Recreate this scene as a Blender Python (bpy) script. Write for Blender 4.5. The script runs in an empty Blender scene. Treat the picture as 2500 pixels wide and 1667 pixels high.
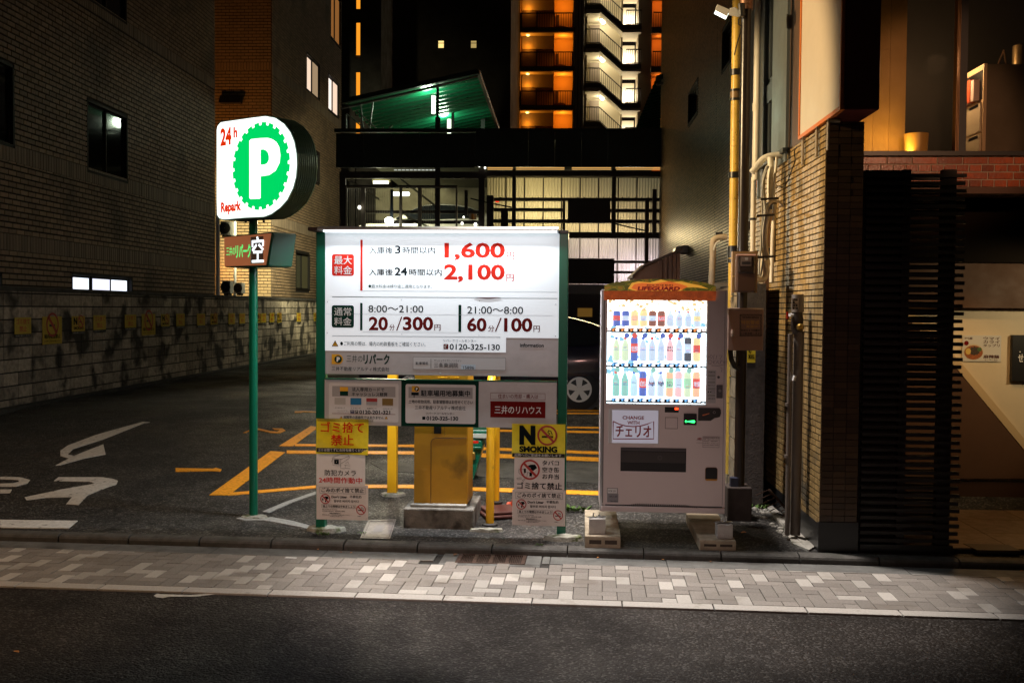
import bpy, math, random
import numpy as np
from mathutils import Vector
random.seed(7)
rng = np.random.default_rng(7)
scene = bpy.context.scene
C = scene.collection
V = Vector

# ------------------------------------------------------------------ camera
F_PX = 2431.0
CAM = V((0.0, 0.0, 1.95))
_yaw = math.atan(120 / F_PX); _pit = math.atan(79.5 / F_PX); _rol = 0.0078
Fw = V((-math.sin(_yaw) * math.cos(_pit), math.cos(_yaw) * math.cos(_pit), -math.sin(_pit)))
_Rh = V((math.cos(_yaw), math.sin(_yaw), 0)); _U0 = _Rh.cross(Fw)
Rt = _Rh * math.cos(_rol) + _U0 * math.sin(_rol)
Up = _U0 * math.cos(_rol) - _Rh * math.sin(_rol)
cd = bpy.data.cameras.new('camera'); cam = bpy.data.objects.new('camera', cd); C.objects.link(cam)
from mathutils import Matrix
_m = Matrix((Rt, Up, -Fw)).transposed().to_4x4(); _m.translation = CAM
cam.matrix_world = _m
cd.sensor_width = 36; cd.lens = F_PX / 2500 * 36; cd.clip_end = 400; cd.clip_start = 0.1
scene.camera = cam

# ------------------------------------------------------------------ night sky, exposure
w = bpy.data.worlds.new('World'); scene.world = w; w.use_nodes = True
bg = w.node_tree.nodes['Background']; bg.inputs[0].default_value = (0.5, 0.36, 0.26, 1); bg.inputs[1].default_value = 0.017
scene.view_settings.view_transform = 'Standard'; scene.view_settings.look = 'None'
scene.view_settings.exposure = 0; scene.view_settings.gamma = 1
scene.view_settings.use_curve_mapping = False
cy = scene.cycles
cy.use_denoising = True; cy.max_bounces = 6; cy.diffuse_bounces = 3; cy.glossy_bounces = 3
cy.transmission_bounces = 3; cy.transparent_max_bounces = 12; cy.sample_clamp_indirect = 3
cy.caustics_reflective = False; cy.caustics_refractive = False

def lamp(name, kind, loc, power, color, size=0.1, size_y=None, aim=None, spot=None, parent=None):
    L = bpy.data.lights.new(name, kind); L.energy = power; L.color = color
    if kind == 'AREA':
        L.size = size
        if size_y: L.shape = 'RECTANGLE'; L.size_y = size_y
    elif kind in ('POINT', 'SPOT'): L.shadow_soft_size = size
    if kind == 'SPOT': L.spot_size = math.radians(spot or 90); L.spot_blend = 0.5
    o = bpy.data.objects.new(name, L); C.objects.link(o); o.location = loc
    if aim is not None:
        o.rotation_euler = (V(aim) - V(loc)).to_track_quat('-Z', 'Y').to_euler()
    if parent: o.parent = parent
    return o
WARM = (1.0, 0.62, 0.28); ORANGE = (1.0, 0.36, 0.05); COOL = (0.86, 0.95, 1.0); CREAM = (1.0, 0.83, 0.52)
# street lamps outside the frame, plus added fill spots with no fittings
lamp('street_and_fill_light', 'SPOT', (-6.5, 4.0, 6.0), 650, (1.0, 0.64, 0.38), 0.25, aim=(-5.0, 8.0, 0), spot=66)
lamp('added_lot_fill', 'SPOT', (0.3, 8.75, 6.4), 2500, (1.0, 0.90, 0.83), 0.2, aim=(0.5, 7.75, 0.0), spot=48)  # added overhead spot standing in for spill from board hood and machine window
lamp('street_and_fill_light', 'SPOT', (-1.6, -3.0, 4.6), 760, (1.0, 0.72, 0.64), 0.3, aim=(-.75, 8.2, .85), spot=24)  # added front fill on the board notices, no lamp fitting there
lamp('street_and_fill_light', 'SPOT', (1.5, -3.0, 4.6), 110, (1.0, 0.52, 0.44), 0.3, aim=(1.3, 8.2, .9), spot=22)  # added front fill on the vending machine
lamp('street_and_fill_light', 'SPOT', (-5.6, 7.45, 5.2), 3600, (1.0, 0.72, 0.38), 0.10, aim=(2.05, 9.3, 3.5), spot=27)
lamp('added_lot_fill', 'SPOT', (-1.2, 12.6, 4.6), 400, (1.0, 0.86, 0.66), 0.3, aim=(-0.5, 12.0, 0.3), spot=88)  # added unseen downlight to brighten the bay lines and car wheel
lamp('street_and_fill_light', 'SPOT', (3.9, 1.0, 4.6), 950, (1.0, 0.52, 0.28), 0.15, aim=(3.45, 9.1, 3.7), spot=15)  # added narrow spot to light the red brick band

# ------------------------------------------------------------------ picture <-> place
def ray(px, py): return Fw + Rt * ((px - 1250) / F_PX) - Up * ((py - 833.5) / F_PX)
def onY(px, py, Y): d = ray(px, py); return CAM + d * (Y / d.y)
def onX(px, py, X): d = ray(px, py); return CAM + d * (X / d.x)
def onZ(px, py, Z): d = ray(px, py); return CAM + d * ((Z - CAM.z) / d.z)
def gz(Y): return 0.06 + max(0.0, min(1.0, (Y - 8.8) / 5.7)) * 0.34
def G(px, py):
    d = ray(px, py); z = 0.06
    for _ in range(40):
        p = CAM + d * ((z - CAM.z) / d.z); z = 0.5 * z + 0.5 * gz(p.y)
    return V((p.x, p.y, gz(p.y)))
CR = dict(c1=(0, 0, 850/1904), c2=(800, 0, 850/1904), c3=(1600, 0, 900/2016), c4=(0, 600, 850/1904), c5=(750, 540, 670/2352),
          c6=(750, 900, 670/2284), c7=(1380, 650, 520/1165), c8=(1800, 600, 700/1372), z7=(1450, 670, 350/1663), b4=(1450, 940, 350/1715),
          r1=(760, 1000, 660/2352), l8=(760, 1020, 160/836), n2=(1240, 1020, 160/836), q3=(780, 920, 400/2352), p6=(500, 260, 280/1463),
          z6=(520, 520, 280/1829), z2=(1740, 0, 320/1195), z1=(1820, 360, 300/1384), z3=(1900, 680, 240/1176), w4=(2080, 0, 420/1372),
          w5=(2080, 540, 420/1432), w6=(1900, 1000, 600/2352), f7=(1400, 1180, 420/2352), a6=(1180, 0, 460/2121), k7=(800, 380, 450/2352),
          k8=(1150, 380, 500/2352), s5=(820, 160, 440/2352), z5=(520, 60, 360/1660), e1=(0, 680, 450/2138), e2=(400, 680, 380/2128),
          b1=(0, 1250, 900/2352), b2=(850, 1250, 850/2352), b3=(1650, 1250, 850/2352), g4=(1600, 500, 400/1568), g5=(1650, 900, 450/1568),
          y3=(1500, 340, 330/1437), v8=(1380, 680, 100/413), s=(0, 0, 1.0))
def cr(k, x, y): a = CR[k]; return a[0] + x * a[2], a[1] + y * a[2]

class Fr:
    """a thing's own frame: x along its front, y away from the street, z up"""
    def __init__(s, loc, rz=0.0):
        s.loc = V(loc); s.rz = rz; s.X = V((math.cos(rz), math.sin(rz), 0)); s.Y = V((-math.sin(rz), math.cos(rz), 0))
    def uv(s, px, py, y=0.0):
        d = ray(px, py); t = (y - (CAM - s.loc).dot(s.Y)) / d.dot(s.Y); p = CAM + d * t - s.loc
        return p.dot(s.X), p.z
    def k(s, crop, x, yy, y=0.0): return s.uv(*cr(crop, x, yy), y)
    def rect(s, crop, b, y=0.0):
        xm = (b[0] + b[2]) / 2; ym = (b[1] + b[3]) / 2
        return (s.k(crop, b[0], ym, y)[0], s.k(crop, b[2], ym, y)[0], s.k(crop, xm, b[3], y)[1], s.k(crop, xm, b[1], y)[1])
    def local(s, p): q = V(p) - s.loc; return V((q.dot(s.X), q.dot(s.Y), q.z))

# ------------------------------------------------------------------ materials
_mats = {}
def mat(name, col=(.5, .5, .5), rough=.6, metal=0.0, em=None, es=0.0, var=0.0, noise=None, bump=None, dirt=None, spec=None, coat=0):
    if name in _mats: return _mats[name]
    m = bpy.data.materials.new(name); m.use_nodes = True; nt = m.node_tree; N = nt.nodes; L = nt.links
    b = N['Principled BSDF']; b.inputs['Base Color'].default_value = (*col, 1); b.inputs['Roughness'].default_value = rough
    b.inputs['Metallic'].default_value = metal
    if spec is not None: b.inputs['Specular IOR Level'].default_value = spec
    if coat: b.inputs['Coat Weight'].default_value = coat; b.inputs['Coat Roughness'].default_value = .06
    if em: b.inputs['Emission Color'].default_value = (*em, 1); b.inputs['Emission Strength'].default_value = es
    tc = N.new('ShaderNodeNewGeometry') if (noise or bump or dirt) else None
    src = None
    def mul(sock, a, bfac):   # multiply colour by grey factor
        x = N.new('ShaderNodeMix'); x.data_type = 'RGBA'; x.blend_type = 'MULTIPLY'; x.inputs['Factor'].default_value = 1
        if sock is None: x.inputs['A'].default_value = (*col, 1)
        else: L.new(sock, x.inputs['A'])
        L.new(bfac, x.inputs['B']); return x.outputs['Result']
    if var:
        g = N.new('ShaderNodeNewGeometry'); oi = N.new('ShaderNodeObjectInfo'); ad = N.new('ShaderNodeMath'); ad.operation = 'ADD'
        L.new(g.outputs['Random Per Island'], ad.inputs[0]); L.new(oi.outputs['Random'], ad.inputs[1])
        fr = N.new('ShaderNodeMath'); fr.operation = 'FRACT'; L.new(ad.outputs[0], fr.inputs[0])
        mr = N.new('ShaderNodeMapRange'); L.new(fr.outputs[0], mr.inputs[0]); mr.inputs[3].default_value = 1 - var; mr.inputs[4].default_value = 1 + var
        src = mul(src, None, mr.outputs[0])
    if noise:
        nz = N.new('ShaderNodeTexNoise'); nz.inputs['Scale'].default_value = noise[0]; nz.inputs['Detail'].default_value = 6; nz.inputs['Roughness'].default_value = .65
        L.new(tc.outputs['Position'], nz.inputs['Vector'])
        mr = N.new('ShaderNodeMapRange'); L.new(nz.outputs[0], mr.inputs[0]); mr.inputs[1].default_value = .3; mr.inputs[2].default_value = .7
        mr.inputs[3].default_value = 1 - noise[1]; mr.inputs[4].default_value = 1 + noise[1]
        src = mul(src, None, mr.outputs[0])
        mr2 = N.new('ShaderNodeMapRange'); L.new(nz.outputs[0], mr2.inputs[0]); mr2.inputs[1].default_value = .3; mr2.inputs[2].default_value = .7
        mr2.inputs[3].default_value = min(1, rough * 1.15); mr2.inputs[4].default_value = rough * .8; L.new(mr2.outputs[0], b.inputs['Roughness'])
    if dirt:  # (scale, colour, threshold)
        nz = N.new('ShaderNodeTexNoise'); nz.inputs['Scale'].default_value = dirt[0]; nz.inputs['Detail'].default_value = 8
        L.new(tc.outputs['Position'], nz.inputs['Vector'])
        mr = N.new('ShaderNodeMapRange'); L.new(nz.outputs[0], mr.inputs[0]); mr.inputs[1].default_value = dirt[2]; mr.inputs[2].default_value = dirt[2] + .1
        x = N.new('ShaderNodeMix'); x.data_type = 'RGBA'; L.new(mr.outputs[0], x.inputs['Factor'])
        if src is None: x.inputs['A'].default_value = (*col, 1)
        else: L.new(src, x.inputs['A'])
        x.inputs['B'].default_value = (*dirt[1], 1); src = x.outputs['Result']
    if src: L.new(src, b.inputs['Base Color'])
    if bump:
        nz = N.new('ShaderNodeTexNoise'); nz.inputs['Scale'].default_value = bump[0]; nz.inputs['Detail'].default_value = 5
        L.new(tc.outputs['Position'], nz.inputs['Vector'])
        bp = N.new('ShaderNodeBump'); bp.inputs['Strength'].default_value = bump[1]; bp.inputs['Distance'].default_value = bump[2] if len(bump) > 2 else .01
        L.new(nz.outputs[0], bp.inputs['Height']); L.new(bp.outputs[0], b.inputs['Normal'])
    _mats[name] = m; return m

def asphalt(name, col, speck, rough, wet):
    m = mat(name, col, rough); nt = m.node_tree; N = nt.nodes; L = nt.links; b = N['Principled BSDF']
    b.inputs['Specular IOR Level'].default_value = .22 if 'road' in name else .32
    tc = N.new('ShaderNodeNewGeometry')
    vo = N.new('ShaderNodeTexVoronoi'); vo.inputs['Scale'].default_value = 75; L.new(tc.outputs['Position'], vo.inputs['Vector'])
    v2 = N.new('ShaderNodeTexVoronoi'); v2.inputs['Scale'].default_value = 40; L.new(tc.outputs['Position'], v2.inputs['Vector'])
    sp = N.new('ShaderNodeSeparateColor'); L.new(vo.outputs['Color'], sp.inputs[0])
    mr = N.new('ShaderNodeMapRange'); L.new(sp.outputs[0], mr.inputs[0]); mr.inputs[1].default_value = .72; mr.inputs[2].default_value = 1.0
    mr.inputs[3].default_value = 0; mr.inputs[4].default_value = speck
    nz = N.new('ShaderNodeTexNoise'); nz.inputs['Scale'].default_value = .9; nz.inputs['Detail'].default_value = 9; nz.inputs['Roughness'].default_value = .65
    L.new(tc.outputs['Position'], nz.inputs['Vector'])
    m1 = N.new('ShaderNodeMapRange'); L.new(nz.outputs[0], m1.inputs[0]); m1.inputs[1].default_value = .35; m1.inputs[2].default_value = .65; m1.inputs[3].default_value = .6; m1.inputs[4].default_value = 1.5
    mx = N.new('ShaderNodeMix'); mx.data_type = 'RGBA'; L.new(mr.outputs[0], mx.inputs['Factor']); mx.inputs['A'].default_value = (*col, 1); mx.inputs['B'].default_value = (.32, .30, .28, 1)
    x = N.new('ShaderNodeMix'); x.data_type = 'RGBA'; x.blend_type = 'MULTIPLY'; x.inputs['Factor'].default_value = 1
    L.new(mx.outputs['Result'], x.inputs['A']); L.new(m1.outputs[0], x.inputs['B']); L.new(x.outputs['Result'], b.inputs['Base Color'])
    m2 = N.new('ShaderNodeMapRange'); L.new(nz.outputs[0], m2.inputs[0]); m2.inputs[1].default_value = .4; m2.inputs[2].default_value = .62; m2.inputs[3].default_value = rough; m2.inputs[4].default_value = wet
    L.new(m2.outputs[0], b.inputs['Roughness'])
    ad = N.new('ShaderNodeMath'); ad.operation = 'ADD'; L.new(vo.outputs['Distance'], ad.inputs[0]); L.new(v2.outputs['Distance'], ad.inputs[1])
    bp = N.new('ShaderNodeBump'); bp.inputs['Strength'].default_value = .9; bp.inputs['Distance'].default_value = .006; bp.invert = True
    L.new(ad.outputs[0], bp.inputs['Height']); L.new(bp.outputs[0], b.inputs['Normal'])
    if 'lot' in name:
        vc = N.new('ShaderNodeTexVoronoi'); vc.feature = 'DISTANCE_TO_EDGE'; vc.inputs['Scale'].default_value = .42
        n2 = N.new('ShaderNodeTexNoise'); n2.inputs['Scale'].default_value = 2.2; n2.inputs['Detail'].default_value = 6; L.new(tc.outputs['Position'], n2.inputs['Vector'])
        ms = N.new('ShaderNodeVectorMath'); ms.operation = 'MULTIPLY_ADD'; L.new(n2.outputs['Color'], ms.inputs[0]); ms.inputs[1].default_value = (.9, .9, .9); L.new(tc.outputs['Position'], ms.inputs[2])
        L.new(ms.outputs[0], vc.inputs['Vector'])
        m3 = N.new('ShaderNodeMapRange'); L.new(vc.outputs['Distance'], m3.inputs[0]); m3.inputs[1].default_value = .002; m3.inputs[2].default_value = .010; m3.inputs[3].default_value = .15; m3.inputs[4].default_value = 1
        x2 = N.new('ShaderNodeMix'); x2.data_type = 'RGBA'; x2.blend_type = 'MULTIPLY'; x2.inputs['Factor'].default_value = 1
        L.new(x.outputs['Result'], x2.inputs['A']); L.new(m3.outputs[0], x2.inputs['B']); L.new(x2.outputs['Result'], b.inputs['Base Color'])
    return m

def emis(name, col, s):
    if name in _mats: return _mats[name]
    m = bpy.data.materials.new(name); m.use_nodes = True; nt = m.node_tree
    nt.nodes.clear(); e = nt.nodes.new('ShaderNodeEmission'); o = nt.nodes.new('ShaderNodeOutputMaterial')
    e.inputs[0].default_value = (*col, 1); e.inputs[1].default_value = s; nt.links.new(e.outputs[0], o.inputs[0])
    _mats[name] = m; return m
def glass(name, tint=(1, 1, 1), refl=.08, rough=.02):
    if name in _mats: return _mats[name]
    m = bpy.data.materials.new(name); m.use_nodes = True; nt = m.node_tree; nt.nodes.clear()
    t = nt.nodes.new('ShaderNodeBsdfTransparent'); g = nt.nodes.new('ShaderNodeBsdfGlossy'); x = nt.nodes.new('ShaderNodeMixShader'); o = nt.nodes.new('ShaderNodeOutputMaterial')
    t.inputs[0].default_value = (*tint, 1); g.inputs['Roughness'].default_value = rough; x.inputs[0].default_value = refl
    nt.links.new(t.outputs[0], x.inputs[1]); nt.links.new(g.outputs[0], x.inputs[2]); nt.links.new(x.outputs[0], o.inputs[0])
    _mats[name] = m; return m
def sheet(name, col, trans=.6):
    if name in _mats: return _mats[name]
    m = bpy.data.materials.new(name); m.use_nodes = True; nt = m.node_tree; nt.nodes.clear()
    t = nt.nodes.new('ShaderNodeBsdfTranslucent'); g = nt.nodes.new('ShaderNodeBsdfDiffuse'); x = nt.nodes.new('ShaderNodeMixShader'); o = nt.nodes.new('ShaderNodeOutputMaterial')
    t.inputs[0].default_value = (*col, 1); g.inputs[0].default_value = (*col, 1); x.inputs[0].default_value = trans
    nt.links.new(g.outputs[0], x.inputs[1]); nt.links.new(t.outputs[0], x.inputs[2]); nt.links.new(x.outputs[0], o.inputs[0])
    _mats[name] = m; return m

M_WHITE = mat('white_paint', (.72, .72, .70), .4)
M_SILVER = mat('silver_sheet', (.52, .52, .53), .45, .3, noise=(6, .08))
M_SHEET = mat('white_sticker', (.86, .86, .86), .35, noise=(3, .03))
M_BLACK = mat('black_paint', (.012, .012, .013), .35)
M_INK = mat('dark_ink', (.006, .010, .012), .8, spec=.08)
M_INKG = mat('green_ink', (.004, .035, .022), .8, spec=.08)
M_RED = mat('red_ink', (.66, .022, .010), .8, spec=.1)
M_DRED = mat('dark_red_ink', (.16, .008, .007), .8, spec=.08)
M_YEL = mat('yellow_plastic', (.88, .74, .02), .4, noise=(12, .1), bump=(7, .35, .02))
M_GREEN = mat('green_enamel', (.0, .115, .06), .3, coat=.3)
M_DGREEN = mat('dark_green_enamel', (.004, .05, .03), .35)
M_STEEL = mat('steel', (.45, .45, .46), .3, 1.0)
M_DARK = mat('dark_steel', (.02, .018, .016), .55, noise=(8, .3))
M_CONC = mat('concrete', (.26, .25, .22), .85, noise=(9, .35), bump=(40, .6, .01), dirt=(5, (.07, .07, .05), .56))
M_PORANGE = mat('orange_road_paint', (.90, .36, .01), .55, noise=(30, .25), dirt=(22, (.06, .05, .04), .64))
M_PWHITE = mat('white_road_paint', (.62, .60, .55), .6, noise=(25, .2), dirt=(18, (.06, .055, .05), .62))

# ------------------------------------------------------------------ mesh building
class MB:
    def __init__(s): s.v = []; s.f = []
    def add(s, vs, fs):
        n = len(s.v); s.v += [tuple(v) for v in vs]; s.f += [tuple(i + n for i in f) for f in fs]; return s
    def box(s, x0, x1, y0, y1, z0, z1):
        if x0 > x1: x0, x1 = x1, x0
        if y0 > y1: y0, y1 = y1, y0
        if z0 > z1: z0, z1 = z1, z0
        return s.add([(x0, y0, z0), (x1, y0, z0), (x1, y1, z0), (x0, y1, z0), (x0, y0, z1), (x1, y0, z1), (x1, y1, z1), (x0, y1, z1)],
                     [(0, 3, 2, 1), (4, 5, 6, 7), (0, 1, 5, 4), (1, 2, 6, 5), (2, 3, 7, 6), (3, 0, 4, 7)])
    def bar(s, p, q, wd, dp=None):   # square bar between two points
        dp = dp or wd; p = V(p); q = V(q); d = (q - p).normalized(); a = d.cross(V((0, 0, 1)) if abs(d.z) < .9 else V((1, 0, 0))).normalized(); b = d.cross(a)
        a = a * wd / 2; b = b * dp / 2
        return s.add([p - a - b, p + a - b, p + a + b, p - a + b, q - a - b, q + a - b, q + a + b, q - a + b],
                     [(0, 1, 2, 3), (7, 6, 5, 4), (0, 4, 5, 1), (1, 5, 6, 2), (2, 6, 7, 3), (3, 7, 4, 0)])
    def tube(s, pts, r, n=10, cap=True):
        pts = [V(p) for p in pts]; rs = r if isinstance(r, (list, tuple)) else [r] * len(pts); n0 = len(s.v)
        d0 = (pts[1] - pts[0]).normalized(); a = d0.cross(V((0, 0, 1)) if abs(d0.z) < .9 else V((1, 0, 0))).normalized()
        for i, p in enumerate(pts):
            d = ((pts[min(i + 1, len(pts) - 1)] - pts[max(i - 1, 0)])).normalized()
            a = (a - d * a.dot(d)).normalized(); b = d.cross(a)
            for k in range(n):
                t = 2 * math.pi * k / n; s.v.append(tuple(p + (a * math.cos(t) + b * math.sin(t)) * rs[i]))
        for i in range(len(pts) - 1):
            for k in range(n):
                k2 = (k + 1) % n; s.f.append((n0 + i * n + k, n0 + i * n + k2, n0 + (i + 1) * n + k2, n0 + (i + 1) * n + k))
        if cap:
            s.f.append(tuple(n0 + k for k in range(n))[::-1]); s.f.append(tuple(n0 + (len(pts) - 1) * n + k for k in range(n)))
        return s
    def lathe(s, c, prof, n=16):     # prof: (radius, z)
        n0 = len(s.v); c = V(c)
        for r, z in prof:
            for k in range(n): t = 2 * math.pi * k / n; s.v.append((c.x + r * math.cos(t), c.y + r * math.sin(t), c.z + z))
        for i in range(len(prof) - 1):
            for k in range(n): k2 = (k + 1) % n; s.f.append((n0 + i * n + k, n0 + i * n + k2, n0 + (i + 1) * n + k2, n0 + (i + 1) * n + k))
        s.f.append(tuple(n0 + k for k in range(n))[::-1]); s.f.append(tuple(n0 + (len(prof) - 1) * n + k for k in range(n)))
        return s
    def prism(s, poly, y0, y1):      # poly of (x,z), counter-clockwise seen from the front (-y)
        n = len(poly); a = [(x, y0, z) for x, z in poly]; b = [(x, y1, z) for x, z in poly]
        return s.add(a + b, [tuple(range(n)), tuple(range(2 * n - 1, n - 1, -1))] + [((i + 1) % n, i, n + i, n + (i + 1) % n) for i in range(n)])
    def prismx(s, poly, x0, x1):     # poly of (y,z)
        n = len(poly); a = [(x0, y, z) for y, z in poly]; b = [(x1, y, z) for y, z in poly]
        return s.add(a + b, [tuple(range(n)), tuple(range(2 * n - 1, n - 1, -1))] + [((i + 1) % n, i, n + i, n + (i + 1) % n) for i in range(n)])
    def prismz(s, poly, z0, z1):     # poly of (x,y)
        n = len(poly); a = [(x, y, z0) for x, y in poly]; b = [(x, y, z1) for x, y in poly]
        return s.add(a + b, [tuple(range(n - 1, -1, -1)), tuple(range(n, 2 * n))] + [(i, (i + 1) % n, n + (i + 1) % n, n + i) for i in range(n)])
    def sheet(s, poly, y):
        return s.add([(x, y, z) for x, z in poly], [tuple(range(len(poly)))])
def obj(name, mb, m, parent=None, bevel=0, smooth=False, kind=None, loc=None, rz=None):
    me = bpy.data.meshes.new(name); me.from_pydata(mb.v, [], mb.f); me.update()
    if smooth:
        me.polygons.foreach_set('use_smooth', [True] * len(me.polygons))
        try: me.set_sharp_from_angle(angle=math.radians(40))
        except Exception: pass
    if m: me.materials.append(m)
    o = bpy.data.objects.new(name, me); C.objects.link(o)
    if parent: o.parent = parent
    if bevel:
        b = o.modifiers.new('bevel', 'BEVEL'); b.width = bevel; b.segments = 2; b.limit_method = 'ANGLE'; b.angle_limit = math.radians(50)
    if kind: o['kind'] = kind
    if loc is not None: o.location = loc
    if rz is not None: o.rotation_euler.z = rz
    return o
def tag(o, label, cat, group=None):
    o['label'] = label; o['category'] = cat
    if group: o['group'] = group
    return o
def thing(name, label, cat, loc=(0, 0, 0), rz=0.0, group=None):
    o = bpy.data.objects.new(name, None); C.objects.link(o); o.location = loc; o.rotation_euler.z = rz
    o.empty_display_size = .2; tag(o, label, cat, group); return o, Fr(loc, rz)
def bx(fr, crop, b, y0, y1, mb=None):
    mb = mb or MB(); x0, x1, z0, z1 = fr.rect(crop, b, y0); return mb.box(x0, x1, y0, y1, z0, z1)
def rrect(x0, x1, z0, z1, r, n=5):
    r = min(r, (x1 - x0) / 2, (z1 - z0) / 2); out = []
    for cx, cz, a in ((x1 - r, z0 + r, -90), (x1 - r, z1 - r, 0), (x0 + r, z1 - r, 90), (x0 + r, z0 + r, 180)):
        for k in range(n + 1): t = math.radians(a + 90 * k / n); out.append((cx + r * math.cos(t), cz + r * math.sin(t)))
    return out
def ring(cx, cz, ro, ri, y, n=40, sx=1.0):
    v = []; f = []
    for k in range(n):
        t = 2 * math.pi * k / n; v += [(cx + ro * sx * math.cos(t), y, cz + ro * math.sin(t)), (cx + ri * sx * math.cos(t), y, cz + ri * math.sin(t))]
    for k in range(n): a = 2 * k; b = 2 * ((k + 1) % n); f.append((a, b, b + 1, a + 1))
    return MB().add(v, f)
_txt = {}
def text_mesh(s, off):
    if (s, off) not in _txt:
        c = bpy.data.curves.new('t', 'FONT'); c.body = s; c.resolution_u = 3; c.offset = off
        o = bpy.data.objects.new('t', c); C.objects.link(o); bpy.context.view_layer.update()
        me = bpy.data.meshes.new_from_object(o.evaluated_get(bpy.context.evaluated_depsgraph_get()))
        v = np.array([x.co[:2] for x in me.vertices]); f = [tuple(p.vertices) for p in me.polygons]
        bpy.data.objects.remove(o); bpy.data.curves.remove(c); bpy.data.meshes.remove(me); _txt[(s, off)] = (v, f)
    return _txt[(s, off)]
def txt(s, rect, y, m, parent, off=0.0, name='lettering', slant=0.0, keep=False):
    """rect = (x0,x1,z0,z1) in the thing's frame; the writing fills it"""
    cjk = off > 0 and any(ord(ch) > 0x2fff for ch in s)
    v, f = text_mesh(s, 0.0 if cjk else off); lo = v.min(0); hi = v.max(0); x0, x1, z0, z1 = rect; u = (v - lo) / np.maximum(hi - lo, 1e-6)
    X = x0 + u[:, 0] * (x1 - x0) + slant * u[:, 1]; Z = z0 + u[:, 1] * (z1 - z0)
    if not cjk: return obj(name, MB().add([(a, y, b) for a, b in zip(X, Z)], f), m, parent)
    em_ = (x1 - x0) / max((hi - lo)[0], 1e-6); ez = (z1 - z0) / max((hi - lo)[1], 1e-6); mb = MB()
    for k, (sx, sz) in enumerate(((-1, -.6), (1, -.6), (-1, .6), (1, .6))):
        mb.add([(a + sx * off * .55 * em_, y - k * .00012, b + sz * off * .55 * ez) for a, b in zip(X, Z)], f)
    return obj(name, mb, m, parent)

def wall_box(name, parent, x0, x1, y0, y1, z0, z1, holes, m):
    xs = sorted({x0, x1, *[min(max(v, x0), x1) for h in holes for v in h[:2]]}); zs = sorted({z0, z1, *[min(max(v, z0), z1) for h in holes for v in h[2:4]]})
    mb = MB()
    for za, zb in zip(zs, zs[1:]):
        run = None
        for xa, xb in zip(xs, xs[1:]):
            cx, cz = (xa + xb) / 2, (za + zb) / 2; hole = any(h[0] < cx < h[1] and h[2] < cz < h[3] for h in holes)
            if hole:
                if run: mb.box(*run, y0, y1, za, zb); run = None
            else: run = (run[0] if run else xa, xb)
        if run: mb.box(*run, y0, y1, za, zb)
    return obj(name, mb, m, parent)
def tiles(parent, reg, tw, th, joint, depth, m, nparts, fr, y=0.0, holes=(), name='tile', bond=.5, jit=0.002, extra=None, shift=0.0):
    """wall tiles in the thing's frame over reg=(x0,x1,z0,z1); the nparts that show largest are parts, the rest one mesh"""
    jx, jz = joint if isinstance(joint, tuple) else (joint, joint)
    x0, x1, z0, z1 = reg; rows = int(math.ceil((z1 - z0) / th)); full = []; rest = []
    for r in range(rows):
        za = z0 + r * th; zb = min(za + th - jz, z1)
        if zb - za < .01: continue
        xs = x0 - (bond * tw if r % 2 else 0) + shift
        nn = int(math.ceil((x1 - xs) / tw))
        for i in range(nn):
            xa = xs + i * tw; xb = xa + tw - jx; w_ok = xa >= x0 - 1e-6 and xb <= x1 + 1e-6
            xa = max(xa, x0); xb = min(xb, x1)
            if xb - xa < .012: continue
            cut = False; drop = False
            for h in holes:
                if xb > h[0] and xa < h[1] and zb > h[2] and za < h[3]:
                    if za >= h[2] - th * .6 and zb <= h[3] + th * .6:
                        if xa >= h[0] and xb <= h[1]: drop = True; break
                        if xa < h[0]: xb = h[0]; cut = True
                        elif xb > h[1]: xa = h[1]; cut = True
            if drop or xb - xa < .012: continue
            (full if (w_ok and not cut and zb - za > th - jz - .001) else rest).append((xa, xb, za, zb))
    def score(t):
        xm = (t[0] + t[1]) / 2; zm = (t[2] + t[3]) / 2; p = fr.loc + fr.X * xm + fr.Y * y + V((0, 0, zm)); d = p - CAM; zc = d.dot(Fw)
        if zc < .5: return -1
        u = d.dot(Rt) / zc * F_PX; v = -d.dot(Up) / zc * F_PX
        return (1 / zc) if abs(u) < 1250 and abs(v) < 833 else -zc
    full.sort(key=score, reverse=True)
    big = [t for t in full[:nparts] if score(t) > 0]; rest += full[len(big):]
    tw2 = tw - jx; th2 = th - jz; b = 0.0
    def fb(xa, xb, za, zb, ya):
        return [(xa, ya, za), (xb, ya, za), (xb, ya, zb), (xa, ya, zb), (xa, y + .004, za), (xb, y + .004, za), (xb, y + .004, zb), (xa, y + .004, zb)]
    FB = [(0, 1, 2, 3), (0, 4, 5, 1), (1, 5, 6, 2), (2, 6, 7, 3), (3, 7, 4, 0)]
    me = None
    if big:
        me = bpy.data.meshes.new(name); me.from_pydata([(vx, vy - y, vz) for vx, vy, vz in fb(0, tw2, 0, th2, y - depth)], [], FB); me.materials.append(m)
        for t in big:
            o = bpy.data.objects.new(name, me); C.objects.link(o); o.parent = parent; o.location = (t[0], y + rng.uniform(-jit, jit), t[2])
    if rest:
        mb = MB()
        for t in rest: mb.add(fb(*t, y - depth + rng.uniform(-jit, jit)), FB)
        obj(name + '_field', mb, m, parent, kind='stuff')

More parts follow.
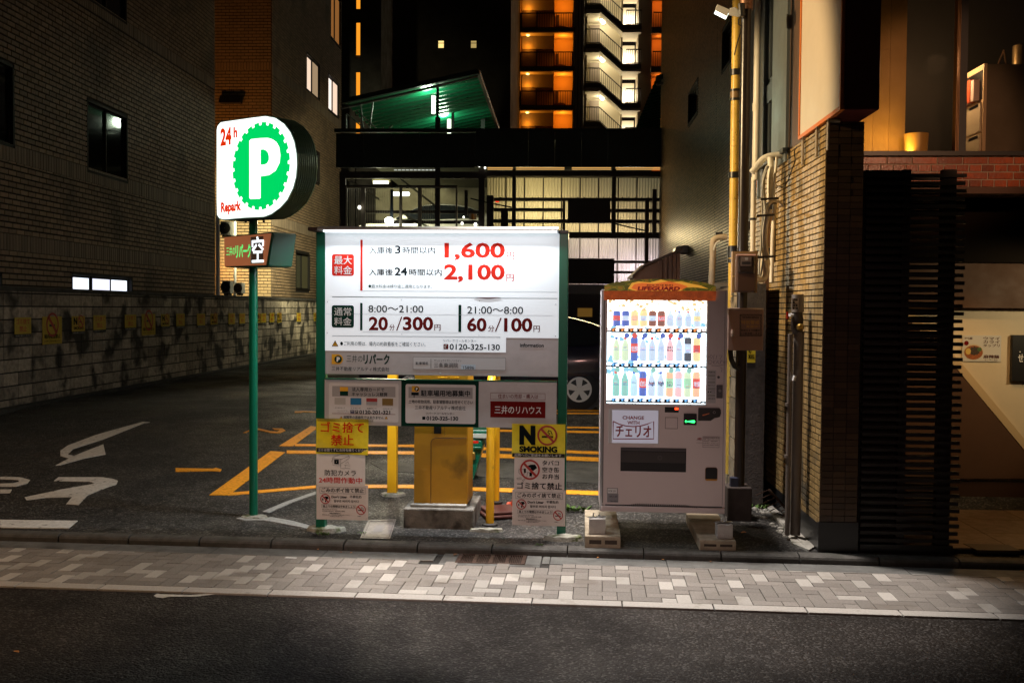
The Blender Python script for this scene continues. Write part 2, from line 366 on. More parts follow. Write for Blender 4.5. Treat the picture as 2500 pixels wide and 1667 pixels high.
# ================================================================== STREET AND GROUND
A = onZ(10, 1429, 0); B = onZ(2500, 1511, 0)
S_RZ = math.atan2(B.y - A.y, B.x - A.x)
O = onZ(1250, 1429 + 82 * 1240 / 2490, 0)
SF = Fr(O, S_RZ)
def sloc(px, py, z=0): return SF.local(onZ(px, py, z))
K_IN = 1.262       # gutter / kerb line, metres behind the road edge
M_ASPH = asphalt('road_asphalt', (.017, .0125, .0095), .2, .82, .62)
M_LOT = asphalt('lot_asphalt', (.016, .0145, .0125), .42, .8, .5)
def struct(name, mb, m, parent=None, **k):
    o = obj(name, mb, m, parent, **k)
    if parent is None: o['kind'] = 'structure'
    return o
mb = MB(); mb.add([(-60, -30, -.014), (60, -30, -.014), (60, .0, -.014), (-60, .0, -.014)], [(0, 1, 2, 3)])
struct('road', mb, M_ASPH, loc=O, rz=S_RZ)
# pavement bed + stones
pav = struct('pavement', MB().box(-30, 30, .005, K_IN + .14, -.2, -.012), mat('mortar_bed', (.03, .027, .024), .9), loc=O, rz=S_RZ)
M_EDGE = mat('edge_stone', (.46, .43, .39), .7, var=.08, noise=(60, .14), bump=(180, .5, .003), dirt=(7, (.30, .27, .23), .6))
M_P1 = mat('paver_grey', (.25, .225, .20), .7, var=.16, noise=(70, .16), bump=(160, .4, .003), dirt=(2.2, (.20, .175, .15), .56))
M_P2 = mat('paver_light', (.46, .43, .39), .65, var=.15, noise=(70, .1), bump=(160, .4, .003), dirt=(2.2, (.33, .30, .26), .56))
M_GUT = mat('gutter_concrete', (.14, .14, .13), .7, noise=(6, .3), bump=(90, .5, .004), dirt=(3, (.06, .055, .05), .55))
M_KERB = mat('kerb_concrete', (.075, .07, .062), .75, noise=(10, .3), bump=(110, .8, .005), dirt=(6, (.06, .06, .05), .55))
L_ST = .6
for i in range(-22, 24):
    x = i * L_ST + .13
    o = obj('edge_stone', MB().box(x + .004, x + L_ST - .004, .0, .118, -.15, .0), M_EDGE, pav, bevel=.004)
for i in range(-22, 24):
    x = i * L_ST + .33
    prof = [(K_IN + .012, 0.0), (K_IN + .012, .030), (K_IN + .020, .046), (K_IN + .040, .057), (K_IN + .065, .060), (K_IN + .13, .060), (K_IN + .13, -.1), (K_IN + .012, -.1)]
    obj('kerb_stone', MB().prismx(prof[::-1], x + .004, x + L_ST - .006), M_KERB, pav, bevel=.003)
gi = sloc(1114, 1366); gj = sloc(1282, 1371)   # drain grate position along the gutter
GX0, GX1 = gi.x, gj.x
for i in range(-16, 18):
    x = i * .9 + .2; xa, xb = x + .003, x + .897
    if xb > GX0 - .12 and xa < GX1 + .12:
        for a, b in ((xa, GX0 - .13), (GX1 + .13, xb)):
            if b - a > .05: obj('gutter_slab', MB().box(a, b, 1.046, K_IN + .008, -.1, -.004), M_GUT, pav, bevel=.003)
        continue
    obj('gutter_slab', MB().box(xa, xb, 1.046, K_IN + .008, -.1, -.004), M_GUT, pav, bevel=.003)
# herringbone pavers: u = .1 m
U = .1; J = .004; y_lo, y_hi = .122, 1.042
rows_n = int((y_hi - y_lo) / U) + 1
cand = []
for a in range(-130, 130):
    for b in range(-2, rows_n + 2):
        d = (a - b) % 4
        if d == 0: cand.append((a * U, (a + 2) * U, b * U, (b + 1) * U, 0))
        elif d == 3: cand.append((a * U, (a + 1) * U, b * U, (b + 2) * U, 1))
pl = [[], []]
for x0, x1, y0, y1, kd in cand:
    y0 += y_lo; y1 += y_lo
    if y1 <= y_lo + .01 or y0 >= y_hi - .01: continue
    if x0 < GX1 + .12 and x1 > GX0 - .12 and y1 > .92:
        if y0 > .88: continue
        y1 = min(y1, .916)
    cut = y0 < y_lo or y1 > y_hi or (y1 - y0 < .09)
    y0 = max(y0, y_lo); y1 = min(y1, y_hi)
    pl[cut].append((x0, x1, y0, y1, kd))
pl[0].sort(key=lambda t: abs((t[0] + t[1]) / 2 - .02))
pm = {}
rest = {0: MB(), 1: MB()}
for i, (x0, x1, y0, y1, kd) in enumerate(pl[0] + pl[1]):
    lt = int(rng.random() < (.36 if kd else .05)); mt = (M_P1, M_P2)[lt]; z = rng.uniform(-.0025, .0015)
    if i < 300 and i < len(pl[0]):
        key = (kd, lt)
        if key not in pm:
            me = bpy.data.meshes.new('paver'); q = MB().box(J / 2, x1 - x0 - J / 2, J / 2, y1 - y0 - J / 2, -.06, 0); me.from_pydata(q.v, [], q.f); me.materials.append(mt); pm[key] = me
        o = bpy.data.objects.new('paver', pm[key]); C.objects.link(o); o.parent = pav; o.location = (x0, y0, z)
        bv = o.modifiers.new('bevel', 'BEVEL'); bv.width = .0025; bv.segments = 1
    else: rest[lt].box(x0 + J / 2, x1 - J / 2, y0 + J / 2, y1 - J / 2, -.06, z)
for k in (0, 1): obj('paver_field', rest[k], (M_P1, M_P2)[k], pav, kind='stuff')
# drain grate
t, fr = thing('drain_grate', 'rusty iron drain grate in its concrete collar beside the kerb', 'grate', O, S_RZ)
obj('collar', MB().box(GX0 - .12, GX1 + .12, .92, .988, -.1, -.001).box(GX0 - .12, GX0 - .004, .99, K_IN + .008, -.1, -.001).box(GX1 + .004, GX1 + .12, .99, K_IN + .008, -.1, -.001), M_GUT, t, bevel=.003)
RUST = mat('rusty_iron', (.10, .06, .045), .6, .5, noise=(30, .4))
g = MB(); g.box(GX0, GX1, .992, 1.012, -.03, .002).box(GX0, GX1, K_IN - .006, K_IN + .007, -.03, .002)
for i in range(5): xx = GX0 + (GX1 - GX0 - .03) * i / 4; g.box(xx, xx + .03, 1.012, K_IN - .006, -.03, .002)
obj('frame', g, RUST, t)
n = int((GX1 - GX0) / .014)
for i in range(n):
    xx = GX0 + i * .014
    obj('bar', MB().box(xx, xx + .006, 1.012, K_IN - .006, -.025, .0), RUST, t)
# lot ground (rises a little away from the street)
mb = MB(); xs = np.linspace(-32, 32, 33)
def kb(x):  # world point on kerb back line for a given world X
    p0 = SF.loc + SF.Y * (K_IN + .12); return p0.y + (x - p0.x) * math.tan(S_RZ)
rowsY = [None, 8.8, 10, 11.5, 13, 14.5, 20, 30, 45, 70, 120]
for Y in rowsY:
    for x in xs:
        yy = kb(x) if Y is None else max(Y, kb(x) + .01); mb.v.append((x, yy, gz(yy) - .003))
for r in range(len(rowsY) - 1):
    for i in range(len(xs) - 1):
        a = r * len(xs) + i; mb.f.append((a, a + 1, a + 1 + len(xs), a + len(xs)))
struct('parking_ground', mb, M_LOT)
# painted marks: thin slabs following the ground
def mark(name, polys, m, lift=.003):
    mb = MB()
    for poly in polys:
        pts = [G(*p) for p in poly]; n = len(pts)
        top = [(p.x, p.y, p.z + lift) for p in pts]; bot = [(p.x, p.y, p.z - .01) for p in pts]
        mb.add(top + bot, [tuple(range(n))] + [(i, n + i, n + (i + 1) % n, (i + 1) % n) for i in range(n)])
    o = struct(name, mb, m)
    bpy.context.view_layer.update(); return o
def c4(*p): return [cr('c4', x, y) for x, y in p]
def r1(*p): return [cr('r1', x, y) for x, y in p]
def ln(p, q, wd):  # a line in the picture of thickness wd pixels
    dx, dy = q[0] - p[0], q[1] - p[1]; L = math.hypot(dx, dy); nx, ny = -dy / L * wd / 2, dx / L * wd / 2
    return [(p[0] - nx, p[1] - ny), (q[0] - nx, q[1] - ny), (q[0] + nx, q[1] + ny), (p[0] + nx, p[1] + ny)]
mark('bay_line', [c4((1145, 1362), (1250, 1362), (1560, 1128), (1480, 1122))], M_PORANGE)
mark('bay_line', [c4((1525, 1095), (1600, 1095), (1740, 992), (1700, 985))], M_PORANGE)
mark('bay_line', [ln((556, 1206), (780, 1187), 6), ln((776, 1187), (1000, 1187), 8), ln((1000, 1187), (1200, 1195), 8), ln((1200, 1195), (1480, 1204), 9)], M_PORANGE)
mark('bay_line', [ln((700, 1103), (1010, 1105), 7), ln((1010, 1105), (1480, 1122), 9)], M_PORANGE)
mark('bay_line', [ln((720, 1086), (1000, 1088), 5), ln((1000, 1088), (1480, 1106), 6)], M_PORANGE)
mark('bay_line', [ln((1380, 1043), (1480, 1044), 3)], M_PORANGE)
mark('bay_line', [ln((1160, 1050), (1480, 1055), 4)], M_PORANGE)
mark('bay_line', [ln((1300, 1001), (1480, 1002), 3)], M_PORANGE)
mark('bay_line', [ln((1300, 1008), (1480, 1009), 3)], M_PORANGE)
mark('bay_number', [c4((960, 1215), (1165, 1218), (1180, 1213), (1212, 1222), (1205, 1234), (1175, 1230), (960, 1234))], M_PORANGE)
mark('bay_number', [c4((1330, 1022), (1345, 1022), (1390, 1000), (1420, 1008), (1480, 1022), (1530, 1024), (1562, 1010), (1545, 998), (1490, 998), (1500, 1004), (1530, 1008), (1515, 1016), (1480, 1013), (1425, 1000), (1390, 995))], M_PORANGE)
mark('bay_number', [c4((1612, 905), (1660, 903), (1730, 906), (1730, 911), (1660, 909), (1640, 912), (1612, 912))], M_PORANGE)
mark('white_arrow', [c4((820, 965), (790, 968), (560, 1060), (400, 1110), (370, 1140), (415, 1152), (470, 1140), (430, 1150), (370, 1160), (330, 1148), (330, 1120), (370, 1092), (520, 1035), (780, 962)),
                     c4((305, 1200), (400, 1150), (500, 1110), (565, 1085), (578, 1140), (470, 1160), (330, 1198))], M_PWHITE)
mark('white_lettering', [c4((0, 1262), (110, 1265), (165, 1280), (150, 1298), (90, 1315), (0, 1315), (0, 1300), (70, 1298), (105, 1290), (100, 1280), (60, 1276), (0, 1275)),
                         c4((0, 1332), (65, 1332), (55, 1350), (0, 1352))], M_PWHITE)
mark('white_lettering', [c4((320, 1265), (560, 1265), (620, 1275), (645, 1285), (635, 1305), (600, 1315), (480, 1362), (430, 1415), (362, 1412), (395, 1372), (250, 1376), (145, 1390), (135, 1375), (320, 1335), (520, 1300), (490, 1288), (295, 1285))], M_PWHITE)
mark('stop_line', [c4((0, 1497), (180, 1500), (210, 1500), (425, 1503), (375, 1545), (150, 1543), (0, 1540))], M_PWHITE)
mark('worn_white_line', [c4((1435, 1452), (1560, 1400), (1728, 1342), (1728, 1356), (1600, 1402), (1470, 1460))], mat('worn_paint', (.30, .30, .28), .7, noise=(40, .3)))
mark('worn_white_line', [c4((1290, 1490), (1330, 1482), (1450, 1490), (1480, 1482), (1600, 1503), (1730, 1540), (1735, 1556), (1560, 1522), (1440, 1500), (1340, 1502))], _mats['worn_paint'])
o = struct('spilt_paint', MB().add([(p.x, p.y, -.0105) for p in [onZ(*q, -.014) for q in [cr('b1', *a) for a in ((980, 535), (1000, 522), (1060, 525), (1220, 530), (1390, 517), (1405, 522), (1250, 540), (1080, 540), (1040, 549), (1000, 545))]]], [tuple(range(10))]), M_PWHITE)
# concrete patch strips across the bays (older, paler surface)
mark('concrete_strip', [[(905, 1130), (940, 1150), (1040, 1155), (1460, 1180), (1480, 1165), (1480, 1135), (1460, 1130)]], mat('pale_patch', (.075, .07, .058), .75, noise=(3, .45), bump=(120, .8, .006)), lift=.0015)

# ================================================================== LEFT SIDE: BLOCK WALL AND BRICK BUILDINGS
WX = -8.28
M_BLOCK = mat('concrete_block', (.36, .30, .23), .85, var=.42, noise=(14, .35), bump=(60, .9, .008), dirt=(1.7, (.045, .038, .03), .50))
t, fr = thing('block_wall', 'grimy grey concrete block wall along the left of the car park', 'wall', (WX, 0, .36), math.radians(90))
BW0, BW1 = 11.6, 36.0
obj('core', MB().box(BW0, BW1, .008, .14, -.3, 1.82), mat('block_joint', (.02, .017, .014), .9), t)
tiles(t, (BW0, BW1, -.02, 1.80), .4, .2, .022, .018, M_BLOCK, 300, fr, y=.008, name='block', bond=0, jit=.003)
obj('coping', MB().box(BW0, BW1, -.025, .16, 1.80, 1.87), mat('coping', (.05, .045, .04), .8, noise=(4, .3)), t, bevel=.01)
NK = [('e1', (170, 450, 362, 680), 'g'), ('e1', (493, 440, 718, 758), 's'), ('e1', (835, 435, 985, 645), 'n'), ('e1', (1085, 425, 1228, 625), 'g'), ('e1', (1450, 418, 1580, 598), 'g'),
      ('e1', (1645, 410, 1802, 655), 's'), ('e1', (1870, 412, 1968, 580), 'n'), ('e2', (172, 480, 285, 680), 'g'), ('e2', (455, 480, 565, 670), 'g'), ('e2', (640, 480, 735, 655), 'n'), ('e2', (885, 475, 972, 650), 'g'),
      ('e2', (1035, 475, 1112, 640), 'g'), ('e2', (1275, 475, 1322, 630), 'n'), ('e2', (1332, 475, 1400, 625), 'g'), ('e2', (1448, 470, 1510, 620), 'g'), ('e2', (1555, 470, 1610, 625), 'n'), ('e2', (1820, 470, 1875, 610), 'g'), ('e2', (2052, 470, 2092, 600), 'n')]
ORD = 'leftmost second third fourth fifth sixth seventh eighth ninth tenth eleventh twelfth thirteenth fourteenth fifteenth sixteenth seventeenth rightmost'.split()
DESC = {'g': 'yellow no littering notice with red characters', 's': 'tall yellow notice with a no smoking ring', 'n': 'yellow NO SMOKING notice'}
M_YN = mat('notice_yellow', (.55, .38, .02), .5, noise=(5, .12)); M_ROF = mat('red_notice_ink', (.50, .05, .01), .5); M_BAN = mat('ban_red', (.45, .03, .02), .5)
for i, (cq, bq, kq) in enumerate(NK):
    x0, x1, z0, z1 = fr.rect(cq, bq, -.03); W = x1 - x0; H = z1 - z0; p = fr.loc + fr.X * x0 - fr.Y * .026 + V((0, 0, z0))
    tn, fn = thing('wall_notice', '%s of the notices along the block wall: %s' % (ORD[i], DESC[kq]), 'notice', p, math.radians(90), 'yellow notices along the block wall')
    big = kq == 's'; hb = 0 if big else .16 * H
    obj('sheet', MB().box(0, W, -.004, 0, hb, H), M_YN, tn)
    if not big: obj('black_strip', MB().box(0, W, -.004, 0, 0, hb - .001), M_BLACK, tn); txt('お持ち帰りください', (W * .06, W * .94, hb * .3, hb * .7), -.006, M_WHITE, tn)
    if kq == 'g': txt('ゴミ捨て', (W * .1, W * .9, H * .66, H * .93), -.006, M_ROF, tn, .03); txt('禁止', (W * .28, W * .72, H * .28, H * .56), -.006, M_ROF, tn, .03)
    else:
        cx, cz, R = (W * .5, H * .70, W * .32) if big else (W * .67, H * .70, W * .24)
        rg = ring(cx, cz, R, R * .82, -.008, 28); a_ = R * .64; w_ = R * .1
        rg.add([(cx - a_ - w_, -.008, cz + a_ - w_), (cx - a_ + w_, -.008, cz + a_ + w_), (cx + a_ + w_, -.008, cz - a_ + w_), (cx + a_ - w_, -.008, cz - a_ - w_)], [(0, 3, 2, 1)]); obj('ban_ring', rg, M_BAN, tn)
        obj('cigarette', MB().box(cx - R * .5, cx + R * .4, -.0065, -.006, cz - R * .15, cz + R * .03), M_BLACK, tn)
        if big: txt('場内喫煙禁止', (W * .08, W * .92, H * .20, H * .36), -.006, M_INK, tn, .04); txt('お客様のご協力をお願いします', (W * .08, W * .92, H * .08, H * .14), -.006, M_INK, tn)
        else: txt('N', (W * .12, W * .40, H * .52, H * .92), -.006, M_INK, tn, .06); txt('SMOKING', (W * .12, W * .88, H * .26, H * .42), -.006, M_INK, tn, .04)
# dark gutter kerb at its foot
struct('wall_footing', MB().box(WX, WX + .22, BW0, BW1, .0, .43), mat('footing', (.03, .028, .025), .9, noise=(6, .3)))

BRK = mat('beige_brick', (.30, .205, .125), .65, var=.2, noise=(20, .12), bump=(80, .3, .003), dirt=(.55, (.17, .12, .075), .54))
BRKS = mat('soldier_brick', (.24, .18, .125), .65, var=.2)
GROUT = mat('brown_grout', (.018, .013, .009), .9)
BX = -8.85
t, fr = thing('apartment_house', 'beige brick building left of the parking sign with soldier course bands and dark windows', 'building', (BX, 0, 0), math.radians(90))
E1 = onX(524, 500, BX).y
W0 = 12.5
wins = []
def wpx(fr, b):   # b in source pixels (x0,y0,x1,y1) measured at mid height
    xa = fr.uv(b[0], (b[1] + b[3]) / 2)[0]; xb = fr.uv(b[2], (b[1] + b[3]) / 2)[0]; return xa, xb
z_of = lambda px, py, X: onX(px, py, X).z
def window(parent, fr, xa, xb, za, zb, lit=None, y=.0, dep=.12, cols=2, name='window', fmat=None):
    fm = fmat or mat('window_frame_dark', (.007, .006, .005), .6, spec=.2)
    m = MB(); fw = .05
    m.box(xa, xb, y, y + dep, za, za + fw).box(xa, xb, y, y + dep, zb - fw, zb).box(xa, xa + fw, y, y + dep, za, zb).box(xb - fw, xb, y, y + dep, za, zb)
    wnd = obj(name, m, fm, parent)
    for i in range(cols):
        a = xa + fw + (xb - xa - 2 * fw) * i / cols; b = xa + fw + (xb - xa - 2 * fw) * (i + 1) / cols
        s = .04; yy = y + dep * (.45 if i % 2 else .65)
        f = MB().box(a, b, yy, yy + .03, za + fw, za + fw + s).box(a, b, yy, yy + .03, zb - fw - s, zb - fw).box(a, a + s, yy, yy + .03, za + fw, zb - fw).box(b - s, b, yy, yy + .03, za + fw, zb - fw)
        obj('sash', f, fm, wnd)
        lm = lit[i % len(lit)] if lit else mat('night_pane', (.012, .011, .01), .06, spec=.8)
        obj('pane', MB().box(a + s, b - s, yy + .01, yy + .02, za + fw + s, zb - fw - s), lm, wnd)
    return wnd
def wz(px, py): return onX(px, py, BX).z
W_A = (fr.uv(0.0, 250)[0] - 1.3, fr.uv(33, 260)[0], wz(33, 363), wz(33, 160))
W_B = (fr.uv(210, 330)[0], fr.uv(310, 360)[0], wz(210, 420), wz(210, 240))
W_C = (fr.uv(212, 20)[0], fr.uv(308, 30)[0], wz(308, 62), wz(308, 62) + 1.75)
W_D = (fr.uv(172, 690)[0], fr.uv(322, 690)[0], 2.12, wz(172, 664))
W_E = (fr.uv(-60, 690)[0], fr.uv(3, 690)[0], 2.12, wz(3, 664))
holes = [W_A, W_B, W_C, W_D, W_E]
b1a, b1b = wz(486, 518), wz(486, 489); b2a, b2b = wz(486, 196), wz(486, 170); b3a, b3b = wz(486, 661), wz(486, 633)
wall_box('wall', t, W0, E1, .002, .3, .5, 12.0, holes, GROUT)
zones = [(2.0, b3a, 0), (b3b, b1a, 0), (b1b, b2a, 0), (b2b, 11.0, 0)]
for i, (za, zb, _) in enumerate(zones):
    tiles(t, (W0, E1, za, zb), .235, .0935, (.018, .027), .018, BRK, (40, 120, 120, 20)[i], fr, holes=holes, name='brick')
for i, (za, zb) in enumerate(((b3a, b3b), (b1a, b1b), (b2a, b2b))):
    tiles(t, (W0, E1, za + .006, zb - .008), .088, zb - za - .006, .014, .018, BRKS, (100, 120, 60)[i], fr, holes=holes, name='soldier_brick', bond=0)
# holes behind windows
bm = emis('basement_light', (.80, .87, 1.0), 1.7)
window(t, fr, *W_A, lit=[mat('night_pane', (.012, .011, .01), .06, spec=.8)], y=-.02)
window(t, fr, *W_B, y=-.02); window(t, fr, *W_C, y=-.02)
window(t, fr, *W_D, lit=[bm, emis('basement_light_dim', (.85, .86, 1.0), 1.2), bm], cols=3, y=-.02)
window(t, fr, *W_E, lit=[bm], cols=1, y=-.02)

obj('downpipe', MB().tube([(E1 + .06, -.06, 1.0), (E1 + .06, -.06, 4.3)], .05, 8), M_WHITE, t)

# recessed rear part: the lamp-lit brick wall facing the street and the wing beyond it
E2 = onX(663, 500, BX).y
t, fr = thing('rear_brick_wall', 'orange lit brick wall in the gap behind the round parking sign', 'wall', (BX, E2, 0), 0)
obj('wall', MB().box(-3.4, -.02, .002, .3, .5, 16), GROUT, t)
zb2 = fr.uv(600, 171)[1]; zb3 = fr.uv(600, 152)[1]
OBR = mat('tan_brick', (.36, .25, .13), .65, var=.12, noise=(20, .12))
tiles(t, (-3.4, -.02, 2.0, zb2), .235, .0935, (.016, .024), .016, OBR, 300, fr, name='brick')
tiles(t, (-3.4, -.02, zb2 + .005, zb3), .088, zb3 - zb2 - .005, .014, .018, OBR, 40, fr, name='soldier_brick', bond=0)
tiles(t, (-3.4, -.02, zb3 + .005, 14.0), .235, .0935, (.016, .024), .016, OBR, 40, fr, name='brick')
# little vent hood on this wall
x, z = fr.uv(568, 245)
tt, ff = thing('vent_hood', 'small dark vent hood on the orange lit brick wall', 'vent', (BX + x, E2 - .01, z))
obj('hood', MB().prismx([(-.25, -.12), (0, -.12), (0, .12), (-.12, .12)], -.35, .3), M_DARK, tt)
lamp('alley_lamp_light', 'SPOT', (BX - 2.3, E2 - 3.3, 3.6), 330, ORANGE, .1, aim=(BX - .9, E2, 8.5), spot=75)
lamp('alley_lamp_light', 'POINT', (BX - 1.35, E2 - .6, 3.1), 22, ORANGE, .06)
# air conditioners in the gap
def ac(name, label, px0, px1, py0, py1, Y):
    p0 = onY(px0, py1, Y); p1 = onY(px1, py0, Y)
    t, f = thing(name, label, 'air conditioner', (p0.x, Y, p0.z)); W = p1.x - p0.x; H = p1.z - p0.z
    obj('casing', MB().box(0, W, 0, .3, 0, H), mat('ac_white', (.45, .44, .40), .5), t, bevel=.01)
    obj('fan_grille', ring(W * .42, H * .5, H * .42, H * .02, -.006, 24), M_DARK, t)
    obj('foot', MB().box(.05, .1, 0, .3, -.06, 0).box(W - .1, W - .05, 0, .3, -.06, 0), M_DARK, t)
    return t
ac('air_conditioner', 'lower air conditioner unit in the gap just above the block wall', 542, 562, 686, 716, 27.5)
ac('air_conditioner', 'upper air conditioner unit in the gap right below the round parking sign', 538, 562, 540, 574, 27.5)
ac('air_conditioner', 'second lower air conditioner unit partly behind the green sign pole', 574, 590, 690, 716, 28.2)
q, f = thing('waste_pipe', 'pale vertical drain pipe running down the orange lit gap', 'pipe', (onY(574, 700, 28.6).x, 28.6, 0))
obj('pipe', MB().tube([(0, 0, 1), (0, 0, 5.2)], .04, 8), M_WHITE, q)

t, fr = thing('rear_wing', 'beige brick wing behind the board post with two lit upper windows', 'building', (BX, 0, 0), math.radians(90))
E3 = onX(796.6, 500, BX).y; E4 = onX(832, 400, BX).y
wy = lambda px: fr.uv(px, 300)[0]
L1 = (wy(747), wy(780), z_of(747, 219, BX), z_of(747, 126, BX)); L2 = (wy(800), wy(827), z_of(800, 267, BX), z_of(800, 178, BX))
L3 = (wy(721), wy(756), z_of(721, 708, BX), z_of(721, 614, BX)); L4 = (wy(760), wy(780), z_of(760, 440, BX), z_of(760, 362, BX))
L5 = (wy(806), wy(831), z_of(806, 70, BX) - 0.3, z_of(806, 70, BX) + 1.6)
hl = [L1, L2, L3, L4, L5]
wall_box('wall', t, E2, E4, .002, .3, .5, 17, hl, GROUT)
bz = [(z_of(772, 581, BX), z_of(772, 558, BX)), (z_of(663, 180, BX), z_of(663, 153, BX)), (z_of(663, 180, BX) + 4.2, z_of(663, 153, BX) + 4.2)]
lo = 2.0
for i, (a, b) in enumerate(bz):
    tiles(t, (E2, E4, lo, a), .235, .0935, (.018, .027), .018, BRK, (120, 120, 40)[i], fr, holes=hl, name='brick')
    tiles(t, (E2, E4, a + .006, b - .008), .088, b - a - .006, .014, .018, BRKS, 30, fr, holes=hl, name='soldier_brick', bond=0); lo = b
tiles(t, (E2, E4, lo, 17), .235, .0935, (.018, .027), .018, BRK, 0, fr, holes=hl, name='brick')
lw = emis('curtain_light_a', (1.0, .74, .55), 1.0); lw2 = emis('curtain_light_b', (.9, .62, .36), .4); lw3 = emis('curtain_light_c', (1.0, .86, .76), 1.25)
window(t, fr, *L1, lit=[lw, lw2], y=-.02); window(t, fr, *L2, lit=[lw3, lw], y=-.02)
window(t, fr, *L3, lit=[mat('olive_pane', (.10, .10, .07), .25), mat('olive_pane_b', (.16, .15, .09), .3)], y=-.02); window(t, fr, *L4, y=-.02); window(t, fr, *L5, lit=[emis('dim_orange', (.5, .2, .05), .5)], y=-.02)
# lamp that rakes the lower wall of this wing (a wall pack in the car park)
t, f = thing('wall_light', 'small black wall light on the corner behind the left board post', 'wall lamp', (BX + .1, fr.uv(768, 720)[0], 2.35))
obj('body', MB().prismx([(-.1, -.2), (.1, -.2), (.1, .25), (-.05, .25)], -.0, .18), M_BLACK, t, bevel=.01)

# dark neighbour with two vertical orange stair slots
DX = onX(868, 300, -9.2).y
t, fr = thing('dark_building', 'unlit dark building with narrow glowing orange stair slots', 'building', (0, 44, 0), 0)
xa, xb = fr.uv(832, 200)[0], fr.uv(867, 200)[0]; xc = fr.uv(879, 200)[0]; xd = fr.uv(930, 200)[0]
DK = mat('dark_wall', (.035, .03, .026), .8, noise=(2, .3)); 
obj('wall', MB().box(xa - 3, xb - .0, 0, 3, .3, 19).box(xc, xd, 0, 3, .3, 19), DK, t)
for i, (ya, yb) in enumerate(((134, 56), (241, 177), (330, 300), (26, -40))):
    za = fr.uv(873, ya)[1]; zb = fr.uv(873, yb)[1]
    s = obj('stair_slot', MB().box(xb, xc, .05, .1, za, zb), emis('slot_glow', (1.0, .33, .02), 1.1), t)
    obj('slot_frame', MB().box(xb, xc, 0, .3, zb, zb + (.6 if i < 2 else .3)).box(xb, xb + .04, -.02, .1, za, zb), DK, s)
obj('slot_wall', MB().box(xb, xc, .3, .5, .3, 19), DK, t)

# far dark tower with two tiny lit windows
t, fr = thing('dark_tower', 'black tower block behind the canopy with two tiny lit windows', 'building', (0, 60, 0), 0)
xa, xb = fr.uv(925, 100)[0], fr.uv(1247, 100)[0]
obj('wall', MB().box(xa, xb, 0, 12, .3, 32), mat('tower_wall', (.045, .033, .024), .85, noise=(.8, .2)), t)
for i, (px, e) in enumerate(((1077, 1.3), (1156.5, .45))):
    a = fr.uv(px - 6.5, 118)[0]; b = fr.uv(px + 6.5, 118)[0]; z0 = fr.uv(px, 118)[1]; z1 = fr.uv(px, 101)[1]
    wd = obj('window', MB().box(a - .04, b + .04, -.03, .02, z0 - .04, z1 + .04), M_DARK, t)
    zm = z0 * .32 + z1 * .68
    obj('pane', MB().box(a, b, -.05, -.04, z0, zm - .02).box(a, b, -.05, -.04, zm + .02, z1), emis('tiny_window_%d' % i, (1.0, .72, .25), e), wd)

# ================================================================== PRICE BOARD
LP = G(784, 1294); RP = G(1372, 1308)
B_RZ = math.atan2(RP.y - LP.y, RP.x - LP.x)
t, fr = thing('price_board', 'large lit parking price board on two green posts reading 1,600 and 2,100 yen', 'sign board', (LP.x, LP.y, 0), B_RZ)
BOARD, BF = t, fr
def K(b, y=0.0): return fr.rect('c5', b, y)
zt = fr.k('c5', 100, 90)[1]
for (a, b, cz) in ((80, 158, 90), (2157, 2235, 100)):
    x0 = fr.k('c5', a, 700)[0]; x1 = fr.k('c5', b, 700)[0]; g = gz(LP.y)
    p = obj('post', MB().box(x0, x1, -.02, .07, g - .05, fr.k('c5', a, cz)[1]), M_GREEN, t, bevel=.006)
obj('post_cap', bx(fr, 'c5', (2152, 78, 2240, 108), -.03, .08), M_BLACK, t, bevel=.004)
xl, xr = fr.k('c5', 158, 700)[0], fr.k('c5', 2157, 700)[0]
# hood with lamp strip
hz = fr.k('c5', 1000, 92)[1]
hood = obj('hood', MB().prismx([(-.17, hz), (-.17, hz + .012), (-.15, hz + .03), (.06, hz + .05), (.06, hz)][::-1], fr.k('c5', 130, 80)[0], fr.k('c5', 2155, 80)[0]), mat('hood_metal', (.55, .55, .52), .35, .4), t, bevel=.003)
obj('hood_end', MB().box(fr.k('c5', 48, 80)[0], fr.k('c5', 132, 80)[0], -.16, .05, hz - .005, hz + .025), RUST, t, bevel=.008)
obj('lamp_strip', MB().box(xl + .02, xr - .02, -.158, -.128, hz - .014, hz - .001), emis('hood_tube', COOL, 5), hood)
wpos = fr.loc + fr.X * ((xl + xr) / 2) + fr.Y * (-.143) + V((0, 0, hz - .018))
L = lamp('hood_light', 'AREA', ((xl + xr) / 2, -.143, hz - .018), 36, COOL, xr - xl - .1, .03, parent=t)
L.rotation_euler = (math.radians(-36), 0, 0)
wb_ = lamp('hood_back_light', 'AREA', (0.95, .20, hz - .03), 75, (.88, .94, 1.0), 1.7, .04, parent=t)
wb_.rotation_euler = (math.radians(20), 0, 0)
obj('back_lamp_strip', MB().box(.1, 1.8, .185, .215, hz - .022, hz - .008), emis('hood_tube', COOL, 5), hood)
obj('back_hood', MB().box(.05, 1.85, .06, .25, hz - .006, hz + .006), _mats['hood_metal'], t)
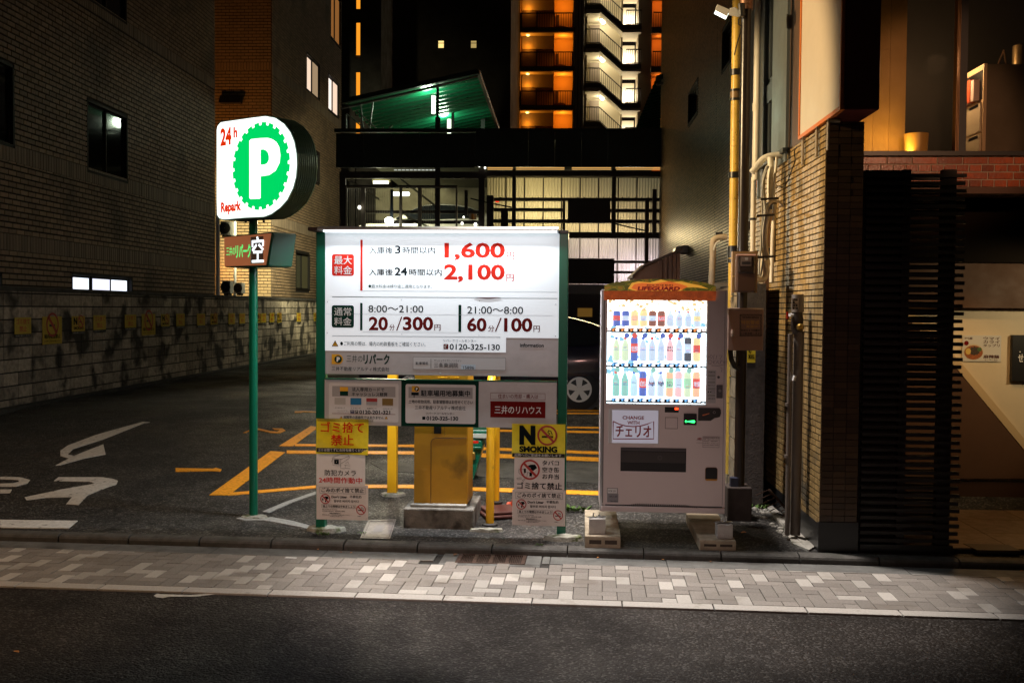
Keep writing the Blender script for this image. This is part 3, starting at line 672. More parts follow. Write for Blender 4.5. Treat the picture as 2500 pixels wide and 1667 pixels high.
# main panel
zb = fr.k('c5', 1100, 1320)[1]; ztop = hz - .002
mp = obj('main_panel', MB().box(xl, xr, -.012, .02, zb, ztop), M_SILVER, t, bevel=.002)
PANE = mat('backlit_sheet', (.80, .82, .84), .4, em=(.85, .93, 1.0), es=.42)
zs1 = fr.k('c5', 600, 1112)[1]; zs2 = fr.k('c5', 1900, 1000)[1]; xs1 = fr.k('c5', 1705, 1000)[0]
Y1 = -.0145
obj('sheet', MB().sheet([(xl, zs1), (xs1, zs1), (xs1, zs2), (xr, zs2), (xr, ztop), (xl, ztop)], Y1), PANE, mp)
def line(b, m, y=Y1 - .0012, name='rule', crop='c5', fr_=None, par=None):
    f = fr_ or fr; x0, x1, z0, z1 = f.rect(crop, b, y); return obj(name, MB().sheet([(x0, z0), (x1, z0), (x1, z1), (x0, z1)], y), m, par or mp)
def badge(b, m, r=.012, y=Y1 - .0012, crop='c5', name='badge', f=None, par=None):
    x0, x1, z0, z1 = (f or fr).rect(crop, b, y); return obj(name, MB().sheet(rrect(x0, x1, z0, z1, r), y), m, par or mp)
def T(s, b, m, off=0.0, y=Y1 - .0012, crop='c5', f=None, par=None, **k):
    return txt(s, (f or fr).rect(crop, b, y), y, m, par or mp, off, **k)
BB = .018
badge((212, 283, 401, 469), M_RED, .02)
for s, b in (('最大', (232, 298, 383, 370)), ('料金', (232, 384, 383, 456))): T(s, b, M_WHITE, BB, Y1 - .003)
line((455, 160, 475, 595), M_RED)
T('入庫後', (530, 222, 735, 280), M_INK, .02); T('3', (752, 210, 800, 279), M_INK, .02); T('時間以内', (818, 222, 1095, 280), M_INK, .02)
T('1,600', (1175, 183, 1695, 338), M_RED, .03); T('円', (1710, 265, 1774, 328), M_RED, .01)
T('入庫後', (528, 407, 735, 466), M_INK, .022); T('24', (748, 396, 858, 466), M_INK, .025); T('時間以内', (874, 408, 1152, 467), M_INK, .022)
T('2,100', (1172, 370, 1693, 526), M_RED, .03); T('円', (1707, 453, 1770, 515), M_RED, .01)
T('●最大料金は繰り返し適用となります。', (525, 543, 1070, 574), M_INKG)
line((212, 645, 475, 650), M_INKG); line((475, 650, 1440, 654), M_INKG); line((1440, 658, 2145, 662), M_INKG)
# peeling flap of the film at the fold
x0, z0 = fr.k('c5', 1435, 652); x1, z1 = fr.k('c5', 1665, 660)
pts = [(x0 + (x1 - x0) * i / 10, z0 - .014 * math.sin(math.pi * i / 10)) for i in range(11)]
obj('peeling_film', MB().prism(pts, Y1 - .006, Y1 - .002), mat('film_shadow', (.12, .05, .04), .6), mp)
badge((210, 720, 401, 912), M_INKG, .02)
for s, b in (('通常', (232, 740, 378, 810)), ('料金', (232, 824, 378, 893))): T(s, b, M_WHITE, BB, Y1 - .003)
line((453, 700, 474, 935), M_INKG); line((1296, 717, 1321, 950), M_INKG)
T('8:00～21:00', (525, 722, 995, 782), M_INK, .015); T('20', (528, 818, 692, 937), M_DRED, .032); T('分', (705, 882, 750, 936), M_DRED, .02); T('/', (762, 818, 815, 937), M_DRED, -.01)
T('300', (820, 818, 1080, 937), M_DRED, .032); T('円', (1090, 885, 1142, 937), M_DRED, .03)
T('21:00～8:00', (1372, 732, 1850, 794), M_INK, .015); T('60', (1370, 826, 1537, 946), M_DRED, .032); T('分', (1550, 893, 1603, 946), M_DRED, .02); T('/', (1608, 828, 1667, 946), M_DRED, -.01)
T('100', (1687, 829, 1930, 949), M_DRED, .032); T('円', (1940, 896, 1993, 949), M_DRED, .03)
line((475, 950, 1300, 953), mat('pale_rule', (.4, .41, .42), .5)); line((160, 800, 2105, 803), _mats['pale_rule']); line((475, 600, 2140, 603), _mats['pale_rule'])
line((212, 983, 900, 987), M_INK); line((900, 989, 1655, 993), M_INK)
def warn(b, crop='c5', f=None, par=None, y=Y1 - .0012):
    x0, x1, z0, z1 = (f or fr).rect(crop, b, y)
    o = obj('warning_sign', MB().sheet([(x0, z0), (x1, z0), ((x0 + x1) / 2, z1)], y), M_INK, par or mp)
    d = (x1 - x0) * .13; obj('warning_face', MB().sheet([(x0 + d, z0 + d * .6), (x1 - d, z0 + d * .6), ((x0 + x1) / 2, z1 - d * 1.1)], y - .001), mat('amber', (.75, .40, .01), .5), par or mp)
    w = (x1 - x0) * .045; c = (x0 + x1) / 2; h = z1 - z0; obj('warning_mark', MB().sheet([(c - w, z0 + h * .3), (c + w, z0 + h * .3), (c + w, z0 + h * .68), (c - w, z0 + h * .68)], y - .002), M_INK, par or mp)
warn((210, 1020, 268, 1072))
T('●ご利用の際は、場内の約款看板をご確認ください。', (283, 1032, 1015, 1070), M_INK, .012)
T('リパークコールセンター', (1167, 1012, 1450, 1036), M_INK, .015)
badge((1168, 1052, 1210, 1097), M_DRED, .003); o = T('✆', (1174, 1058, 1204, 1092), M_WHITE, .03, Y1 - .003)
T('0120-325-130', (1220, 1052, 1652, 1104), M_INK, .022)
T('information', (1823, 1046, 2028, 1080), M_INK, .03)
# operator mark: yellow D with a dark disc and a P
x0, x1, z0, z1 = fr.rect('c5', (210, 1140, 307, 1225), Y1)
def dmark(x0, x1, z0, z1, y, par, c1, c2, c3):
    r = (z1 - z0) / 2; cx = x1 - r; n = 24
    poly = [(x0, z0), (cx, z0)] + [(cx + r * math.sin(math.pi * k / n), (z0 + z1) / 2 - r * math.cos(math.pi * k / n)) for k in range(1, n)] + [(cx, z1), (x0, z1)]
    obj('emblem', MB().sheet(poly, y), c1, par)
    obj('emblem_disc', MB().sheet([(cx + r * .76 * math.cos(2 * math.pi * k / 30), (z0 + z1) / 2 + r * .76 * math.sin(2 * math.pi * k / 30)) for k in range(30)], y - .001), c2, par)
    txt('P', (cx - r * .3, cx + r * .38, (z0 + z1) / 2 - r * .48, (z0 + z1) / 2 + r * .48), y - .002, c3, par, .07)
dmark(x0, x1, z0, z1, Y1, mp, _mats['amber'], M_INKG, M_WHITE)
T('三井の', (337, 1147, 473, 1208), M_INKG, -.005); T('リパーク', (484, 1142, 703, 1224), M_INKG, .06)
T('三井不動産リアルティ株式会社', (210, 1248, 703, 1284), M_INK, .012)
x0, x1, z0, z1 = fr.rect('c5', (907, 1166, 1702, 1273), Y1)
obj('name_frame', MB().sheet(rrect(x0, x1, z0, z1, .006), Y1), M_INK, mp); d = .0018
obj('name_plate', MB().sheet(rrect(x0 + d, x1 - d, z0 + d, z1 - d, .005), Y1 - .001), mat('name_plate_grey', (.62, .63, .64), .4), mp)
Y2 = Y1 - .0025
T('駐車場名', (930, 1205, 1035, 1229), M_INK, .02, Y2); line((1059, 1178, 1062, 1260), M_INK, Y2)
T('サンジョウヒガシノトウイン', (1087, 1185, 1322, 1204), M_INK, 0, Y2); T('三条東洞院', (1087, 1214, 1293, 1255), M_INK, .008, Y2)
badge((1320, 1228, 1443, 1270), mat('blue_sticker', (.55, .68, .80), .5), .001, Y2); T('15896', (1336, 1241, 1430, 1267), M_INK, .0, Y2 - .0015)
for bxp in ((180, 690), (815, 672), (1480, 682), (2130, 712), (175, 955), (815, 965), (1475, 975), (2128, 985), (175, 1290), (495, 1298), (815, 1300), (1143, 1303), (1472, 1310), (1797, 1315), (2100, 1300)):
    x, z = fr.k('c5', *bxp); obj('bolt', MB().add([(x + .006 * math.cos(k), -.014, z + .006 * math.sin(k)) for k in np.linspace(0, 2 * math.pi, 9)[:-1]] + [(x, -.018, z)], [((k + 1) % 8, k, 8)[::-1] for k in range(8)]), M_SILVER, mp)
# the lower three panels
zl0 = fr.k('c6', 1100, 478)[1]; zl1 = fr.k('c6', 1100, 95)[1]
lp = obj('lower_panel', MB().box(xl, fr.k('c6', 2076, 300)[0], -.03, .0, zl0, zl1), M_SILVER, t, bevel=.002)
Y3 = -.0325
xg0, xg1 = fr.k('c6', 788, 300)[0], fr.k('c6', 1430, 300)[0]
obj('dark_field', MB().sheet([(xg0, zl0), (xg1, zl0), (xg1, zl1), (xg0, zl1)], Y3 + .001), M_INKG, lp)
obj('top_trim', MB().box(xl, fr.k('c6', 2076, 300)[0], -.05, -.0, zl1, zl1 + .008), M_GREEN, t)
def TQ(s, b, m=M_INK, off=.015, y=Y3 - .002, crop='q3'): return T(s, b, m, off, y, crop, fr, lp)
WP = mat('plate_white', (.66, .66, .67), .4); GP = mat('plate_grey', (.36, .36, .37), .45)
badge((135, 92, 1135, 645), WP, .016, Y3, 'q3', 'plate', fr, lp); badge((182, 135, 1090, 285), GP, .003, Y3 - .001, 'q3', 'plate_head', fr, lp)
badge((293, 143, 410, 205), _mats['amber'], .001, Y3 - .002, 'q3', 'card_mark', fr, lp); badge((293, 205, 410, 268), M_INKG, .001, Y3 - .002, 'q3', 'card_mark', fr, lp)
TQ('法人専用カードで', (465, 152, 930, 208), off=.03); TQ('キャッシュレス精算', (465, 222, 975, 277), off=.03)
for k, (a, col) in enumerate(((217, (.45, .45, .43)), (444, (.01, .17, .38)), (672, (.35, .03, .03)), (900, (.22, .14, .03)))):
    badge((a, 298 + k * 4, a + 157, 396 + k * 4), mat('card_%d' % k, col, .4), .002, Y3 - .001, 'q3', 'pay_card', fr, lp)
    if k == 2: badge((a, 355, a + 157, 404), mat('card_b', (.35, .36, .38), .4), .002, Y3 - .002, 'q3', 'pay_card', fr, lp)
    TQ(('ビジネスカード', 'ＫＳカード', '加盟店カード', 'ＡＭＳカード')[k], (a + 8, 432 + k * 5, a + 147, 452 + k * 5))
    if k: TQ(('', '総合サービスカード', 'ショッピングカード', 'ポイントサービス')[k], (a, 412, a + 155, 422), off=0)
TQ('リワードビジネスカード', (254, 476, 432, 490), off=0); TQ('インフォメーションデスク', (254, 502, 432, 516), off=0)
badge((442, 474, 502, 522), mat('navy', (.02, .03, .10), .5), .001, Y3 - .001, 'q3', 'label_box', fr, lp); TQ('無料', (452, 480, 494, 500), M_WHITE, 0, Y3 - .0025)
badge((512, 476, 556, 524), M_INK, .002, Y3 - .001, 'q3', 'phone_box', fr, lp); TQ('✆', (518, 482, 550, 518), M_WHITE, .02, Y3 - .0025)
TQ('0120-201-321', (570, 478, 1015, 534), off=.03)
line((182, 528, 1090, 534), M_DRED, Y3 - .001, crop='q3', par=lp); warn((288, 560, 335, 600), 'q3', fr, lp, Y3 - .001); warn((932, 562, 982, 604), 'q3', fr, lp, Y3 - .001)
TQ('故障等の連絡先ではありません', (345, 558, 922, 602), off=.025)
badge((1235, 108, 2240, 668), WP, .016, Y3 - .001, 'q3', 'plate', fr, lp); badge((1278, 148, 2198, 308), GP, .003, Y3 - .002, 'q3', 'plate_head', fr, lp)
Y4 = Y3 - .004
x0, x1, z0, z1 = fr.rect('q3', (1325, 130, 1438, 215), Y4); dmark(x0, x1, z0, z1, Y4, lp, _mats['amber'], M_INK, M_WHITE)
badge((1318, 222, 1425, 262), M_INK, .002, Y4, 'q3', 'mark_plate', fr, lp); badge((1352, 262, 1364, 296), M_INK, .001, Y4, 'q3', 'mark_pole', fr, lp)
TQ('駐車場用地募集中', (1458, 192, 2160, 278), M_INK, .04, Y4)
TQ('土地の有効活用、駐車場管理はお任せください', (1280, 332, 2200, 385), M_INK, .025, Y4); TQ('三井不動産リアルティ株式会社', (1370, 412, 2098, 474), M_INK, .01, Y4)
TQ('リパークコールセンター', (1530, 508, 1938, 540), M_INK, .025, Y4); badge((1475, 568, 1520, 612), M_INK, .002, Y4, 'q3', 'phone_box', fr, lp)
TQ('0120-325-130', (1535, 565, 1992, 624), M_INK, .03, Y4)
x0, x1, z0, z1 = fr.rect('c6', (1525, 203, 1982, 258), Y3)
obj('title_frame', MB().box(x0, x1, Y3 - .002, Y3, z1 - .002, z1).box(x0, x1, Y3 - .002, Y3, z0, z0 + .002).box(x0, x0 + .002, Y3 - .002, Y3, z0, z1).box(x1 - .002, x1, Y3 - .002, Y3, z0, z1), M_DRED, lp)
TQ('住まいの売却・購入は', (1588, 212, 1922, 248), M_DRED, .01, Y3 - .001, 'c6')
badge((1524, 272, 1982, 407), M_DRED, .001, Y3 - .001, 'c6', 'title_block', fr, lp); TQ('三井のリハウス', (1560, 310, 1948, 376), M_WHITE, .02, Y3 - .003, 'c6')
for q in ((170, 105), (480, 112), (1742, 132), (2058, 135)):
    x, z = fr.k('c6', *q, -.03); obj('bolt', MB().add([(x + .006 * math.cos(k), Y3 + .002, z + .006 * math.sin(k)) for k in np.linspace(0, 2 * math.pi, 9)[:-1]] + [(x, Y3 - .003, z)], [((k + 1) % 8, k, 8)[::-1] for k in range(8)]), M_SILVER, lp)

# ---- notices taped to the posts: every sheet is a thing
PINK = mat('laminated_paper', (.78, .73, .70), .4, noise=(4, .05))
def notice(name, label, crop, box, y, m, curl=.0, seed=0, wav=.0):
    x0, x1, z0, z1 = BF.rect(crop, box, y); p = BF.loc + BF.X * x0 + BF.Y * y + V((0, 0, z0))
    t, f = thing(name, label, 'notice', p, B_RZ, 'notices fixed to the posts of the price board')
    W = x1 - x0; H = z1 - z0; n = 14; mb = MB(); r = random.Random(seed)
    ph = r.random() * 6
    for j in range(n + 1):
        for i in range(n + 1):
            u = i / n; v = j / n
            yy = -wav * (.5 + .5 * math.sin(ph + u * 7 + v * 4)) * (abs(v - .5) + .4) - curl * (u ** 3) * (1 - v) - curl * .5 * v ** 4 * math.sin(u * 9)
            mb.v.append((u * W, yy, v * H))
    for j in range(n):
        for i in range(n): a = j * (n + 1) + i; mb.f.append((a, a + 1, a + n + 2, a + n + 1))
    obj('sheet', mb, m, t, smooth=True)
    return t, f
def nosmoke(t, f, crop, b, y, ro=.5, cig=True):
    x0, x1, z0, z1 = f.rect(crop, b, y); cx, cz = (x0 + x1) / 2, (z0 + z1) / 2; R = (z1 - z0) / 2; sx = (x1 - x0) / (z1 - z0)
    if cig:
        obj('cigarette', MB().box(cx - R * .55, cx + R * .35, y - .0005, y, cz - R * .22, cz - R * .05).box(cx + R * .4, cx + R * .55, y - .0005, y, cz - R * .22, cz - R * .05), M_INK, t)
        obj('smoke_mark', MB().tube([(cx + R * .1, y, cz + R * .02), (cx + R * .25, y, cz + R * .18), (cx + R * .05, y, cz + R * .3), (cx + R * .12, y, cz + R * .5), (cx + R * .35, y, cz + R * .42), (cx + R * .5, y, cz + R * .1)], R * .04, 4), M_INK, t)
    else:
        obj('hand_mark', MB().sheet([(cx - R * .15, cz - R * .05), (cx + R * .35, cz - R * .1), (cx + R * .7, cz + R * .2), (cx + R * .5, cz + R * .52), (cx + R * .05, cz + R * .5), (cx - R * .35, cz + R * .3), (cx + R * .1, cz + R * .2)], y), M_INK, t)
        obj('litter_mark', MB().box(cx - R * .05, cx + R * .2, y - .0005, y, cz - R * .65, cz - R * .25).box(cx - R * .6, cx - R * .4, y - .0005, y, cz - R * .3, cz + R * .1), M_INK, t)
    o = ring(cx, cz, R, R * .83, y - .0015, 40, sx)
    a = R * .86 * .707; wd = R * .08
    o.add([(cx - a * sx - wd, y - .0015, cz + a - wd), (cx - a * sx + wd, y - .0015, cz + a + wd), (cx + a * sx + wd, y - .0015, cz - a + wd), (cx + a * sx - wd, y - .0015, cz - a - wd)], [(0, 3, 2, 1)])
    obj('ban_ring', o, mat('ban_red', (.45, .03, .02), .5), t)
def strip(t, f, crop, b, y, m, name='strip'):
    x0, x1, z0, z1 = f.rect(crop, b, y); obj(name, MB().sheet([(x0, z0), (x1, z0), (x1, z1), (x0, z1)], y), m, t)
def frame(t, f, crop, b, y, w=.0016):
    x0, x1, z0, z1 = f.rect(crop, b, y)
    obj('text_frame', MB().box(x0, x1, y - .0005, y, z1 - w, z1).box(x0, x1, y - .0005, y, z0, z0 + w).box(x0, x0 + w, y - .0005, y, z0, z1).box(x1 - w, x1, y - .0005, y, z0, z1), M_INKG, t)
# left post
t, f = notice('notice_sheet', 'crumpled yellow sheet with red lettering taped above the camera notice on the left post', 'l8', (65, 10, 732, 460), -.07, M_YEL, .02, 3, .012)
e = -.022
txt('ゴミ捨て', f.rect('l8', (122, 52, 668, 186), e), e, M_RED, t, .03); txt('禁止', f.rect('l8', (252, 212, 538, 350), e), e, M_RED, t, .03)
strip(t, f, 'l8', (65, 385, 722, 440), -.0225, M_BLACK); txt('ゴミは捨てずにお持ち帰りください', f.rect('l8', (85, 388, 708, 428), -.0245), -.0245, M_WHITE, t, .02)
tp = obj('tape', MB().box(*f.rect('l8', (75, 5, 790, 60), -.02)[:2], -.024, -.023, *f.rect('l8', (75, 5, 790, 45), -.02)[2:]), glass('clear_tape', (.85, .85, .85), .12, .25), t)
t, f = notice('notice_sheet', 'white notice with a drawn security camera under the yellow sheet on the left post', 'l8', (64, 420, 688, 850), -.062, M_SHEET, 0, 4, .002); e = -.006
txt('防犯カメラ', f.rect('l8', (172, 662, 568, 736), e), e, M_INK, t, .012); txt('24時間作動中', f.rect('l8', (97, 756, 648, 832), e), e, M_RED, t, .02)
def poly_lines(t, f, crop, pts, y, m, r=.0011):
    p = [f.k(crop, a, b, y) for a, b in pts]; obj('drawing', MB().tube([(x, y, z) for x, z in p], r, 4), m, t)
for pl_ in (((275, 515), (275, 600), (370, 608), (375, 525), (275, 515)), ((258, 560), (275, 500), (380, 462), (470, 465), (483, 485), (372, 530)), ((483, 485), (483, 515), (375, 585)), ((375, 600), (370, 640), (430, 645), (435, 600)), ((435, 580), (465, 560), (497, 612), (420, 600)), ((430, 640), (497, 645))): poly_lines(t, f, 'l8', pl_, e, M_INK)
strip(t, f, 'l8', (292, 530, 350, 588), e, M_INK, 'lens'); x, z = f.k('l8', 321, 560, e); obj('lens_ring', ring(x, z, .0035, .002, e - .001, 16), M_SHEET, t)
def litter_notice(label, crop, box, m0, y):
    t, f = notice('notice_board', label, crop, box, y, PINK, .003, 5, .0)
    e = -.005; X0, Y0, X1, Y1_ = box; sx = (X1 - X0) / 660.; sy = (Y1_ - Y0) / 450.
    def b(a, c, d, g): return (X0 + a * sx, Y0 + c * sy, X0 + d * sx, Y0 + g * sy)
    frame(t, f, crop, b(42, 32, 625, 115), e); txt('ごみのポイ捨て禁止', f.rect(crop, b(65, 42, 606, 100), e), e, M_INK, t, .03)
    nosmoke(t, f, crop, b(50, 118, 176, 245), e, cig=False); txt("Don't Litter", f.rect(crop, b(192, 140, 392, 172), e), e, M_INK, t, .03); txt('不要乱扔', f.rect(crop, b(425, 138, 573, 172), e), e, M_INK, t, .03)
    txt('함부로 버리지 맙시다', f.rect(crop, b(222, 195, 542, 228), e), e, M_INK, t, .03)
    frame(t, f, crop, b(65, 255, 503, 300), e, .0012); txt('路上での喫煙はやめましょう', f.rect(crop, b(82, 262, 488, 294), e), e, M_INK, t, .03)
    nosmoke(t, f, crop, b(508, 256, 630, 385), e)
    txt('Stop smoking on the streets', f.rect(crop, b(70, 312, 268, 322), e), e, M_INK, t, .03); txt('길거리에서 흡연금지　請勿在路上吸煙', f.rect(crop, b(70, 332, 360, 344), e), e, M_INK, t, .03)
    txt('喫煙は喫煙場所で。', f.rect(crop, b(170, 358, 310, 374), e), e, M_INK, t, .03); txt('吸殻のぽい捨て、禁止区域での喫煙は罰せられます。', f.rect(crop, b(72, 380, 430, 392), e), e, M_INK, t, .01); txt('京都市の条例です。', f.rect(crop, b(175, 398, 335, 410), e), e, M_INK, t, .01)
    txt('京都市', f.rect(crop, b(525, 398, 570, 410), e), e, M_INK, t, .03)
    for a, c in ((18, 12), (640, 12), (18, 435), (640, 435)):
        x, z = f.k(crop, *[v for v in (X0 + a * sx, Y0 + c * sy)], e); obj('rivet', MB().box(x - .002, x + .002, e - .001, e, z - .002, z + .002), M_DARK, t)
litter_notice('lowest pink-white Don\'t Litter notice on the left post of the price board', 'l8', (65, 850, 725, 1298), None, -.082)
# right post
t, f = notice('notice_sheet', 'wrinkled yellow NO SMOKING sheet on the right post of the price board', 'n2', (52, 76, 732, 500), -.07, M_YEL, .0, 8, .012); e = -.022
txt('N', f.rect('n2', (146, 97, 350, 342), e), e, M_INK, t, .07); nosmoke(t, f, 'n2', (375, 95, 630, 350), e); txt('SMOKING', f.rect('n2', (146, 360, 630, 438), e), e, M_INK, t, .05)
strip(t, f, 'n2', (55, 452, 727, 500), -.0225, M_BLACK); txt('近隣へのご配慮をお願いします', f.rect('n2', (82, 456, 682, 494), -.0245), -.0245, M_WHITE, t, .012)
t, f = notice('notice_sheet', 'white no littering notice with a hand dropping rubbish on the right post', 'n2', (82, 500, 722, 915), -.062, PINK, 0, 9, .002); e = -.006
nosmoke(t, f, 'n2', (155, 530, 408, 788), e, cig=False)
for i, s in enumerate(('タバコ', '空き缶', 'お弁当')): txt(s, f.rect('n2', (440, 543 + 86 * i, 650, 603 + 88 * i), e), e, M_INK, t, .03)
txt('ゴミ捨て禁止', f.rect('n2', (118, 822, 688, 908), e), e, M_INK, t, .04)
for pl_ in (((140, 655), (215, 655), (232, 690), (175, 735), (140, 700), (140, 655)), ((250, 690), (308, 712), (290, 782), (238, 770), (250, 690)), ((115, 765), (170, 760), (172, 782), (118, 785), (115, 765)), ((180, 795), (235, 765), (195, 808), (180, 795))): poly_lines(t, f, 'n2', pl_, e, M_INK, .0014)
litter_notice('lowest pink-white Don\'t Litter notice on the right post of the price board', 'n2', (55, 915, 733, 1372), None, -.082)

# ---- concrete pads round the posts
def pad(label, cx, cy, rx, ry, h=.03, seed=1):
    p = G(cx, cy); n = 18; r = random.Random(seed); rr = [1 + r.uniform(-.14, .14) for _ in range(n)]
    t = obj('concrete_pad', MB(), None); bpy.data.objects.remove(t)
    mb = MB(); top = []; bot = []
    for k in range(n):
        a = 2 * math.pi * k / n; x, y = rx * rr[k] * math.cos(a), ry * rr[k] * math.sin(a); bot.append((x, y, -.03)); top.append((x * .86, y * .86, h + r.uniform(-.006, .006)))
    mb.add(bot + top + [(0, 0, h + .005)], [(k, (k + 1) % n, n + (k + 1) % n, n + k) for k in range(n)] + [(n + k, n + (k + 1) % n, 2 * n) for k in range(n)])
    o = obj('concrete_pad', mb, mat('mossy_concrete', (.30, .29, .24), .9, noise=(20, .3), bump=(60, 1, .01), dirt=(9, (.07, .09, .02), .56)), loc=p, smooth=True); tag(o, label, 'concrete pad', 'concrete pads at the feet of the posts'); return o
pad('rough concrete pad round the foot of the left board post', 795, 1294, .17, .10, seed=2)
pad('mossy concrete pad round the foot of the right board post', 1376, 1316, .17, .09, seed=3)
pad('worn concrete patch at the foot of the green sign pole', 622, 1262, .14, .10, .012, seed=4)
pad('mossy concrete pad in front of the round yellow guard posts', 1188, 1296, .15, .05, .02, seed=5)
pad('low concrete patch at the foot of the square yellow post', 960, 1207, .13, .10, .015, seed=6)

# ---- handhole lid
t_ = [G(*cr('c6', x, y)) for x, y in ((508, 1262), (742, 1254), (690, 1420), (440, 1412))]
c0 = sum(t_, V()) / 4; t, f = thing('access_cover', 'square pinkish metal access cover in the asphalt beside the left post', 'access cover', c0)
def inset(k, z): return [((p.x - c0.x) * k, (p.y - c0.y) * k, z) for p in t_]
LID = mat('lid_metal', (.19, .165, .16), .5, .3, noise=(25, .15), bump=(200, .4, .002))
q = inset(1, .006); obj('frame', MB().add(q + inset(.90, .006) + [(a, b, -.02) for a, b, _ in q], [(3, 2, 6, 7), (2, 1, 5, 6), (1, 0, 4, 5), (0, 3, 7, 4), (0, 8, 9, 1)] ), LID, t)
obj('rim', MB().add(inset(.885, .008) + inset(.82, .008), [(0, 1, 5, 4), (1, 2, 6, 5), (2, 3, 7, 6), (3, 0, 4, 7)]), LID, t)
obj('lid', MB().add(inset(.81, .004), [(3, 2, 1, 0)]), LID, t)
obj('lid_mark', MB().add([(p[0] * .3, p[1] * .35, .0065) for p in inset(1, 0)], [(3, 2, 1, 0)]), mat('lid_mark', (.2, .18, .18), .6), t)

# ================================================================== YELLOW GATE MACHINE BEHIND THE BOARD
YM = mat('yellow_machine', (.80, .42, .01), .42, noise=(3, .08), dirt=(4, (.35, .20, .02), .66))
g0 = G(*cr('c6', 800, 1322)); g1 = G(*cr('c6', 1385, 1328))
t, fr = thing('payment_machine', 'tall yellow payment cabinet standing on a concrete plinth behind the price board', 'payment machine', (g0.x, g0.y, gz(g0.y)), B_RZ)
zb = fr.k('c6', 1100, 1150)[1]; W = g1.x - g0.x
obj('plinth', MB().box(0, W, 0, .66, -.05, 0.17), mat('plinth_concrete', (.16, .15, .13), .85, noise=(8, .5), bump=(50, .8, .01), dirt=(5, (.05, .045, .035), .55)), t, bevel=.012)
obj('plinth_cap', MB().box(.05, W - .07, .05, .6, .17, .195), M_CONC, t, bevel=.006)
yb = .12
x0 = fr.k('c6', 889, 800, yb)[0]; x1 = fr.k('c6', 1336, 800, yb)[0]
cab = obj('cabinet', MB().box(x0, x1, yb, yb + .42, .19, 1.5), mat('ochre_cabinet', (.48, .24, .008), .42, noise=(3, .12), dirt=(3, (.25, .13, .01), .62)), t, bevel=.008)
dx0 = fr.k('c6', 1030, 800, yb)[0]; dz = fr.k('c6', 1100, 575, yb)[1]
pts = [(dx0, .2), (dx0, dz - .04), (dx0 + .012, dz - .015), (dx0 + .04, dz), (x1 - .01, dz)]
obj('door_gap', MB().tube([(a, yb - .001, b) for a, b in pts], .0025, 6), M_BLACK, t)
xa, xb, za, zb_ = fr.rect('c6', (1055, 440, 1117, 540), yb); obj('slot', MB().box(xa, xb, yb - .006, yb, za, zb_), M_BLACK, t, bevel=.012)
xa = fr.k('c6', 1142, 500, yb)[0]; obj('panel_gap', MB().box(xa, xa + .004, yb - .002, yb, dz + .02, 1.49), mat('dark_yellow', (.3, .15, .01), .6), t)
for a in (1090, 1188):
    xa, xb, za, zb_ = fr.rect('c6', (a, 68, a + 75, 76), yb); obj('vent_louvre', MB().box(xa, xb, yb - .012, yb, za - .004, zb_), YM, t)
    obj('vent_louvre', MB().box(xa, xb, yb - .012, yb, za - .026, zb_ - .024), YM, t)
# square yellow post
p = G(957, 1206); t, f = thing('yellow_post', 'square flat yellow steel post behind the left board post', 'post', p, B_RZ)
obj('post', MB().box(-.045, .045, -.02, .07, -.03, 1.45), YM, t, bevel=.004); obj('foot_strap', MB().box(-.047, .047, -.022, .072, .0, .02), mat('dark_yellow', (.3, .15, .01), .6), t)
# round guard: two uprights joined over the top
p0 = G(1196, 1281); p1 = G(1210, 1226)
t, f = thing('guard_rail', 'round yellow pipe guard with two uprights between cabinet and traffic cone', 'guard rail', p0)
d = p1 - p0; h = 1.32
arc = [V((0, 0, -.02)), V((0, 0, h - .12))] + [V((0, 0, h - .12)) + d * (.5 - .5 * math.cos(a)) * 1 + V((0, 0, .12 * math.sin(a))) for a in np.linspace(.3, math.pi - .3, 7)] + [d + V((0, 0, h - .12)), d + V((0, 0, -.02))]
obj('pipe', MB().tube(arc, .036, 14), YM, t, smooth=True)
for q in (V((0, 0, 0)), d): obj('foot_flange', MB().lathe(q, [(.07, 0), (.07, .012), (.045, .02)], 16), M_DARK, t)
# green bay lock / sensor unit
p = G(1160, 1172); t, f = thing('bay_lock_unit', 'green bay lock box with a slanted lid behind the yellow cabinet', 'parking lock', p, B_RZ)
def zz(y): return f.k('c6', 1400, y)[1]
xa = lambda x, y=700: f.k('c6', x, y)[0]
obj('body', MB().prism([(xa(1330), -.02), (xa(1385), .0), (xa(1462), zz(640)), (xa(1450), zz(600)), (xa(1330), zz(590))], 0, .25), M_GREEN, t, bevel=.005)
obj('top_box', MB().box(xa(1340), xa(1500), .05, .3, zz(565), zz(515)), M_GREEN, t, bevel=.01)
obj('label_plate', MB().box(xa(1372), xa(1494), .035, .048, zz(580), zz(542)), mat('pale_grey_plate', (.5, .52, .45), .5), t, bevel=.004)
obj('handle', MB().box(xa(1385), xa(1452), -.06, -.0, zz(660), zz(645)), M_GREEN, t, bevel=.004)
obj('latch', MB().box(xa(1370), xa(1402), -.05, -.002, zz(752), zz(690)), mat('brass', (.5, .33, .08), .35, .9), t, bevel=.01)
obj('red_label', MB().sheet([(xa(1372), zz(620)), (xa(1425), zz(620)), (xa(1425), zz(598)), (xa(1372), zz(598))][::1], -.002), M_RED, t)
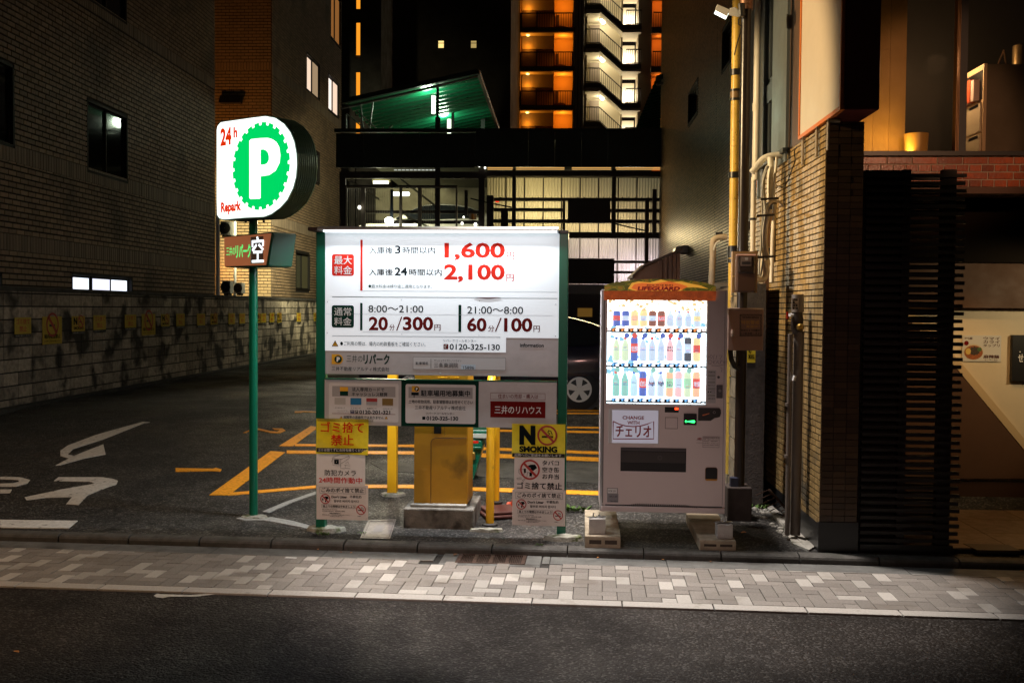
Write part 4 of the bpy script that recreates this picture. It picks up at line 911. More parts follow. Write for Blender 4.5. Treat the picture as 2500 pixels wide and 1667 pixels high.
# traffic cones
p = G(1284, 1243); t, f = thing('traffic_cone', 'orange traffic cone standing behind the right hand notices', 'traffic cone', (p.x, p.y, p.z))
CON = mat('cone_orange', (.45, .035, .006), .45, noise=(9, .15))
obj('cone', MB().lathe((0, 0, .03), [(.15, 0), (.135, .05), (.10, .2), (.035, .66), (.025, .67)], 20), CON, t, smooth=True); obj('base', MB().box(-.19, .19, -.19, .19, 0, .035), CON, t, bevel=.015)
p = G(1225, 1262); t, f = thing('fallen_cover', 'dark red flattened rubber cone base lying beside the upright cone', 'cone base', (p.x, p.y + .1, p.z), .35)
DR = mat('dull_red_rubber', (.06, .01, .005), .6)
obj('flat_base', MB().box(-.2, .2, -.18, .18, .0, .03), DR, t, bevel=.012); obj('second_base', MB().box(-.17, .2, -.15, .19, .033, .06), DR, t, bevel=.012)

# ================================================================== ROUND PARKING SIGN ON ITS POLE
pb = G(619, 1260); t, fr = thing('parking_sign', 'tall green pole carrying the glowing white and green 24h P sign', 'parking sign', pb, math.radians(-37))
GLOW = emis('sign_white_glow', (.93, 1.0, .95), 1.7); GG = emis('sign_green_glow', (.0, .70, .13), 1.0); GR = emis('sign_red_glow', (.80, .03, .0), 1.0)
obj('pole', MB().tube([(0, 0, -.05), (0, 0, 3.25 - pb.z)], .0375, 20), M_GREEN, t, smooth=True)
obj('base_plate', MB().lathe((0, 0, -.01), [(.09, 0), (.09, .015), (.04, .02)], 16), M_GREEN, t)
DPT = .22; FY = -DPT / 2
def P6(x, y, yy=FY): a = fr.k('p6', x, y, yy); return (a[0], a[1])
out = [P6(160, 300), P6(172, 250), P6(210, 208), P6(250, 200)] + [P6(600, 150), P6(780, 128)] 
c = P6(668, 770)
right = [(900, 150), (1010, 225), (1090, 330), (1140, 450), (1168, 600), (1175, 740), (1162, 900), (1125, 1040), (1050, 1190), (960, 1290), (850, 1370), (760, 1405)]
out += [P6(*q) for q in right] + [P6(500, 1418), P6(250, 1440), P6(195, 1428), P6(165, 1385), P6(160, 1200)]
sg = obj('sign_case', MB().prism([(x, z) for x, z in out[::-1]], FY + .004, -FY), mat('case_green', (.13, .24, .18), .35, .2, bump=(3, .1)), t)
cx = sum(x for x, z in out) / len(out); cz = sum(z for x, z in out) / len(out)
big = [(cx + (x - cx) * 1.025, cz + (z - cz) * 1.02) for x, z in out]
for k in range(9):   # ribs round the rim
    yy = FY + .02 + k * .022; obj('rim_rib', MB().prism(big[::-1], yy, yy + .008), _mats['case_green'], sg)
obj('rim_edge', MB().prism(big[::-1], FY + .0, FY + .012), _mats['case_green'], sg)
fc = obj('face', MB().prism(out[::-1], FY - .006, FY - .001), GLOW, sg)
cx, cz = P6(720, 765, FY); rx = (P6(1087, 765)[0] - P6(355, 765)[0]) / 2; rz_ = (P6(720, 208)[1] - P6(720, 1325)[1]) / 2
pts = []; NT = 24
for k in range(NT):
    for a, q in ((0, 1.0), (.62, 1.0), (.66, .93), (.96, .93)):
        th = 2 * math.pi * (k + a) / NT + .05; pts.append((cx + rx * q * math.cos(th), cz + rz_ * q * math.sin(th)))
obj('green_disc', MB().add([(cx, FY - .009, cz)] + [(x, FY - .009, z) for x, z in pts], [(0, k + 1, (k + 1) % len(pts) + 1) for k in range(len(pts))]), GG, sg)
def TP(s, b, m, off, yy=FY - .011, crop='p6', **k):
    x0, x1, z0, z1 = fr.rect(crop, b, yy); return txt(s, (x0, x1, z0, z1), yy, m, sg, off, **k)
oo = [P6(*q, FY - .012) for q in ((712, 405), (800, 402), (860, 418), (915, 455), (950, 520), (965, 620), (955, 720), (905, 820), (820, 878), (712, 893))]
ii = [P6(*q, FY - .012) for q in ((712, 552), (750, 550), (780, 562), (805, 590), (818, 635), (818, 680), (800, 720), (770, 740), (740, 745), (712, 745))]
pm_ = MB().add([(x, FY - .012, z) for x, z in oo + ii], [(k, k + 1, 11 + k, 10 + k)[::-1] for k in range(9)])
pm_.sheet([P6(*q, FY - .012) for q in ((580, 1183), (705, 1178), (712, 1170), (712, 405), (590, 418), (568, 440), (568, 1170))], FY - .012)
obj('lettering', pm_, GLOW, sg)
TP('24', (198, 272, 340, 498), GR, .045); TP('h', (365, 262, 415, 400), GR, .05); TP('Repark', (205, 1212, 465, 1378), GR, .05)
for x in (390, 620): obj('bolt', MB().lathe((*P6(x, 1460)[:1], 0, P6(x, 1475)[1]), [(.01, 0), (.01, .03)], 8), M_STEEL, t)
# lower direction box
FY2 = -.13
def P7(x, y, yy=FY2): a = fr.k('z6', x, y, yy); return (a[0], a[1])
q = [P7(185, 390), P7(928, 325), P7(845, 830), P7(190, 850)]
rim = [P7(170, 372), P7(950, 300), P7(872, 852), P7(178, 868)]
bxs = obj('direction_box', MB().prism(rim[::-1], FY2 + .004, .13), M_DGREEN, t, bevel=.012)
obj('face', MB().prism(q[::-1], FY2 - .004, FY2 + .003), mat('copper_face', (.50, .19, .09), .4, em=(.8, .28, .12), es=.22), bxs)
def T7(s, b, m, off, yy=FY2 - .006, **k):
    x0, x1, z0, z1 = fr.rect('z6', b, yy); return txt(s, (x0, x1, z0, z1), yy, m, bxs, off, **k)
NG = emis('neon_green', (.10, 1.0, .22), 1.1); WL = emis('led_white', (.9, .97, 1.0), 2.2)
T7('三井の', (212, 540, 350, 680), NG, .0); T7('リパーク', (362, 505, 602, 710), NG, .045)
a = P7(612, 805); b = P7(808, 372); obj('led_window', MB().box(a[0], b[0], FY2 - .007, FY2 - .003, a[1], b[1]), mat('led_back', (.16, .12, .11), .4), bxs)
T7('空', (622, 378, 804, 785), WL, .022, FY2 - .009)
obj('led_frame', MB().box(a[0], a[0] + .008, FY2 - .010, FY2 - .003, a[1], b[1]).box(a[0], b[0], FY2 - .010, FY2 - .003, a[1] - .004, a[1] + .004), M_WHITE, bxs)

# ================================================================== VENDING MACHINE
m0 = onZ(1471, 1250, .215); 
# front plane at this depth; the machine is parallel to the board
MY = 8.18
p0 = onY(1468, 1250, MY - .03); 
t, fr = thing('vending_machine', 'white drinks vending machine with brightly lit window and camouflage marquee', 'vending machine', (p0.x, p0.y, 0), math.radians(-1.2))
VM = t; VF = fr
xL = fr.uv(1468, 1000)[0]; xR = fr.uv(1772, 1000)[0]; zB = fr.uv(1617, 1249)[1]; zT = fr.uv(1617, 708.5)[1]
BODY = mat('machine_white', (.60, .52, .52), .38, noise=(2, .03))
win = fr.rect('z7', (146, 283, 1309, 1507), 0); wx0, wx1, wz0, wz1 = win
DPM = .70
sh = MB(); sh.box(xL - .004, xL + .03, .02, DPM, zB, zT).box(xR - .03, xR, .02, DPM, zB, zT).box(xL, xR, .02, DPM, zT - .03, zT).box(xL, xR, .02, DPM, zB, zB + .05).box(xL, xR, DPM - .02, DPM, zB, zT)
obj('cabinet', sh, BODY, t)
dr = MB().box(xL + .018, wx0, -.02, .09, zB + .05, zT).box(wx1, xR, -.02, .09, zB + .05, zT).box(wx0, wx1, -.02, .09, wz1, zT).box(wx0, wx1, -.02, .09, zB + .05, wz0)
door = obj('front_door', dr, BODY, t)
obj('edge_trim', MB().box(xL - .006, xL + .016, -.022, .04, zB + .0, zT + .004), mat('bright_trim', (.75, .77, .80), .18, .6), t, bevel=.004)
obj('door_seam', MB().box(xL + .017, xL + .021, -.0215, -.0, zB + .07, zT - .01).box(xR - .022, xR - .0195, -.0212, 0, zB + .07, zT - .01), M_BLACK, t)
obj('kick_panel', MB().box(xL + .006, xR - .002, -.035, .05, zB, zB + .046), BODY, t, bevel=.006)
obj('kick_gap', MB().box(xL + .04, xR - .02, -.0225, -.01, zB + .049, zB + .057), M_BLACK, t)
# lit window
BACK = emis('window_glow_cool', (.72, .90, 1.0), 6); BACKW = emis('window_glow_warm', (1.0, .84, .66), 7)
rowz = [fr.rect('z7', (200, y0, 1250, y1), 0) for y0, y1 in ((622, 678), (1030, 1082), (1436, 1488))]
obj('back_light', MB().box(wx0, wx1, .10, .11, rowz[0][3] - .0, wz1), BACKW, t)
obj('back_light', MB().box(wx0, wx1, .10, .11, wz0, rowz[0][2]), BACK, t)
obj('inner_frame', MB().box(wx0, wx0 + .004, -.01, .1, wz0, wz1).box(wx1 - .004, wx1, -.01, .1, wz0, wz1).box(wx0, wx1, -.01, .1, wz1 - .004, wz1).box(wx0, wx1, -.01, .1, wz0, wz0 + .004), M_WHITE, t)
xc = lambda i: fr.k('z7', 262 + 104.0 * i, 800, .03)[0]
col = dict(b=(.05, .12, .55), w=(.42, .62, .86), y=(.85, .65, .12), r=(.75, .05, .03), k=(.02, .03, .06), c=(.35, .75, .9), g=(.15, .6, .25), p=(.9, .4, .45), o=(.9, .35, .08), n=(.25, .06, .03), t=(.0, .45, .35), s=(.55, .80, .42))
PM = {k: mat('drink_' + k, v, .35, em=tuple(c * .62 + .38 for c in v) if k not in 'kbrn' else tuple(c * .8 + .1 for c in v), es=.95) for k, v in col.items()}  # samples glow by emission, washed out as if by the window light
rows = [(('can', 'b', 'r'), ('can', 'b', 'w'), ('can', 'y', 'o'), ('can', 'y', 'w'), ('can', 'n', 'w'), ('can', 'n', 'r'), ('bot', 'w', 'w'), ('bot', 'w', 'r'), ('bot', 'w', 'b'), ('can', 'w', 'y')),
        (('bot', 's', 'b'), ('bot', 's', 'b'), ('tall', 'b', 'r'), ('bot', 'w', 'b'), ('bot', 'w', 'b'), ('bot', 'w', 'b'), ('bot', 'p', 'k'), ('bot', 'w', 'y'), ('tall', 'k', 'w'), ('can', 'y', 'r')),
        (('bot', 't', 'k'), ('bot', 't', 'b'), ('bot', 'c', 'w'), ('tall', 'b', 'r'), ('bot', 'w', 'b'), ('bot', 'w', 'c'), ('tall', 'o', 'g'), ('tall', 'p', 'w'), ('tall', 's', 'g'), ('tall', 'o', 'r'))]
tops = ((420, 600), (722, 1000), (1118, 1408))
DT = mat('drink_ink', (.02, .03, .06), .5, em=(.05, .08, .2), es=.3)
for r, row in enumerate(rows):
    for i, (kd, a, b) in enumerate(row):
        x = xc(i); y0, y1 = tops[r]; zb = fr.k('z7', 300, y1, .05)[1]; zt_ = fr.k('z7', 300, y0, .05)[1]; R = .032
        H = zt_ - zb
        if kd == 'can': pr = [(R * .85, 0), (R, .008), (R, H * .9), (R * .82, H * .97), (R * .8, H)]; lo_, hi_ = .12, .8
        elif kd == 'tall': pr = [(R * .9, 0), (R, .01), (R, H * .92), (R * .75, H)]; lo_, hi_ = .1, .85
        else: pr = [(R * .85, 0), (R, .012), (R, H * .62), (R * .5, H * .86), (R * .38, H * .88), (R * .38, H)]; lo_, hi_ = .2, .58
        s = obj('sample_bottle' if kd == 'bot' else 'sample_can', MB().lathe((x, .055, zb), pr, 14), PM[a], t, smooth=True)
        obj('wrapper', MB().lathe((x, .055, zb), [(R * 1.015, H * lo_ + H * .25), (R * 1.015, H * hi_ - H * .12)], 14), PM[b], s, smooth=True)
        for q_ in range(3): obj('label_line', MB().box(x - R * .55, x + R * (.1 + .2 * ((i + q_ + r) % 3)), .055 - R - .004, .055 - R - .002, zb + H * (lo_ + .27 + .05 * q_), zb + H * (lo_ + .285 + .05 * q_)), PM['wkbr'[(i * 3 + q_ + r) % 4]], s)
        if kd == 'bot': obj('bottle_cap', MB().lathe((x, .055, zb + H * .9), [(R * .42, 0), (R * .42, H * .1)], 10), PM[('w', 'b', 'r')[(i + r) % 3]], s)
        if r and (i % 2 == r % 2): obj('price_round', MB().add([(x + .022 * math.cos(k) + .01, .012, zt_ + .012 + .022 * math.sin(k)) for k in np.linspace(0, 2 * math.pi, 17)[:-1]], [tuple(range(16))]), PM['b' if r == 1 else 't'], t)
        elif r == 1 and i in (2, 6): obj('price_round', MB().add([(x + .022 * math.cos(k), .012, zt_ + .012 + .022 * math.sin(k)) for k in np.linspace(0, 2 * math.pi, 17)[:-1]], [tuple(range(16))]), PM['r'], t)
        word = {(0, 4): 'BLACK', (0, 5): 'BLACK', (1, 8): 'BLACK', (2, 4): 'high', (2, 5): 'high', (2, 6): 'タミン', (2, 9): '増量', (1, 2): '炭酸', (1, 6): 'ほうじ', (2, 3): '缶'}.get((r, i))
        if word: txt(word, (x - R * .8, x + R * .8, zb + H * .42, zb + H * .62), .055 - R - .003, PM['w'] if (r, i) in ((0, 4), (0, 5), (1, 8), (1, 2), (2, 3), (2, 9)) else DT, s, .03)
    # button bar
    a, b, z0, z1 = rowz[r]; bar = obj('button_bar', MB().box(a, b, -.004, .03, z0, z1 - .006), mat('bar_dark', (.03, .015, .02), .4), t, bevel=.002)
    obj('bar_rail', MB().box(wx0, wx1, .0, .03, z0 + .002, z0 + .014), M_DARK, bar)
    lit = emis('button_warm' if r == 0 else 'button_cool', (1.0, .35, .1) if r == 0 else (.2, .55, 1.0), 1.3); lw_ = emis('button_white', (.95, .97, 1.0), 1.6)
    for i in range(10):
        x = a + (b - a) * (i + .5) / 10
        obj('button', MB().prism(rrect(x - .002, x + .028, z0 + .01, z1 - .006, .008, 3), -.012, -.004), lw_, bar)
        obj('sold_light', MB().prism(rrect(x - .028, x - .012, z0 + .012, z0 + .028, .005, 3), -.009, -.004), lit, bar)
        obj('price_tag', MB().prism([(x - .03, z1 - .008), (x - .012, z1 - .016), (x + .012, z1 - .016), (x + .03, z1 - .008), (x + .012, z1 + .0), (x - .012, z1 + .0)], -.006, -.002), mat('tag_warm' if r == 0 else 'tag_cool', (.5, .12, .02) if r == 0 else (.02, .10, .35), .4, em=(.8, .25, .05) if r == 0 else (.05, .25, .7), es=.5), bar)
# backdrop prints: pale splashes of blue and orange behind the bottles
for k in range(120):
    r = 0 if k < 50 else 1 + (k % 2); x = rng.uniform(wx0 + .01, wx1 - .02); 
    if r == 0: z = rng.uniform(fr.k('z7', 300, 430)[1], wz1 - .005)
    else: z = fr.k('z7', 300, (690, 1090)[r - 1])[1] - rng.uniform(-.1, .07)
    s = rng.uniform(.010, .030) if r else rng.uniform(.008, .02)
    obj('backdrop_print', MB().sheet([(x - s, z - s * .5), (x + s * .8, z - s * .7), (x + s, z + s * .4), (x - s * .4, z + s * .8)], .098), emis('print_warm' if r == 0 else 'print_cool', (1.0, .72, .35) if r == 0 else (.38, .78, 1.0), 1.0), t)
obj('window_pane', MB().box(wx0, wx1, -.013, -.011, wz0, wz1), glass('machine_glass', (1, 1, 1), .03, .05), t)
# marquee: curved printed header
CAMO = mat('camo', (.38, .38, .03), .5, em=(.6, .45, .05), es=.10); nt = CAMO.node_tree; b_ = nt.nodes['Principled BSDF']
tc = nt.nodes.new('ShaderNodeTexCoord'); mp_ = nt.nodes.new('ShaderNodeMapping'); mp_.inputs['Scale'].default_value = (14, 14, 30); mp_.inputs['Rotation'].default_value = (0, .5, 0)
nz = nt.nodes.new('ShaderNodeTexNoise'); nz.inputs['Scale'].default_value = 1; nz.inputs['Detail'].default_value = 0
cr_ = nt.nodes.new('ShaderNodeValToRGB'); cr_.color_ramp.interpolation = 'CONSTANT'
for i, (p_, c_) in enumerate(((0, (.01, .03, .005)), (.40, (.06, .14, .01)), (.47, (.50, .38, .02)), (.56, (.14, .22, .02)), (.64, (.60, .30, .02)))):
    e_ = cr_.color_ramp.elements[i] if i < 2 else cr_.color_ramp.elements.new(p_); e_.position = p_; e_.color = (*c_, 1)
nt.links.new(tc.outputs['Object'], mp_.inputs[0]); nt.links.new(mp_.outputs[0], nz.inputs['Vector']); nt.links.new(nz.outputs[0], cr_.inputs[0]); nt.links.new(cr_.outputs[0], b_.inputs['Base Color'])
yq = -.05
pts = [fr.k('z7', x, y, yq) for x, y in ((122, 190), (122, 125), (230, 95), (400, 68), (600, 56), (770, 52), (950, 58), (1150, 75), (1300, 98), (1415, 135), (1415, 190))]
mq = obj('marquee', MB().prism(pts[::-1], yq, yq + .012), CAMO, t)
lowr = fr.rect('z7', (118, 190, 1417, 296), yq)
obj('marquee_lip', MB().add([(lowr[0], yq, lowr[3]), (lowr[1], yq, lowr[3]), (lowr[1], -.022, lowr[2] - .004), (lowr[0], -.022, lowr[2] - .004)], [(3, 2, 1, 0)]), mat('lip_glow_print', (.55, .14, .03), .4, noise=(18, .5), em=(.8, .12, .03), es=.15), mq)  # red window glow on the lip is put into colour and emission
fl = [(395, 165), (440, 100), (520, 80), (640, 95), (780, 60), (900, 92), (1010, 82), (1130, 108), (1240, 130), (1330, 168), (1180, 150), (1060, 150), (1010, 188), (480, 188)]
obj('flame_print', MB().sheet([fr.k('z7', x, y, yq) for x, y in fl][::-1], yq - .0015), mat('flame_yellow', (.90, .50, .05), .4, em=(1, .45, .05), es=.5), mq)
fl2 = [(430, 160), (470, 112), (560, 98), (700, 108), (860, 82), (1000, 110), (1090, 140), (1020, 176), (500, 186)]
obj('flame_print', MB().sheet([fr.k('z7', x, y, yq) for x, y in fl2][::-1], yq - .0025), mat('flame_orange', (.85, .20, .03), .4, em=(1, .2, .03), es=.45), mq)
txt('LIFEGUARD', fr.rect('z7', (505, 140, 995, 188), yq), yq - .004, mat('logo_red', (.75, .04, .02), .4), mq, .06, slant=.006)
txt('超生命体飲料', fr.rect('z7', (610, 114, 920, 136), yq), yq - .004, mat('logo_dark', (.10, .02, .01), .4), mq, .02)
# lower front
def B4(b, y0, y1, m, name, bev=0, par=t): x0, x1, z0, z1 = fr.rect('b4', b, y0); return obj(name, MB().box(x0, x1, y0, y1, z0, z1), m, par, bevel=bev)
fy = -.021
ad = B4((175, 290, 778, 700), fy - .006, fy, mat('ad_frame', (.55, .55, .56), .35), 'ad_panel', .008)
o = B4((218, 302, 768, 692), fy - .010, fy - .006, mat('ad_lit', (.62, .62, .68), .35, em=(.75, .78, 1.0), es=.22), 'ad_sheet', .002, ad)
RI = mat('brand_red', (.26, .01, .015), .5)
def T4(s, b, off=.03, m=RI, y=fy - .012, par=ad, **k): return txt(s, fr.rect('b4', b, y), y, m, par, off, **k)
T4('CHANGE', (342, 368, 600, 410)); T4('WITH', (400, 428, 545, 470)); T4('チェリオ', (262, 485, 682, 618), .05)
pp = [fr.k('b4', x, y, fy - .012) for x, y in ((230, 432), (300, 465), (380, 487), (470, 495), (560, 487), (640, 465), (715, 432), (715, 642), (230, 642), (230, 432))]
obj('logo_frame', MB().tube([(x, fy - .012, z) for x, z in pp], .0042, 4), RI, ad)
B4((848, 262, 1014, 328), fy - .003, fy, M_BLACK, 'price_display', .002)
T4('000', (968, 268, 1010, 296), .03, emis('led_red', (1.0, .05, .01), 6), fy - .005, t)
for b in ((852, 385, 1003, 389), (852, 517, 1003, 521), (852, 385, 856, 521), (999, 385, 1003, 521)): B4(b, fy - .0015, fy, M_DARK, 'hatch_seam')
cu = B4((1075, 340, 1230, 478), fy - .012, fy, M_BLACK, 'coin_unit', .004)
x0, x1, z0, z1 = fr.rect('b4', (1088, 415, 1212, 455), fy - .014); zm = (z0 + z1) / 2
obj('green_arrow', MB().sheet([(x0, zm - .002), (x0 + .006, zm - .002), (x0 + .009, z0), (x0 + .012, zm - .003), (x1 - .008, z0 + .002), (x1, zm), (x1 - .008, z1 - .002), (x0 + .012, zm + .003), (x0 + .009, z1), (x0, zm + .002)], fy - .014), emis('led_green', (.03, 1.0, .15), 4), cu)
x0, x1, z0, z1 = fr.rect('b4', (1246, 270, 1520, 425), fy)
pts = [(x0, z0), (x0 + (x1 - x0) * .55, z0), (x0 + (x1 - x0) * .72, z0 + (z1 - z0) * .22), (x1 - .01, z0 + (z1 - z0) * .3), (x1, z0 + (z1 - z0) * .6), (x1 - .003, z1 - .012), (x1 - .015, z1), (x0 + .004, z1), (x0, z1 - .004)]
lv = obj('coin_lever_plate', MB().prism(pts, fy - .01, fy), mat('lever_dark', (.035, .03, .03), .35), t, bevel=.003)
a = fr.k('b4', 1300, 362, fy - .015); b = fr.k('b4', 1382, 338, fy - .015); obj('coin_lever', MB().tube([(a[0], fy - .014, a[1]), (b[0], fy - .014, b[1])], [.0065, .0035], 8), mat('lever_orange', (.45, .12, .04), .4), lv)
a = fr.k('b4', 1440, 325, fy - .012); obj('coin_slot_ring', ring(a[0], a[1], .011, .008, fy - .012, 20), M_STEEL, lv)
fp = B4((318, 750, 1103, 1033), fy - .004, fy + .0, M_BLACK, 'dispense_flap')
B4((328, 798, 1090, 925), fy - .008, fy - .003, mat('smoked_flap', (.05, .045, .045), .3), 'flap_door', .003, fp); B4((322, 756, 1098, 790), fy - .007, fy - .003, mat('flap_trim', (.07, .065, .07), .3), 'flap_trim', 0, fp)
a = fr.k('b4', 790, 868, fy - .01)
for r_ in (.012, .018): obj('flap_mark', ring(a[0], a[1], r_, r_ - .0015, fy - .0095, 24), mat('flap_print', (.16, .15, .15), .5), fp)
x0, x1, z0, z1 = fr.rect('b4', (1330, 982, 1478, 1142), fy)
cr2 = obj('coin_return', MB().prism(rrect(x0, x1, z0, z1, .018), fy - .004, fy + .001), mat('return_rim', (.20, .08, .01), .4), t)
obj('return_cup', MB().prism(rrect(x0 + .003, x1 - .003, z0 + .012, z1 - .003, .016), fy - .006, fy - .003), M_BLACK, cr2)
obj('return_lip', MB().prism(rrect(x0 + .003, x1 - .003, z0 + .002, z0 + .014, .005), fy - .010, fy - .003), mat('return_amber', (.50, .22, .02), .4), cr2)
B4((155, 1228, 288, 1300), fy - .002, fy, mat('sticker_grey', (.28, .27, .27), .5), 'asset_sticker'); B4((165, 1238, 275, 1290), fy - .0035, fy - .0015, WP, 'asset_sticker'); B4((158, 1298, 292, 1400), fy - .0025, fy, mat('sticker_dark', (.22, .22, .24), .5), 'asset_sticker')
T4('ROK-301', (175, 1254, 262, 1276), .01, M_INK, fy - .0045, t); T4('使用上の注意', (185, 1320, 280, 1340), 0, M_INK, fy - .0035, t); T4('Sanden', (198, 1378, 282, 1392), 0, M_INK, fy - .0035, t)
for (b, s) in (((1310, 622, 1498, 636), '自動販売機管理者'), ((1310, 644, 1498, 656), '故障・返金のお問い合わせ'), ((1310, 664, 1480, 676), '株式会社　京都営業所'), ((1310, 690, 1490, 700), '設置場所　中京区三条'), ((1310, 712, 1490, 722), '0120-000-000')): T4(s, b, .0, M_INK, fy - .002, t)
for b in ((1302, 614, 1500, 617), (1302, 742, 1500, 745), (1302, 614, 1304, 745), (1498, 614, 1500, 745), (1225, 655, 1300, 657), (1225, 688, 1300, 690)): B4(b, fy - .0015, fy, M_DARK, 'label_rule')
T4('AED', (1236, 628, 1288, 652), .05, RI, fy - .002, t)
vs = MB()
for i in range(38):
    u = i / 37; hh = min(1, math.sin(math.pi * u) * 2.0); x = 375 + 845 * u; yb_ = 1438 + 24 * u
    x0, x1, z0, z1 = fr.rect('b4', (x, yb_ - 26 * hh - 4, x + 13, yb_ + 4), fy); vs.prism(rrect(x0, x1, z0, z1, .002, 2), fy - .0012, fy)
obj('vent_slots', vs, M_BLACK, t); _o = bpy.context.scene.collection.objects[-1]; _o['kind'] = 'stuff'
# right-hand strip: instruction stickers, lock, handwriting
def B7(b, y0, y1, m, name, bev=0, crop='c7', par=t): x0, x1, z0, z1 = fr.rect(crop, b, y0); return obj(name, MB().box(x0, x1, y0, y1, z0, z1), m, par, bevel=bev)
B7((776, 568, 824, 748), fy - .0015, fy, mat('sticker_lilac', (.42, .40, .42), .5), 'instruction_sticker')
for i, s in enumerate(('ご利用方法', 'キャッシュレス', '対応ブランド', 'IC', 'お問い合わせ')): txt(s, fr.rect('c7', (780, 574 + i * 36, 820, 584 + i * 36), fy), fy - .003, M_INK, t, .01)
for i in range(4): B7((780, 592 + i * 36, 820, 604 + i * 36), fy - .0028, fy - .001, mat('sticker_grey', (.28, .27, .27), .5), 'sticker_picture')
lk = B7((827, 648, 862, 722), fy - .008, fy, mat('lock_plate', (.10, .09, .10), .3), 'lock_plate', .006); x, z = fr.k('c7', 846, 680, fy - .012)
obj('key_cylinder', MB().tube([(x, fy - .018, z), (x, fy - .006, z)], .011, 14), M_STEEL, lk, smooth=True)
x, z = fr.k('c7', 838, 606, fy); obj('small_knob', MB().tube([(x, fy - .008, z), (x, fy, z)], .011, 14), mat('lock_plate', (.1, .09, .1), .3), t)
PEN = mat('felt_pen', (.05, .04, .10), .5)
def scr(strokes):
    mb = MB()
    for st in strokes: mb.tube([(fr.k('z7', x, y, fy)[0], fy - .0008, fr.k('z7', x, y, fy)[1]) for x, y in st], .0012, 4)
    obj('handwriting', mb, PEN, t)
scr([((1330, 940), (1322, 985)), ((1355, 930), (1342, 960), (1362, 975), (1378, 950), (1360, 930)), ((1395, 925), (1385, 985)), ((1425, 935), (1415, 985)), ((1450, 940), (1490, 935), (1462, 985)),
     ((1335, 1000), (1325, 1030), (1350, 1040), (1375, 1010), (1345, 990), (1325, 1000)), ((1390, 1020), (1410, 1000), (1390, 995), (1385, 1030), (1410, 1035)), ((1420, 1035), (1430, 995), (1450, 1005), (1430, 1015), (1455, 1035)), ((1465, 1035), (1475, 990), (1490, 1000), (1470, 1012)), ((1500, 1000), (1505, 1030)), ((1515, 1030), (1520, 1000), (1535, 1005), (1530, 1030)),
     ((1360, 1055), (1440, 1060), (1525, 1042)), ((1465, 1078), (1488, 1090), (1478, 1130))])
# feet: levelling bolts on blocks on beams
def foot(label, side, bl, beam_x, beam_y):
    g = G(beam_x[0], beam_y); tt, f2 = thing('support_beam', label, 'support beam', (g.x, g.y, 0), math.radians(-1.2), 'beams under the vending machine')
    zg = gz(g.y); w = f2.uv(beam_x[1], beam_y)[0]; zt1 = f2.uv(beam_x[0] + 10, beam_x[2])[1]
    WD = mat('pale_beam', (.34, .28, .20), .75, noise=(12, .25), bump=(60, .5, .004))
    obj('beam', MB().box(0, w, 0, 1.05, zg - .02, zt1), WD, tt, bevel=.006)
    for a in (.12, .56): obj('end_recess', MB().box(w * a, w * (a + .34), -.0015, .004, zg + .03, zt1 - .03), mat('recess_dark', (.05, .035, .025), .8), tt)
    return tt, f2, zt1
for lab, bxx, by, blk in (('pale beam under the left end of the vending machine', (1428, 1515, 1308), 1336, (1438, 1478, 1266, 1306)), ('pale beam under the right end of the vending machine', (1708, 1797, 1318), 1342, (1751, 1789, 1280, 1316))):
    tt, f2, zt1 = foot(lab, 0, None, bxx, by)
    x0 = f2.uv(blk[0], blk[3], .06)[0]; x1 = f2.uv(blk[1], blk[3], .06)[0]; zt2 = f2.uv(blk[0], blk[2], .06)[1]
    p = f2.loc + f2.X * x0 + f2.Y * .06; t3, f3 = thing('support_block', 'small pale block on the %s beam carrying a levelling bolt' % ('left' if 'left' in lab else 'right'), 'block', (p.x, p.y, zt1), math.radians(-1.2), 'blocks on the machine beams')
    obj('block', MB().box(0, x1 - x0, 0, .14, 0, zt2 - zt1), mat('pale_block', (.42, .40, .38), .7, noise=(20, .15), bump=(80, .5, .003)), t3, bevel=.004)
    zc = zt2 - zt1; xb_ = (x1 - x0) * .62; top = zB - zt1
    obj('bolt', MB().tube([(xb_, .07, zc), (xb_, .07, top)], .009, 10), M_STEEL, t3); obj('foot_plate', MB().lathe((xb_, .07, zc), [(.035, 0), (.035, .006), (.014, .012)], 14), M_STEEL, t3)
    obj('bracket', MB().bar((-.02, .03, zc + .012), (xb_ + .05, .09, zc + .006), .03, .006), M_STEEL, t3); obj('bracket_bolt', MB().tube([(.035, .05, zc + .006), (.035, .05, zc + .04)], .006, 8), M_STEEL, t3)
M_DIM = M_DARK

# ================================================================== RIGHT SIDE: NEAR TILED BUILDING
NX = 2.05
C0 = onX(2002, 1290, NX).y            # front corner of the side wall (depth)
NT = mat('ochre_tile', (.34, .225, .09), .42, var=.24, noise=(30, .15), bump=(90, .5, .003), dirt=(1.6, (.10, .085, .06), .60))
JT = mat('dark_joint', (.012, .010, .008), .85)
zTop = 3.40; NB = 10.75
t, fr = thing('shop_side_wall', 'ochre tiled side wall of the corner shop behind the vending machine, carrying cables', 'wall', (NX, C0, 0), math.radians(-90))
obj('wall', MB().box(-(NB - C0), 0, .002, .28, .0, zTop), JT, t)
tiles(t, (-(NB - C0), -.0, .28, zTop), .1, .05, (.008, .011), .010, NT, 300, fr, bond=0, jit=.0012)
obj('plinth', MB().box(-(NB - C0), .0, -.012, .0, .05, .28), M_BLACK, t)
